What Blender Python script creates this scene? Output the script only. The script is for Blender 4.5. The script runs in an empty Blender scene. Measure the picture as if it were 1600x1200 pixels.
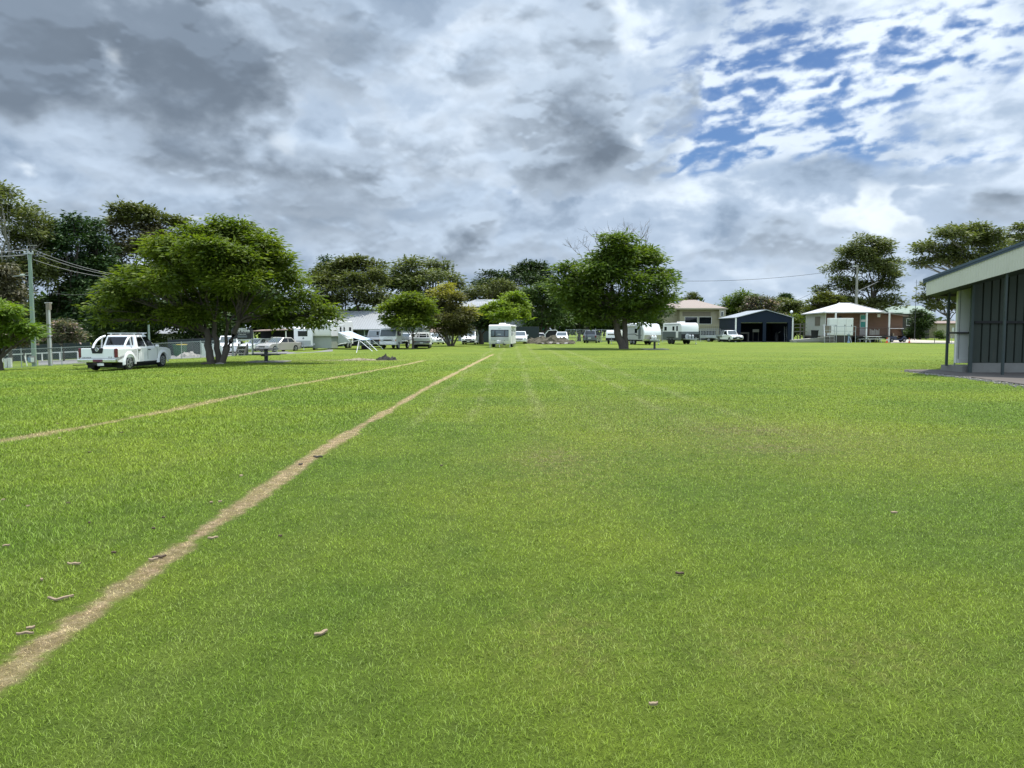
import bpy, bmesh, math, random
import numpy as np
from mathutils import Vector, Matrix
R = math.radians
PI = math.pi
sc = bpy.context.scene
C = sc.collection
random.seed(7)
RNG = np.random.default_rng(11)

# ------------------------------------------------------------------ camera and ground
CAMH = 1.8
FOC = 1200.0                      # focal length in photo pixels (photo is 1600 wide)
TH = math.atan(84 / FOC)          # pitch down

def ground(X, Y=0.0):
    """height of the ground: level field that falls away gently to the left, beyond the first trees"""
    d = -X - 17.0
    if d <= -4: return 0.0
    if d < 4: s = (d + 4) ** 2 / 16
    else: s = d
    return -0.045 * min(s, 55.0)

def ray(px, py):
    dx = (px - 800) / FOC; dz = (600 - py) / FOC
    return Vector((dx, math.cos(TH) + dz * math.sin(TH), -math.sin(TH) + dz * math.cos(TH)))

def W(px, py, Y):
    """world point seen at photo position px,py at depth Y"""
    d = ray(px, py); k = Y / d.y
    return Vector((d.x * k, Y, CAMH + d.z * k))

def G(px, py):
    """world point of the ground seen at px,py"""
    d = ray(px, py); h = 0.0
    for _ in range(60):
        k = (CAMH - h) / max(-d.z, 1e-4)
        h = 0.5 * h + 0.5 * ground(d.x * k)
    return Vector((d.x * k, d.y * k, ground(d.x * k)))

def F(px, Y):
    """ground point in photo column px at depth Y"""
    X = (px - 800) / FOC * Y * (1 / math.cos(TH)) * 1.0
    X = W(px, 516, Y).x
    return Vector((X, Y, ground(X)))

cam_d = bpy.data.cameras.new('camera')
cam = bpy.data.objects.new('camera', cam_d); C.objects.link(cam)
cam.location = (0, 0, CAMH); cam.rotation_euler = (R(90) - TH, 0, 0)
cam_d.sensor_fit = 'HORIZONTAL'; cam_d.angle = 2 * math.atan(800 / FOC)
cam_d.clip_start = 0.05; cam_d.clip_end = 9000
sc.camera = cam
sc.view_settings.view_transform = 'Standard'; sc.view_settings.look = 'None'
sc.view_settings.gamma = 1; sc.view_settings.exposure = 0.30
sc.view_settings.use_curve_mapping = False

# ------------------------------------------------------------------ objects
def tag(o, label=None, cat=None, group=None, kind=None):
    if label: o['label'] = label
    if cat: o['category'] = cat
    if group: o['group'] = group
    if kind: o['kind'] = kind
    return o

def thing(name, label, cat, loc=(0, 0, 0), rz=0.0, group=None, scale=1.0):
    o = bpy.data.objects.new(name, None); C.objects.link(o)
    o.empty_display_size = 0.2
    o.location = loc; o.rotation_euler = (0, 0, rz); o.scale = (scale,) * 3
    return tag(o, label, cat, group)

def link_mesh(name, me, mat, parent=None):
    o = bpy.data.objects.new(name, me); C.objects.link(o)
    if mat: me.materials.append(mat)
    if parent: o.parent = parent
    return o

def copy_tree(o, parent=None):
    c = o.copy(); C.objects.link(c)
    if parent: c.parent = parent
    for ch in list(o.children): copy_tree(ch, c)
    return c

def np_mesh(name, V, Fc, attrs=None, smooth=False):
    """mesh from arrays: V (n,3), Fc (m,k) all faces with k corners"""
    me = bpy.data.meshes.new(name)
    n, (m, k) = len(V), Fc.shape
    me.vertices.add(n); me.vertices.foreach_set('co', np.ascontiguousarray(V, np.float32).ravel())
    me.loops.add(m * k); me.loops.foreach_set('vertex_index', np.ascontiguousarray(Fc, np.int32).ravel())
    me.polygons.add(m); me.polygons.foreach_set('loop_start', np.arange(0, m * k, k, dtype=np.int32))
    if smooth: me.polygons.foreach_set('use_smooth', np.ones(m, bool))
    for an, av in (attrs or {}).items():
        a = me.attributes.new(an, 'FLOAT', 'POINT'); a.data.foreach_set('value', np.ascontiguousarray(av, np.float32))
    me.update(calc_edges=True)
    return me

class MB:
    """collects shapes into one mesh"""
    def __init__(s): s.v = []; s.f = []
    def add(s, vs, fs):
        b = len(s.v); s.v += [tuple(p) for p in vs]; s.f += [tuple(i + b for i in f) for f in fs]; return s
    def hexa(s, b, t):
        return s.add(list(b) + list(t), [(3, 2, 1, 0), (4, 5, 6, 7), (0, 1, 5, 4), (1, 2, 6, 5), (2, 3, 7, 6), (3, 0, 4, 7)])
    def box(s, x0, x1, y0, y1, z0, z1):
        x0, x1 = min(x0, x1), max(x0, x1); y0, y1 = min(y0, y1), max(y0, y1); z0, z1 = min(z0, z1), max(z0, z1)
        return s.hexa([(x0, y0, z0), (x1, y0, z0), (x1, y1, z0), (x0, y1, z0)], [(x0, y0, z1), (x1, y0, z1), (x1, y1, z1), (x0, y1, z1)])
    def cbox(s, c, d, rz=0.0, rx=0.0, ry=0.0):
        m = Matrix.Translation(c) @ Matrix.Rotation(rz, 4, 'Z') @ Matrix.Rotation(ry, 4, 'Y') @ Matrix.Rotation(rx, 4, 'X')
        q = [m @ Vector((sx * d[0] / 2, sy * d[1] / 2, sz * d[2] / 2)) for sz in (-1, 1) for sx, sy in ((-1, -1), (1, -1), (1, 1), (-1, 1))]
        return s.hexa(q[:4], q[4:])
    def bar(s, p, q, w, h=None):
        """square bar between two points"""
        p, q = Vector(p), Vector(q); d = (q - p).normalized(); h = h or w
        up = Vector((0, 0, 1)) if abs(d.z) < 0.95 else Vector((0, 1, 0))
        a = d.cross(up).normalized() * w / 2; b = a.cross(d).normalized() * h / 2
        return s.hexa([p - a - b, p + a - b, p + a + b, p - a + b], [q - a - b, q + a - b, q + a + b, q - a + b])
    def tube(s, pts, rad, n=8, cap=True):
        pts = [Vector(p) for p in pts]
        if not hasattr(rad, '__len__'): rad = [rad] * len(pts)
        vs = []; fs = []
        for i, p in enumerate(pts):
            d = (pts[min(i + 1, len(pts) - 1)] - pts[max(i - 1, 0)]).normalized()
            up = Vector((0, 0, 1)) if abs(d.z) < 0.9 else Vector((1, 0, 0))
            a = d.cross(up).normalized(); b = a.cross(d).normalized()
            for k in range(n):
                t = 2 * PI * k / n; vs.append(p + (a * math.cos(t) + b * math.sin(t)) * rad[i])
        for i in range(len(pts) - 1):
            for k in range(n):
                k2 = (k + 1) % n; fs.append((i * n + k, i * n + k2, (i + 1) * n + k2, (i + 1) * n + k))
        if cap:
            fs.append(tuple(range(n - 1, -1, -1))); fs.append(tuple((len(pts) - 1) * n + k for k in range(n)))
        return s.add(vs, fs)
    def cyl(s, p, q, r0, r1=None, n=10): return s.tube([p, q], [r0, r0 if r1 is None else r1], n)
    def lathe(s, c, prof, n=18, axis='Z'):
        """prof: (r, h) along the axis"""
        vs = []; fs = []; c = Vector(c)
        for r, h in prof:
            for k in range(n):
                t = 2 * PI * k / n; a, b = r * math.cos(t), r * math.sin(t)
                vs.append(c + (Vector((a, b, h)) if axis == 'Z' else Vector((a, h, b)) if axis == 'Y' else Vector((h, a, b))))
        for i in range(len(prof) - 1):
            for k in range(n):
                k2 = (k + 1) % n; fs.append((i * n + k, i * n + k2, (i + 1) * n + k2, (i + 1) * n + k))
        fs.append(tuple(range(n - 1, -1, -1))); fs.append(tuple((len(prof) - 1) * n + k for k in range(n)))
        return s.add(vs, fs)
    def loft(s, prof, slices):
        """prof: (x,z) outline; slices: (y, scale x, scale z) - a body with softened flanks"""
        xs = [p[0] for p in prof]; zs = [p[1] for p in prof]; cx = (min(xs) + max(xs)) / 2; z0 = min(zs); n = len(prof)
        vs = [(cx + (x - cx) * sx, y, z0 + (z - z0) * sz) for y, sx, sz in slices for x, z in prof]; fs = []
        for i in range(len(slices) - 1):
            for k in range(n):
                k2 = (k + 1) % n; fs.append((i * n + k, i * n + k2, (i + 1) * n + k2, (i + 1) * n + k))
        fs.append(tuple(range(n - 1, -1, -1))); fs.append(tuple((len(slices) - 1) * n + k for k in range(n)))
        return s.add(vs, fs)
    def prism(s, prof, y0, y1):
        """prof (x,z) extruded along y"""
        return s.loft(prof, [(y0, 1, 1), (y1, 1, 1)])
    def slab(s, a, b, c, d, u=(0, 1), v=(0, 1), t=0.012, sink=0.006):
        """thin pane lying on the quad a b c d, within u,v"""
        a, b, c, d = map(Vector, (a, b, c, d))
        P = lambda U, V_: (a * (1 - U) + b * U) * (1 - V_) + (d * (1 - U) + c * U) * V_
        nrm = (b - a).cross(d - a).normalized()
        q = [P(u[0], v[0]), P(u[1], v[0]), P(u[1], v[1]), P(u[0], v[1])]
        return s.hexa([p - nrm * sink for p in q], [p + nrm * t for p in q])
    def build(s, name, mat, parent=None, smooth=None, bevel=0.0, seg=2):
        me = bpy.data.meshes.new(name); me.from_pydata(s.v, [], s.f)
        bm = bmesh.new(); bm.from_mesh(me); bmesh.ops.recalc_face_normals(bm, faces=bm.faces)
        bm.to_mesh(me); bm.free()
        if smooth is not None:
            me.polygons.foreach_set('use_smooth', np.ones(len(me.polygons), bool)); me.set_sharp_from_angle(angle=R(smooth))
        me.update()
        o = link_mesh(name, me, mat, parent)
        if bevel:
            b = o.modifiers.new('bevel', 'BEVEL'); b.width = bevel; b.segments = seg; b.limit_method = 'ANGLE'; b.angle_limit = R(35)
        return o

def struct(mb, name, mat, **k): o = mb.build(name, mat, None, **k); o['kind'] = 'structure'; return o
def solo(o, label, cat, group=None): return tag(o, label, cat, group)

def text_part(body, size, name, mat, parent, loc, rot, depth=0.004, align='CENTER', sx=1.0, bold=0.0):
    cu = bpy.data.curves.new(name, 'FONT'); cu.body = body; cu.size = size; cu.align_x = align; cu.align_y = 'CENTER'
    cu.extrude = depth; cu.offset = bold; cu.resolution_u = 2
    tmp = bpy.data.objects.new(name + '_source', cu); C.objects.link(tmp)
    dg = bpy.context.evaluated_depsgraph_get()
    me = bpy.data.meshes.new_from_object(tmp.evaluated_get(dg))
    bpy.data.objects.remove(tmp); bpy.data.curves.remove(cu)
    me.materials.clear()
    o = link_mesh(name, me, mat, parent); o.location = loc; o.rotation_euler = rot; o.scale = (sx, 1, 1)
    return o

# ------------------------------------------------------------------ node helpers
class NT:
    def __init__(s, nt): s.nt = nt; s.n = nt.nodes; s.l = nt.links; s.n.clear()
    def node(s, t, **props):
        nd = s.n.new(t)
        for k, v in props.items(): setattr(nd, k, v)
        return nd
    def put(s, sock, v):
        if isinstance(v, bpy.types.NodeSocket): s.l.new(v, sock)
        elif v is not None:
            if hasattr(sock.default_value, '__len__') and not hasattr(v, '__len__'): v = (v,) * len(sock.default_value)
            if hasattr(sock.default_value, '__len__') and len(sock.default_value) == 4 and len(v) == 3: v = (*v, 1)
            sock.default_value = v
    def m(s, op, a, b=None, c=None, clamp=False):
        nd = s.node('ShaderNodeMath', operation=op, use_clamp=clamp)
        for i, v in enumerate((a, b, c)):
            if v is not None: s.put(nd.inputs[i], v)
        return nd.outputs[0]
    def vm(s, op, a, b=None):
        nd = s.node('ShaderNodeVectorMath', operation=op); s.put(nd.inputs[0], a)
        if b is not None: s.put(nd.inputs[3] if op == 'SCALE' else nd.inputs[1], b)
        return nd.outputs[0]
    def mix(s, f, a, b, mode='MIX'):
        nd = s.node('ShaderNodeMix', data_type='RGBA', blend_type=mode); nd.clamp_factor = True
        s.put(nd.inputs[0], f); s.put(nd.inputs[6], a); s.put(nd.inputs[7], b); return nd.outputs[2]
    def noise(s, vec, scale, detail=4, rough=0.55, dist=0.0, lac=2.0):
        nd = s.node('ShaderNodeTexNoise')
        if vec is not None: s.put(nd.inputs['Vector'], vec)
        for k, v in (('Scale', scale), ('Detail', detail), ('Roughness', rough), ('Distortion', dist), ('Lacunarity', lac)): s.put(nd.inputs[k], v)
        return nd.outputs['Fac']
    def ss(s, x, a, b, lo=0.0, hi=1.0):
        nd = s.node('ShaderNodeMapRange', interpolation_type='SMOOTHSTEP'); s.put(nd.inputs[0], x)
        for i, v in ((1, a), (2, b), (3, lo), (4, hi)): s.put(nd.inputs[i], v)
        return nd.outputs[0]
    def sep(s, v):
        nd = s.node('ShaderNodeSeparateXYZ'); s.put(nd.inputs[0], v); return nd.outputs
    def comb(s, x, y, z):
        nd = s.node('ShaderNodeCombineXYZ')
        for i, v in enumerate((x, y, z)): s.put(nd.inputs[i], v)
        return nd.outputs[0]

def new_mat(name):
    m = bpy.data.materials.new(name); m.use_nodes = True
    return m, NT(m.node_tree)

def mat(name, col, rough=0.6, metal=0.0, var=0.12, scale=3.0, bump=0.0, bscale=None, coat=0.0, dirt=0.0, stretch=None, spec=0.5):
    """procedural surface: noise-varied colour, optional grime and bump"""
    m, t = new_mat(name)
    tc = t.node('ShaderNodeTexCoord').outputs['Object']
    v = t.vm('MULTIPLY', tc, stretch) if stretch else tc
    n = t.noise(v, scale, 5, 0.6)
    f = t.m('MULTIPLY_ADD', n, 2 * var, 1 - var)
    c = t.vm('SCALE', (*col,), f)
    if dirt:
        g = t.ss(t.noise(tc, scale * 0.7, 6, 0.65), 0.48, 0.75)
        c = t.mix(t.m('MULTIPLY', g, dirt), c, (0.12, 0.10, 0.075))
    b = t.node('ShaderNodeBsdfPrincipled'); t.put(b.inputs['Base Color'], c)
    t.put(b.inputs['Roughness'], t.m('MULTIPLY_ADD', n, 0.16, rough - 0.08, clamp=True)); b.inputs['Metallic'].default_value = metal
    b.inputs['Coat Weight'].default_value = coat; b.inputs['Coat Roughness'].default_value = 0.08
    b.inputs['Specular IOR Level'].default_value = spec
    if bump:
        bp = t.node('ShaderNodeBump'); bp.inputs['Strength'].default_value = bump; bp.inputs['Distance'].default_value = 0.02
        t.l.new(t.noise(v, bscale or scale * 6, 5), bp.inputs['Height']); t.l.new(bp.outputs[0], b.inputs['Normal'])
    o = t.node('ShaderNodeOutputMaterial'); t.l.new(b.outputs[0], o.inputs[0])
    return m

def ribbed(name, col, axis=0, pitch=0.2, depth=0.5, rough=0.45, metal=0.0, var=0.1, dirt=0.1, spec=0.5):
    """sheet metal or boards with regular ribs along one object axis"""
    m, t = new_mat(name)
    tc = t.node('ShaderNodeTexCoord').outputs['Object']; s = t.sep(tc)
    ph = t.m('FRACT', t.m('DIVIDE', s[axis], pitch))
    rib = t.m('ABSOLUTE', t.m('SUBTRACT', ph, 0.5))
    n = t.noise(tc, 1.3, 6, 0.62)
    c = t.vm('SCALE', (*col,), t.m('MULTIPLY_ADD', n, 2 * var, 1 - var))
    g = t.ss(t.noise(t.vm('MULTIPLY', tc, (2.5, 2.5, 0.5)), 1.5, 6, 0.65), 0.5, 0.8)
    c = t.mix(t.m('MULTIPLY', g, dirt), c, (0.11, 0.09, 0.07))
    b = t.node('ShaderNodeBsdfPrincipled'); t.put(b.inputs['Base Color'], c)
    b.inputs['Roughness'].default_value = rough; b.inputs['Metallic'].default_value = metal; b.inputs['Specular IOR Level'].default_value = spec
    bp = t.node('ShaderNodeBump'); bp.inputs['Strength'].default_value = depth; bp.inputs['Distance'].default_value = 0.05
    t.l.new(t.ss(rib, 0.28, 0.45), bp.inputs['Height']); t.l.new(bp.outputs[0], b.inputs['Normal'])
    o = t.node('ShaderNodeOutputMaterial'); t.l.new(b.outputs[0], o.inputs[0])
    return m

def glass(name, col=(0.01, 0.013, 0.015), rough=0.06):
    m, t = new_mat(name)
    tc = t.node('ShaderNodeTexCoord').outputs['Object']
    b = t.node('ShaderNodeBsdfPrincipled')
    t.put(b.inputs['Base Color'], t.vm('SCALE', (*col,), t.m('MULTIPLY_ADD', t.noise(tc, 2.0, 3), 1.0, 0.5)))
    b.inputs['Roughness'].default_value = rough; b.inputs['Specular IOR Level'].default_value = 0.6
    o = t.node('ShaderNodeOutputMaterial'); t.l.new(b.outputs[0], o.inputs[0])
    return m

M = dict(
    white_paint=mat('white_paint', (0.82, 0.82, 0.815), 0.32, var=0.03, coat=0.5, dirt=0.05),
    old_white=mat('old_white_paint', (0.76, 0.755, 0.73), 0.5, var=0.07, dirt=0.16, scale=1.6),
    cream_white=mat('gelcoat_white', (0.81, 0.80, 0.785), 0.35, var=0.04, dirt=0.10, scale=1.2),
    grey_white=mat('weathered_white', (0.62, 0.62, 0.60), 0.5, var=0.08, dirt=0.15),
    white_board=mat('white_board', (0.74, 0.74, 0.70), 0.6, var=0.06, dirt=0.12),
    silver=mat('silver_paint', (0.50, 0.51, 0.52), 0.35, 0.3, var=0.05, coat=0.4),
    champagne=mat('champagne_paint', (0.42, 0.39, 0.35), 0.35, 0.2, var=0.06, coat=0.4),
    slate=mat('slate_paint', (0.10, 0.115, 0.125), 0.35, var=0.06, coat=0.4),
    navy_paint=mat('navy_paint', (0.012, 0.02, 0.06), 0.3, var=0.06, coat=0.5),
    black_paint=mat('black_paint', (0.012, 0.013, 0.015), 0.4, var=0.1),
    black_plastic=mat('black_plastic', (0.016, 0.016, 0.017), 0.65, var=0.15, spec=0.3),
    rubber=mat('tyre_rubber', (0.018, 0.018, 0.018), 0.85, var=0.2, bump=0.3),
    alloy=mat('alloy_metal', (0.62, 0.63, 0.64), 0.3, 0.8, var=0.06),
    steel=mat('galvanised_steel', (0.42, 0.44, 0.45), 0.5, 0.5, var=0.18, scale=6),
    chrome=mat('bright_chrome', (0.75, 0.76, 0.76), 0.15, 1.0, var=0.04),
    dark_steel=mat('dark_steel', (0.05, 0.052, 0.055), 0.55, 0.3, var=0.2),
    glass=glass('window_glass'), tint=glass('tinted_glass', (0.004, 0.005, 0.006), 0.05),
    screen_glass=glass('windscreen_glass', (0.05, 0.065, 0.07), 0.05),
    blue_glass=glass('pale_glass', (0.10, 0.13, 0.15), 0.06),
    red_lens=mat('red_lens', (0.12, 0.008, 0.018), 0.2, var=0.15, coat=0.5),
    amber=mat('amber_lens', (0.5, 0.16, 0.02), 0.25, var=0.1),
    clear_lens=mat('clear_lens', (0.55, 0.57, 0.58), 0.15, 0.4, var=0.1, coat=0.6),
    plate=mat('plate_white', (0.7, 0.7, 0.68), 0.5, var=0.04), maroon=mat('plate_maroon', (0.10, 0.01, 0.03), 0.5),
    concrete=mat('old_concrete', (0.20, 0.195, 0.175), 0.85, var=0.22, scale=1.8, bump=0.4, dirt=0.3),
    timber=mat('weathered_timber', (0.20, 0.17, 0.13), 0.85, var=0.25, scale=2, bump=0.5, stretch=(6, 6, 0.6)),
    green_timber=mat('treated_pole', (0.22, 0.29, 0.23), 0.85, var=0.25, scale=2, bump=0.4, stretch=(6, 6, 0.4)),
    grey_timber=mat('grey_timber', (0.27, 0.26, 0.23), 0.85, var=0.22, scale=2, bump=0.4, stretch=(6, 6, 0.5)),
    dark_timber=mat('dark_timber', (0.045, 0.04, 0.035), 0.8, var=0.3, scale=2, bump=0.4),
    bark=mat('tree_bark', (0.085, 0.07, 0.055), 0.95, var=0.45, scale=3, bump=0.9, bscale=14, stretch=(2, 2, 0.5)),
    pale_bark=mat('gum_bark', (0.22, 0.20, 0.175), 0.9, var=0.4, scale=2, bump=0.6, stretch=(2, 2, 0.5)),
    twig=mat('dead_twig', (0.17, 0.14, 0.12), 0.9, var=0.3),
    orange=mat('cone_orange', (0.75, 0.13, 0.04), 0.6, var=0.08),
    teal=mat('teal_paint', (0.05, 0.28, 0.24), 0.5, var=0.1), pipe_blue=mat('faded_blue', (0.18, 0.26, 0.36), 0.6, var=0.2),
    wire=mat('weathered_cable', (0.20, 0.20, 0.20), 0.6, 0.2, var=0.1),
    dark_wire=mat('black_cable', (0.03, 0.03, 0.032), 0.6, var=0.1),
    tarp=mat('awning_fabric', (0.38, 0.48, 0.57), 0.7, var=0.08, scale=2, bump=0.2),
    white_cloth=mat('white_banner', (0.74, 0.75, 0.76), 0.75, var=0.05, bump=0.3),
    skirt=mat('mesh_skirt', (0.35, 0.38, 0.33), 0.7, var=0.15),
    stone=mat('field_stone', (0.28, 0.26, 0.23), 0.9, var=0.3, scale=5, bump=0.6),
    strip_bark=mat('shed_bark', (0.27, 0.20, 0.125), 0.85, var=0.3, scale=20, bump=0.4),
    brown_bark=mat('brown_bark', (0.075, 0.048, 0.027), 0.85, var=0.35, scale=20, bump=0.4),
    dark_bark=mat('dark_bark_flake', (0.035, 0.03, 0.024), 0.9, var=0.35, scale=20, bump=0.4),
    green_shed=ribbed('green_cladding', (0.025, 0.06, 0.045), 0, 0.25, 0.6),
    shade_black=mat('shadowed_interior', (0.012, 0.013, 0.014), 0.9, var=0.4),  # near-black for shaded interiors: the shade is put into the colour
    navy_clad=ribbed('navy_cladding', (0.012, 0.020, 0.038), 2, 0.09, 0.5, 0.6, dirt=0.04, spec=0.15),
    pale_roof=ribbed('pale_roof', (0.28, 0.29, 0.295), 0, 0.3, 0.5, 0.45, 0.1, dirt=0.2),
    white_roof=ribbed('white_roof', (0.52, 0.51, 0.51), 0, 0.3, 0.5, 0.5, dirt=0.08),
    pink_roof=ribbed('pink_tile_roof', (0.25, 0.20, 0.17), 0, 0.35, 0.6, 0.7, dirt=0.25),
    grey_roof=ribbed('grey_roof', (0.26, 0.27, 0.28), 0, 0.3, 0.5, 0.5, dirt=0.2),
    green_roof=ribbed('green_roof', (0.16, 0.215, 0.165), 0, 0.4, 0.5, 0.5, dirt=0.1),
    rust_roof=ribbed('rust_roof', (0.21, 0.145, 0.115), 0, 0.3, 0.5, 0.6, dirt=0.2),
    zinc=ribbed('zinc_roof', (0.36, 0.38, 0.40), 1, 0.2, 0.4, 0.4, 0.4, dirt=0.1),
    weatherboard=ribbed('white_weatherboard', (0.62, 0.61, 0.56), 2, 0.2, 0.9, 0.6, dirt=0.12),
    brown_board=ribbed('brown_weatherboard', (0.165, 0.088, 0.050), 2, 0.2, 0.9, 0.6, dirt=0.1),
    cream_board=ribbed('cream_weatherboard', (0.38, 0.34, 0.24), 2, 0.22, 0.8, 0.6, dirt=0.1),
    grey_board=ribbed('grey_weatherboard', (0.33, 0.35, 0.34), 2, 0.22, 0.8, 0.6, dirt=0.12),
    beige_clad=ribbed('beige_cladding', (0.33, 0.30, 0.21), 0, 0.25, 0.5, 0.6, dirt=0.1),
    fascia=ribbed('pale_green_cladding', (0.50, 0.495, 0.405), 0, 0.075, 0.35, 0.55, dirt=0.10),
    pale_panel=mat('pale_panel', (0.78, 0.80, 0.76), 0.6, var=0.06, scale=1, dirt=0.12),
    blue_gutter=mat('blue_grey_gutter', (0.045, 0.068, 0.09), 0.45, 0.1, var=0.1),
    grey_clad=ribbed('grey_cladding', (0.046, 0.056, 0.046), 0, 0.36, 0.05, 0.6, 0.0, dirt=0.3, spec=0.15),
    post_steel=mat('post_steel', (0.05, 0.064, 0.062), 0.7, 0.0, spec=0.2, var=0.2, scale=4, dirt=0.2),
    screen_mesh=mat('shade_cloth', (0.022, 0.033, 0.034), 0.9, var=0.3, scale=3),
    dark_red=mat('dark_red', (0.20, 0.025, 0.03), 0.5, var=0.15),
    bin_green=mat('bin_green', (0.03, 0.10, 0.05), 0.6, var=0.1), yellow=mat('yellow_lid', (0.55, 0.42, 0.05), 0.6, var=0.1),
    globe=mat('opal_globe', (0.80, 0.80, 0.78), 0.3, var=0.03),
    brown_rail=mat('brown_rail', (0.085, 0.05, 0.038), 0.7, var=0.2),
    tan_seat=mat('tan_vinyl', (0.48, 0.40, 0.30), 0.6, var=0.1),
)
# ------------------------------------------------------------------ clouds: noise fields worked out over the directions of the sky
class Perlin:
    def __init__(s, seed):
        r = np.random.default_rng(seed); s.p = np.concatenate([r.permutation(256)] * 2).astype(np.int32)
        g = r.normal(size=(256, 3)); s.g = (g / np.linalg.norm(g, axis=1, keepdims=True)).astype(np.float32)
    def __call__(s, X, Y, Z):
        xi, yi, zi = np.floor(X).astype(np.int32), np.floor(Y).astype(np.int32), np.floor(Z).astype(np.int32)
        xf, yf, zf = X - xi, Y - yi, Z - zi
        f = lambda q: q * q * q * (q * (q * 6 - 15) + 10)
        a, b, c = f(xf), f(yf), f(zf); out = 0
        for dx in (0, 1):
            for dy in (0, 1):
                for dz in (0, 1):
                    h = s.p[(s.p[(s.p[(xi + dx) & 255] + yi + dy) & 255] + zi + dz) & 255]
                    g = s.g[h]
                    d = g[..., 0] * (xf - dx) + g[..., 1] * (yf - dy) + g[..., 2] * (zf - dz)
                    out = out + d * (a if dx else 1 - a) * (b if dy else 1 - b) * (c if dz else 1 - c)
        return out * 1.5
    def fbm(s, X, Y, Z, sc_, octv=6, gain=0.52, lac=2.03, billow=False):
        X, Y, Z = X * sc_, Y * sc_, Z * sc_; amp = 1.0; tot = 0; out = 0
        for k in range(octv):
            n = s(X + 17.3 * k, Y - 9.1 * k, Z + 4.7 * k)
            out = out + amp * ((np.abs(n) * 2 - 0.55) if billow else n); tot += amp; amp *= gain
            X, Y, Z = X * lac, Y * lac, Z * lac
        return out / tot * 1.6

def sstep(x, a, b):
    q = np.clip((x - a) / (b - a), 0, 1); return q * q * (3 - 2 * q)

def mixc(a, b, f):
    return a * (1 - f[..., None]) + np.asarray(b, np.float32) * f[..., None]

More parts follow.
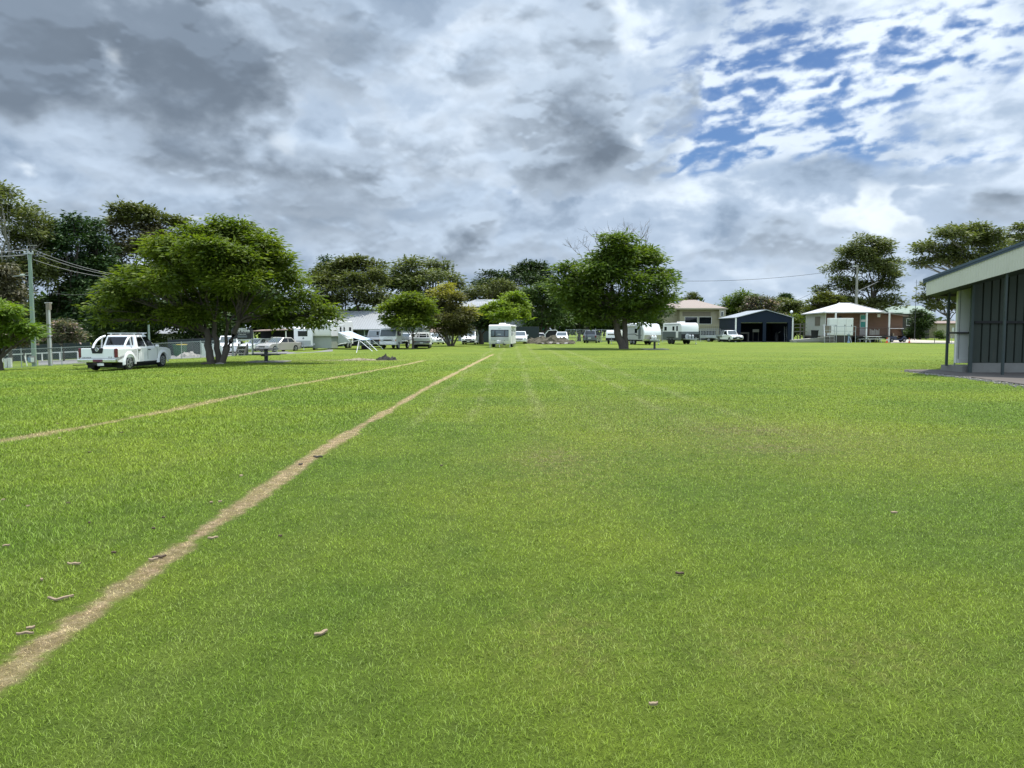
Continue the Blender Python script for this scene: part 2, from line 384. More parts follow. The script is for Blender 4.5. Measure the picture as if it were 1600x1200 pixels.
def clouds(D):
    """D (h,w,3) directions -> cloud radiance rgb and cover"""
    x, y, z = D[..., 0], D[..., 1], D[..., 2]
    N1, N2, N3 = Perlin(3), Perlin(8), Perlin(21)
    zz = np.maximum(z, 0) + 0.30
    px_, py_ = x / zz, y / zz
    # slow warp
    wx = N1.fbm(x, y, z * 1.5, 5.0, 4); wy = N2.fbm(x + 5, y, z * 1.5, 5.0, 4)
    wfx = N1.fbm(x, y + 3, z * 1.3, 16.0, 4); wfy = N2.fbm(x, y + 7, z * 1.3, 16.0, 4)
    yy = np.maximum(y, 0.05)
    front = sstep(y, 0.05, 0.3)
    uu = x / yy * FOC + 800; vv = 516 - z / yy * FOC                  # photo-like angular units
    u = uu + 48 * wx + 22 * wfx; v = vv + 34 * wy + 18 * wfy
    def field(L, uu_=u, vv_=v):
        s = 0
        for X0, Y0, rx, ry, a in L: s = s + a * np.exp(-0.9 * (((uu_ - X0) / rx) ** 2 + ((vv_ - Y0) / ry) ** 2))
        return s * front
    deck = N3.fbm(px_ + 0.12 * wx, py_ + 0.12 * wy, z, 2.6, 7, 0.55)
    cum = N1.fbm(x + .02 * wfx, y, z * 1.55 + .02 * wfy, 7.0, 7, 0.54)
    lump = N2.fbm(x + .01 * wfx, y, z * 1.5, 13.0, 5, 0.5, billow=True)
    fine = N3.fbm(x + .01 * wx, y, z * 1.6, 24.0, 5, 0.55)
    cum_s = N1.fbm(x + .02 * wfx, y, z * 1.55 + .02 * wfy, 7.0, 3, 0.54)
    # --- bright upper veil
    base = np.zeros(D.shape, np.float32) + np.array((0.41, 0.485, 0.595), np.float32)
    lift = field([(1150, 70, 420, 190, .34), (780, 180, 150, 130, .30), (1450, 190, 220, 140, .20), (1080, 310, 330, 34, .20), (560, 230, 120, 40, .12), (470, 30, 260, 60, -.34), (600, 340, 420, 46, -.16), (860, 420, 700, 40, -.22), (1000, 70, 80, 60, .25), (1540, 340, 90, 40, -.2)])
    L = 0.95 * deck + 0.65 * cum + 0.25 * fine + lift - 0.02
    base = mixc(base, (0.265, 0.33, 0.425), sstep(-L, 0.02, 0.55))
    base = mixc(base, (0.80, 0.85, 0.925), sstep(L, -0.05, 0.62))
    # --- altocumulus rows over the blue openings: rolls rising to the right
    bl = field([(1240, 145, 200, 80, .95), (1400, 62, 190, 55, .75), (1120, 175, 80, 70, .6), (1225, 218, 110, 34, .75), (1480, 245, 150, 28, .5), (1085, 265, 80, 22, .6), (1560, 60, 90, 60, .45), (995, 70, 36, 30, .35), (1180, 25, 100, 26, .35), (700, 70, 60, 20, .10), (790, 290, 24, 8, .6)])
    s1 = (uu - 1250) * 0.966 + (vv - 140) * -0.26; s2 = (vv - 140) * 0.966 + (uu - 1250) * 0.26 * 0.9
    roll = N2.fbm(s1 / 130 + .35 * wfx, s2 / 34 + .3 * wfy, z * 0, 1.5, 6, 0.54)
    roll2 = N3.fbm(s1 / 100, s2 / 45, z * 0 + 3, 3.1, 4, 0.5)
    g = 0.46 * bl - 1.20 * roll - 0.75 * roll2 - 0.30 * deck - 0.2 * wfx
    gap = (0.62 * sstep(g, 0.0, 0.9) + 0.38 * sstep(g, 0.4, 1.15)) * sstep(bl, 0.12, 0.8)
    pl = sstep(roll + 0.4 * roll2, -0.35, 0.35)
    pcol = mixc(np.zeros(D.shape, np.float32) + np.array((0.47, 0.55, 0.70), np.float32), (0.83, 0.87, 0.93), pl)
    base = base * (1 - 0.75 * sstep(bl, .2, .9))[..., None] + pcol * (0.75 * sstep(bl, .2, .9))[..., None]
    alpha = 1 - 0.93 * gap
    # --- grey middle cloud
    def layer(base, alpha, q, lo, hi, thin, thick, dlo, dhi, rimk, op, qs, dep_add=0.0):
        cov = sstep(q, lo, hi) * op
        dep = sstep(q + 0.55 * fine + 0.45 * deck + 0.35 * wfy + dep_add, dlo, dhi)
        col = mixc(np.zeros(D.shape, np.float32) + np.asarray(thin, np.float32), thick, dep)
        gz = np.gradient(qs, axis=0) / (np.gradient(z, axis=0) + np.where(np.gradient(z, axis=0) < 0, -1e-5, 1e-5))
        lit = np.clip(-gz / 12, -1, 1); lit = np.where(lit > 0, lit, lit * .5)      # sunny upper edges, greyer bases
        col = col * (1 + 0.22 * lit)[..., None]
        rim = sstep(q, lo - 0.30, lo + 0.02) * (1 - sstep(q, lo, hi))
        base = mixc(base, (0.80, 0.84, 0.90), rim * rimk)
        return base * (1 - cov)[..., None] + col * cov[..., None], np.maximum(alpha, cov)
    far = (1 - front) * 0.35
    m1 = field([(280, 100, 440, 210, .95), (540, 290, 170, 50, .75), (330, 335, 330, 44, .62), (500, 60, 120, 60, .5), (560, 385, 300, 34, .38), (760, 380, 130, 40, .34), (960, 400, 200, 30, .22), (1230, 400, 240, 50, .36),
                (1560, 330, 130, 40, .7), (1040, 130, 80, 80, .7), (860, 160, 110, 170, .55), (960, 260, 140, 60, .6), (1300, 245, 90, 30, .45), (1560, 200, 80, 60, .15)]) + far
    base, alpha = layer(base, alpha, m1 + 0.62 * cum + 0.45 * deck + .12 * lump, 0.26, 0.95, (0.44, 0.505, 0.595), (0.245, 0.295, 0.365), 0.35, 1.5, 0.10, 0.92, m1 + .6 * cum_s)
    # --- low cumulus and the dark masses
    m2 = field([(0, 80, 190, 120, 1.6), (50, 165, 150, 34, .9), (260, 40, 200, 60, .85), (325, 160, 130, 105, 1.35), (185, 95, 26, 60, -.75), (290, 260, 110, 40, .75), (430, 110, 120, 60, .35), (530, 285, 130, 36, .95),
                (880, 100, 70, 120, 1.2), (890, 215, 85, 75, 1.3), (985, 238, 90, 42, 1.45), (870, 285, 80, 26, 1.15), (1075, 130, 36, 58, .95), (1195, 370, 72, 36, 1.1), (1300, 385, 60, 20, .6), (760, 400, 150, 16, .5), (1130, 400, 60, 20, .5), (600, 350, 60, 20, .45), (1250, 350, 30, 20, .4), (745, 372, 60, 28, .95), (690, 385, 40, 18, .5), (1050, 398, 70, 20, .55),
                (560, 392, 70, 22, .6), (1390, 372, 90, 14, .4), (1570, 318, 70, 22, .75), (640, 300, 40, 14, .4), (110, 320, 90, 20, .3), (470, 345, 70, 14, .35)])
    far2 = (1 - front) * sstep(deck, -0.1, 0.5) * 0.9
    q2 = m2 + far2 + 0.46 * cum + 0.24 * lump + 0.22 * deck + 0.10 * fine
    base, alpha = layer(base, alpha, q2, 0.40, 0.95, (0.43, 0.485, 0.56), (0.165, 0.197, 0.243), 0.35, 2.3, 0.14, 0.90, m2 + .6 * cum_s, field([(20, 80, 220, 120, 1.25), (325, 165, 130, 110, .7), (150, 40, 200, 60, .4), (930, 180, 160, 140, -.30), (1200, 370, 140, 60, -.3)]))
    # --- sunlit heads
    br = field([(1365, 322, 42, 36, 1.1), (1400, 362, 66, 20, .9), (1322, 352, 40, 18, .6), (186, 112, 14, 36, .36), (425, 240, 90, 12, .26), (470, 225, 50, 12, .2), (50, 280, 40, 30, .40), (20, 245, 60, 14, .3), (795, 180, 14, 60, .3), (820, 250, 12, 50, .4), (955, 70, 60, 44, .50), (930, 30, 30, 20, .25),
                (1010, 210, 34, 12, .45), (1100, 412, 40, 14, .45), (1240, 205, 46, 14, .6), (300, 348, 110, 9, .4), (1465, 296, 50, 7, .45), (1130, 345, 36, 12, .3), (900, 235, 16, 10, .4)])
    qb = br + 0.55 * cum + 0.45 * lump + 0.2 * fine
    fb = sstep(qb, 0.30, 0.80) * sstep(br, 0.06, 0.55)
    shade = sstep(0.8 * lump + 0.6 * fine + 0.5 * (vv - 330) / 60 * front, -0.4, 0.9)
    hcol = mixc(np.zeros(D.shape, np.float32) + np.array((0.86, 0.89, 0.925), np.float32), (0.50, 0.56, 0.64), shade * sstep(np.abs(uu - 1370), 120, 60) * front * 0.8)
    base = base * (1 - 0.9 * fb)[..., None] + hcol * (0.9 * fb)[..., None]
    # haze of distance just above the horizon
    base = mixc(base, (0.52, 0.585, 0.665), (1 - sstep(z, 0.0, 0.11)) * 0.55)
    # unseen sky overhead, round the sun and behind the viewer brightened as added fill
    ca = x * math.sin(R(50)) * math.cos(R(72)) + y * math.cos(R(50)) * math.cos(R(72)) + z * math.sin(R(72))
    gain = 1 + 0.95 * np.maximum(sstep(z, .48, .75), 1 - sstep(y, -.15, .45)) + 2.2 * np.exp(-((1 - ca) / .10)) * sstep(z, .45, .62)
    return base * gain[..., None] * np.array((0.94, 1.0, 1.045), np.float32), np.clip(alpha, 0, 1)
# ------------------------------------------------------------------ light and sky
SUN_EL, SUN_AZ = 72.0, 50.0       # azimuth measured from straight ahead (+Y) to the right
sd = Vector((math.sin(R(SUN_AZ)) * math.cos(R(SUN_EL)), math.cos(R(SUN_AZ)) * math.cos(R(SUN_EL)), math.sin(R(SUN_EL))))
ld = bpy.data.lights.new('sun', 'SUN'); ld.energy = 4.6; ld.angle = R(0.6); ld.color = (1.0, 0.955, 0.88)
lo = bpy.data.objects.new('sun', ld); C.objects.link(lo); lo.rotation_euler = sd.to_track_quat('Z', 'Y').to_euler()

world = bpy.data.worlds.new('World'); sc.world = world; world.use_nodes = True
SKY_STRENGTH = 0.1
def build_sky():
    """cloud radiance and cover worked out once into an all-round map; the clear sky behind is the Sky Texture"""
    HW, HH = 4096, 2048
    def dirs(w0, w1, h0, h1, step):
        lon = ((np.arange(w0, w1, step) + step / 2) / HW - 0.5) * 2 * PI; lat = ((np.arange(h0, h1, step) + step / 2) / HH - 0.5) * PI
        lo_, la = np.meshgrid(lon, lat)
        return np.stack([np.cos(la) * np.cos(lo_), -np.cos(la) * np.sin(lo_), np.sin(la)], -1).astype(np.float32)
    img = np.ones((HH, HW, 4), np.float32); img[..., :3] = (0.30, 0.34, 0.36)
    cc, aa = clouds(dirs(0, HW, HH // 2, HH, 8))
    up = lambda q: np.repeat(np.repeat(q, 8, 0), 8, 1)
    img[HH // 2:, :, :3] = up(cc); img[HH // 2:, :, 3] = up(aa)
    # the part of the sky ahead (+Y), finer
    w0, w1, h0, h1 = HW // 4 - 560, HW // 4 + 560, HH // 2 - 16, HH // 2 + 560
    cc, aa = clouds(dirs(w0, w1, h0, h1, 1)); img[h0:h1, w0:w1, :3] = cc; img[h0:h1, w0:w1, 3] = aa
    cov = np.repeat(img[..., 3:4], 4, 2); cov[..., 3] = 1; img[..., 3] = 1
    def as_image(name, px, fl):
        im = bpy.data.images.new(name, HW, HH, float_buffer=fl); im.colorspace_settings.name = 'Non-Color'
        im.pixels.foreach_set(np.ascontiguousarray(px).ravel()); im.update(); im.pack(); return im
    im = as_image('cloud_radiance', img, True); im2 = as_image('cloud_cover', cov, False)
    t = NT(world.node_tree)
    D = t.node('ShaderNodeTexCoord').outputs['Generated']
    sky = t.node('ShaderNodeTexSky', sky_type='NISHITA'); sky.sun_disc = False
    sky.sun_elevation = R(SUN_EL); sky.sun_rotation = R(SUN_AZ); sky.air_density = 1.0; sky.dust_density = 0.3; sky.ozone_density = 4.0
    env = t.node('ShaderNodeTexEnvironment'); env.image = im; t.l.new(D, env.inputs[0])
    env2 = t.node('ShaderNodeTexEnvironment'); env2.image = im2; t.l.new(D, env2.inputs[0])
    clear = t.vm('MULTIPLY', sky.outputs[0], (0.46, 0.60, 0.78))
    c = t.mix(env2.outputs['Color'], clear, t.vm('SCALE', env.outputs['Color'], 0.98 / SKY_STRENGTH))
    bg = t.node('ShaderNodeBackground'); t.put(bg.inputs[0], c); bg.inputs[1].default_value = SKY_STRENGTH
    o = t.node('ShaderNodeOutputWorld'); t.l.new(bg.outputs[0], o.inputs[0])
build_sky()
world.cycles.sampling_method = 'MANUAL'; world.cycles.sample_map_resolution = 512
sc.cycles.max_bounces = 6; sc.cycles.diffuse_bounces = 3; sc.cycles.glossy_bounces = 3; sc.cycles.transmission_bounces = 3; sc.cycles.transparent_max_bounces = 6
sc.cycles.caustics_reflective = False; sc.cycles.caustics_refractive = False

# ------------------------------------------------------------------ the two worn lines across the field
def curve_pts(L): return [(p.y, p.x) for p in (G(*q) for q in L)]
LINE_A = curve_pts([(-260, 1230), (0, 1062), (100, 985), (200, 915), (300, 842), (400, 775), (500, 706), (560, 668), (620, 634), (665, 607), (700, 589), (735, 571), (757, 560), (773, 552.5)])
LINE_B = curve_pts([(-600, 800), (0, 690), (150, 664), (285, 638), (370, 619), (430, 607), (520, 591), (590, 578), (640, 568.5), (668, 562)])
def lin(L, y):
    ys = np.array([p[0] for p in L]); xs = np.array([p[1] for p in L]); o = np.argsort(ys)
    return np.interp(y, ys[o], xs[o])

def turf_colour():
    """group: world position -> turf colour and wornness (0 grass, 1 straw)"""
    g = bpy.data.node_groups.new('turf_colour', 'ShaderNodeTree')
    g.interface.new_socket('Colour', in_out='OUTPUT', socket_type='NodeSocketColor')
    g.interface.new_socket('Worn', in_out='OUTPUT', socket_type='NodeSocketFloat')
    t = NT(g)
    P = t.node('ShaderNodeNewGeometry').outputs['Position']; x, y, z = t.sep(P)
    PF = t.comb(x, y, 0.0)
    def line(L, w0, w1, amp):
        fc = t.node('ShaderNodeFloatCurve'); cm = fc.mapping; cv = cm.curves[0]
        y0, y1 = min(p[0] for p in L), max(p[0] for p in L)
        x0, x1 = min(p[1] for p in L) - 0.5, max(p[1] for p in L) + 0.5
        pts = sorted(((p[0] - y0) / (y1 - y0), (p[1] - x0) / (x1 - x0)) for p in L)
        while len(cv.points) < len(pts): cv.points.new(0.5, 0.5)
        for k, q in enumerate(pts): cv.points[k].location = q; cv.points[k].handle_type = 'VECTOR'
        cm.update()
        t.put(fc.inputs['Value'], t.m('DIVIDE', t.m('SUBTRACT', y, y0), y1 - y0))
        xl = t.m('MULTIPLY_ADD', fc.outputs[0], x1 - x0, x0)
        d = t.m('ABSOLUTE', t.m('SUBTRACT', x, xl))
        d = t.m('ADD', d, t.m('MULTIPLY', t.m('SUBTRACT', t.noise(PF, 3.5, 6, 0.72), 0.5), amp))
        d = t.m('ADD', d, t.m('MULTIPLY', t.m('SUBTRACT', t.noise(PF, 0.55, 3, 0.5), 0.5), amp * 0.9))
        f = t.ss(d, w0, w1, 1.0, 0.0)
        return t.m('MULTIPLY', f, t.ss(y, y1, y1 - 2.5))
    n1 = t.noise(PF, 0.22, 4, 0.55); n2 = t.noise(PF, 1.1, 5, 0.6); n3 = t.noise(PF, 9.0, 4, 0.6); n4 = t.noise(PF, 55.0, 3, 0.6)
    stripes = t.noise(t.vm('MULTIPLY', PF, (1.35, 0.05, 1)), 1.0, 4, 0.6)
    stripes2 = t.noise(t.vm('MULTIPLY', PF, (0.06, 0.9, 1)), 1.0, 4, 0.6)
    a = (0.108, 0.174, 0.017); b = (0.170, 0.226, 0.020); cdark = (0.074, 0.130, 0.011)
    c = t.mix(t.ss(n1, 0.35, 0.68), a, b)
    c = t.mix(t.m('MULTIPLY', t.ss(n2, 0.52, 0.75), 0.55), c, cdark)
    c = t.mix(t.m('MULTIPLY', t.ss(n3, 0.5, 0.8), 0.35), c, (0.15, 0.19, 0.035))
    c = t.mix(t.m('MULTIPLY', t.ss(stripes, 0.52, 0.70), 0.30), c, (0.16, 0.20, 0.04))
    far = t.ss(y, 14.0, 60.0)
    c = t.mix(t.m('MULTIPLY', t.m('MULTIPLY', t.ss(stripes2, 0.48, 0.70), far), 0.5), c, (0.175, 0.20, 0.04))
    c = t.mix(t.m('MULTIPLY', far, 0.35), c, (0.145, 0.185, 0.022))
    # faint wheel tracks running down the field
    wob = t.m('MULTIPLY', t.m('SUBTRACT', t.noise(t.vm('MULTIPLY', PF, (0.3, 0.12, 1)), 1.0, 3, 0.5), 0.5), 0.9)
    tr = None
    for xt, wt in ((-1.95, .13), (-0.85, .13), (0.55, .16), (1.75, .16), (3.4, .2), (4.7, .2)):
        q = t.m('DIVIDE', t.m('SUBTRACT', t.m('ADD', x, wob), xt), wt); e = t.m('EXPONENT', t.m('MULTIPLY', t.m('MULTIPLY', q, q), -1.0)); tr = e if tr is None else t.m('ADD', tr, e)
    tr = t.m('MULTIPLY', tr, t.m('MULTIPLY', t.ss(y, 9.0, 20.0), t.ss(t.noise(PF, 0.8, 4, 0.6), 0.36, 0.6)))
    c = t.mix(t.m('MULTIPLY', tr, 0.5), c, (0.235, 0.25, 0.095))
    # tired yellow patches and the scuffed patch on the right
    def patch(px, py, rx, ry):
        p = G(px, py)
        e = t.m('ADD', t.m('POWER', t.m('DIVIDE', t.m('SUBTRACT', x, p.x), rx), 2.0), t.m('POWER', t.m('DIVIDE', t.m('SUBTRACT', y, p.y), ry), 2.0))
        return t.m('POWER', 2.718, t.m('MULTIPLY', e, -1.0))
    dry = t.m('ADD', t.m('ADD', patch(1130, 690, 2.2, 2.6), patch(870, 730, 1.0, 2.2)), t.m('ADD', patch(1300, 1020, .7, .5), patch(960, 640, 3.0, 3.5)))
    dry = t.m('ADD', dry, t.m('ADD', patch(1330, 680, 1.6, 2.2), patch(880, 1000, 0.35, 0.6)))
    c = t.mix(t.m('MULTIPLY', t.m('MULTIPLY', dry, t.ss(n3, 0.3, 0.75)), 0.6), c, (0.235, 0.225, 0.06))
    bare = t.m('ADD', patch(1160, 672, 1.1, 0.75), t.m('ADD', patch(1215, 700, 0.8, 0.5), t.m('MULTIPLY', patch(860, 715, 0.5, 1.0), 0.8)))
    bare = t.m('MULTIPLY', bare, t.ss(t.noise(PF, 5.0, 6, 0.72), 0.44, 0.56))
    sand = t.m('ADD', patch(548, 563.2, 2.6, 0.9), patch(575, 562.3, 1.2, 0.9))
    sand = t.m('MULTIPLY', sand, t.ss(t.noise(PF, 2.0, 5, 0.7), 0.34, 0.55))
    la = line(LINE_A, 0.045, 0.165, 0.36); lb = line(LINE_B, 0.06, 0.27, 0.5)
    worn = t.m('MAXIMUM', la, t.m('MULTIPLY', lb, 0.72))
    straw = t.mix(t.ss(n3, 0.35, 0.75), (0.40, 0.275, 0.15), (0.64, 0.48, 0.295))
    straw = t.mix(t.m('MULTIPLY', t.ss(n4, 0.48, 0.68), 0.45), straw, (0.085, 0.055, 0.03))
    edge = t.m('MULTIPLY', t.ss(n2, 0.40, 0.62), t.ss(n3, 0.30, 0.60))
    c = t.mix(t.m('MULTIPLY', bare, 0.7), c, (0.20, 0.165, 0.075))
    c = t.mix(t.m('MULTIPLY', worn, t.m('MULTIPLY_ADD', edge, 0.3, 0.7)), c, straw)
    c = t.mix(t.m('MULTIPLY', sand, 0.85), c, (0.24, 0.205, 0.13))
    o = t.node('NodeGroupOutput'); t.l.new(c, o.inputs[0]); t.l.new(t.m('MAXIMUM', worn, sand), o.inputs[1])
    return g
TURF = turf_colour()

def ground_material():
    m, t = new_mat('turf_ground')
    g = t.node('ShaderNodeGroup'); g.node_tree = TURF
    P = t.node('ShaderNodeNewGeometry').outputs['Position']
    fine = t.noise(P, 38.0, 5, 0.7); mid = t.noise(P, 3.5, 6, 0.72)
    c = t.vm('SCALE', g.outputs[0], t.m('MULTIPLY_ADD', fine, 1.3, 0.30))
    c = t.vm('SCALE', c, t.m('MULTIPLY_ADD', mid, 1.1, 0.38))
    c = t.vm('SCALE', c, t.ss(t.sep(P)[1], 8.0, 42.0, 0.68, 1.0))       # darker near the camera: shade in the gaps between blades put into the colour
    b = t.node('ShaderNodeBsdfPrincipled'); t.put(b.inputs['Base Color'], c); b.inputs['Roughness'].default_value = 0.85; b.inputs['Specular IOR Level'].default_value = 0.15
    bp = t.node('ShaderNodeBump'); bp.inputs['Strength'].default_value = 0.8; bp.inputs['Distance'].default_value = 0.05
    t.l.new(t.m('ADD', fine, mid), bp.inputs['Height']); t.l.new(bp.outputs[0], b.inputs['Normal'])
    o = t.node('ShaderNodeOutputMaterial'); t.l.new(b.outputs[0], o.inputs[0]); return m

def leafy(name, c0, c1, c2=None, trans=0.35, rough=0.55, f2=0.0, clump=0.6):
    """leaves: colour varies from leaf to leaf and from clump to clump"""
    m, t = new_mat(name)
    a = t.node('ShaderNodeAttribute', attribute_name='rnd').outputs['Fac']
    P = t.node('ShaderNodeTexCoord').outputs['Object']
    n = t.noise(P, clump, 3, 0.6)
    f = t.m('ADD', t.m('MULTIPLY', a, 0.6), t.m('MULTIPLY', t.m('SUBTRACT', n, 0.5), 1.6))
    c = t.mix(t.m('ADD', f, 0.2, clamp=True), c0, c1)
    if c2: c = t.mix(t.ss(t.m('ADD', a, t.m('SUBTRACT', n, 0.5)), 1.0 - f2, 1.05 - f2), c, c2)
    b = t.node('ShaderNodeBsdfPrincipled'); t.put(b.inputs['Base Color'], c); b.inputs['Roughness'].default_value = rough; b.inputs['Specular IOR Level'].default_value = 0.3
    tr = t.node('ShaderNodeBsdfTranslucent'); t.put(tr.inputs[0], t.vm('MULTIPLY', c, (1.25, 1.35, 0.6)))
    mx = t.node('ShaderNodeMixShader'); mx.inputs[0].default_value = trans; t.l.new(b.outputs[0], mx.inputs[1]); t.l.new(tr.outputs[0], mx.inputs[2])
    o = t.node('ShaderNodeOutputMaterial'); t.l.new(mx.outputs[0], o.inputs[0]); return m

def blade_material():
    m, t = new_mat('grass_blades')
    g = t.node('ShaderNodeGroup'); g.node_tree = TURF
    a = t.node('ShaderNodeAttribute', attribute_name='rnd').outputs['Fac']
    N = t.node('ShaderNodeNewGeometry').outputs['Normal']
    up = t.vm('NORMALIZE', t.vm('ADD', t.vm('SCALE', N, 1.0), (0, 0, 0.34)))
    c = t.vm('SCALE', g.outputs[0], t.m('MULTIPLY_ADD', t.m('POWER', a, 1.6), 1.9, 0.55))
    c = t.mix(t.m('MULTIPLY', t.ss(a, 0.80, 0.97), 0.6), c, (0.25, 0.29, 0.12))
    b = t.node('ShaderNodeBsdfPrincipled'); t.put(b.inputs['Base Color'], c); b.inputs['Roughness'].default_value = 0.6; b.inputs['Specular IOR Level'].default_value = 0.15
    t.l.new(up, b.inputs['Normal'])
    tr = t.node('ShaderNodeBsdfTranslucent'); t.put(tr.inputs[0], t.vm('MULTIPLY', c, (1.1, 1.2, 0.7)))
    mx = t.node('ShaderNodeMixShader'); mx.inputs[0].default_value = 0.25; t.l.new(b.outputs[0], mx.inputs[1]); t.l.new(tr.outputs[0], mx.inputs[2])
    o = t.node('ShaderNodeOutputMaterial'); t.l.new(mx.outputs[0], o.inputs[0]); return m

# ground: one sheet to the horizon
def make_ground():
    xs = np.unique(np.concatenate([np.linspace(-3500, -90, 12), np.arange(-88, -4, 2.0), np.linspace(0, 90, 8), np.linspace(110, 3500, 12)]))
    ys = np.unique(np.concatenate([np.linspace(-300, -4, 6), np.linspace(0, 240, 30), np.linspace(260, 5000, 18)]))
    X, Y = np.meshgrid(xs, ys); Z = np.vectorize(ground)(X)
    V = np.stack([X.ravel(), Y.ravel(), Z.ravel()], 1); nx = len(xs)
    i = np.arange(len(ys) - 1)[:, None] * nx + np.arange(nx - 1)[None]
    i = i.ravel(); Fc = np.stack([i, i + 1, i + nx + 1, i + nx], 1)
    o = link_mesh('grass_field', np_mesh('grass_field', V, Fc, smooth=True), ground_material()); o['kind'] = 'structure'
make_ground()

def make_grass():
    r = np.random.default_rng(5)
    edges = [2.5, 3.2, 4.0, 5.0, 6.2, 7.8, 10, 13, 17, 22, 28, 36, 46, 60]
    PX, PY, WD, HM = [], [], [], []
    for y0, y1 in zip(edges, edges[1:]):
        ym = 0.5 * (y0 + y1); dn = 10000 * (3.2 / ym) ** 1.55 * (1 - sstep(np.float64(ym), 20, 62)); w = 0.0023 * (ym / 3.2) ** 0.95
        n = int(dn * 0.70 * (y1 * y1 - y0 * y0))
        y = np.sqrt(r.uniform(y0 * y0, y1 * y1, n)); x = r.uniform(-1, 1, n) * (y * 0.69 + 0.3)
        PX.append(x); PY.append(y); WD.append(np.full(n, w)); HM.append(np.full(n, 1.0 + 0.25 * (ym > 14)))
    x = np.concatenate(PX); y = np.concatenate(PY); w = np.concatenate(WD); hm = np.concatenate(HM)
    da = np.abs(x - lin(LINE_A, y)); db = np.abs(x - lin(LINE_B, y))
    on = (da < 0.15) & (y < 62); onb = (db < 0.16)
    keep = ~((on | onb) & (r.random(len(x)) < 0.25)) & ~((x > 16.6) & (y > 24.5) & (y < 34.5))
    x, y, w, hm, on, onb = x[keep], y[keep], w[keep], hm[keep], on[keep], onb[keep]
    n = len(x)
    left = np.clip((lin(LINE_A, y) - x - 0.25) / 0.5, 0, 1) * np.clip((60 - y) / 30, 0, 1)
    lump = 0.5 + 0.5 * np.sin(x * 2.3 + 1.7 * np.sin(y * 1.9)) * np.sin(y * 2.9 + 1.3 * np.sin(x * 1.4))
    h = (0.012 + 0.016 * r.random(n)) * hm * (1 + left * (0.25 + 0.75 * lump)); h = np.where(on | onb, h * 0.62, h)
    ang = r.uniform(0, 2 * PI, n); lean = r.uniform(0.5, 1.7, n) * h
    dx, dy = np.cos(ang), np.sin(ang); face = ang + PI / 2 + r.normal(0, 0.5, n)
    sx, sy = np.cos(face) * w / 2, np.sin(face) * w / 2
    gz = np.where(x < -13, np.vectorize(ground)(x), 0.0) - 0.004
    def pt(s, k, hh): return np.stack([x + dx * lean * k + sx * s, y + dy * lean * k + sy * s, gz + h * hh], 1)
    V = np.stack([pt(-1, 0, 0), pt(1, 0, 0), pt(.8, .35, .62), pt(-.8, .35, .62), pt(.0, 1, .93)], 1).reshape(-1, 3)
    i = np.arange(n) * 5
    T = np.concatenate([np.stack([i, i + 1, i + 2], 1), np.stack([i, i + 2, i + 3], 1), np.stack([i + 3, i + 2, i + 4], 1)])
    rnd = np.repeat(r.random(n), 5)
    o = link_mesh('grass', np_mesh('grass', V, T, {'rnd': rnd}), blade_material())
    tag(o, 'short mown green grass blades covering the open field', 'grass', kind='stuff')
make_grass()

# bitumen road behind the chain fence on the left, gravel drive on the right
def sheet(name, pts, material, dz=0.004, n=6):
    """flat strip between two edge polylines [(left, right), ...]"""
    mb = MB(); L = [(Vector(a), Vector(b)) for a, b in pts]
    for (a, b), (c, d) in zip(L, L[1:]):
        for k in range(n):
            q = []
            for p0, p1, f in ((a, b, k / n), (a, b, (k + 1) / n), (c, d, (k + 1) / n), (c, d, k / n)):
                p = p0.lerp(p1, f); q.append((p.x, p.y, ground(p.x) + dz))
            mb.add(q, [(0, 1, 2, 3)])
    return struct(mb, name, material)
asphalt = mat('worn_asphalt', (0.16, 0.155, 0.145), 0.9, var=0.2, scale=0.8, bump=0.3, bscale=30)
gravel = mat('pale_gravel', (0.40, 0.355, 0.29), 0.95, var=0.22, scale=1.2, bump=0.6, bscale=25)
rd = [((60, 563.5), (60, 571)), ((97, 562.5), (97, 569)), ((200, 557), (200, 564)), ((290, 553), (290, 560)), ((345, 551.5), (345, 557.2)), ((440, 549.5), (440, 553.6)), ((520, 546), (520, 549))]
sheet('road', [((G(*a).x, G(*a).y, 0), (G(*b).x, G(*b).y, 0)) for a, b in rd], asphalt)
gd = [((1392, 533), (1392, 536)), ((1425, 530.5), (1425, 535.5)), ((1455, 531.8), (1455, 536.4)), ((1500, 533.3), (1500, 537.6)), ((1620, 534.5), (1620, 540))]
sheet('gravel_drive', [((G(*a).x, G(*a).y, 0), (G(*b).x, G(*b).y, 0)) for a, b in gd], gravel)
gd2 = [((1398, 526.8), (1430, 526.8)), ((1395, 530), (1432, 530.6)), ((1392, 533), (1440, 533.2))]
sheet('gravel_track', [((G(*a).x, G(*a).y, 0), (G(*b).x, G(*b).y, 0)) for a, b in gd2], gravel, 0.008)
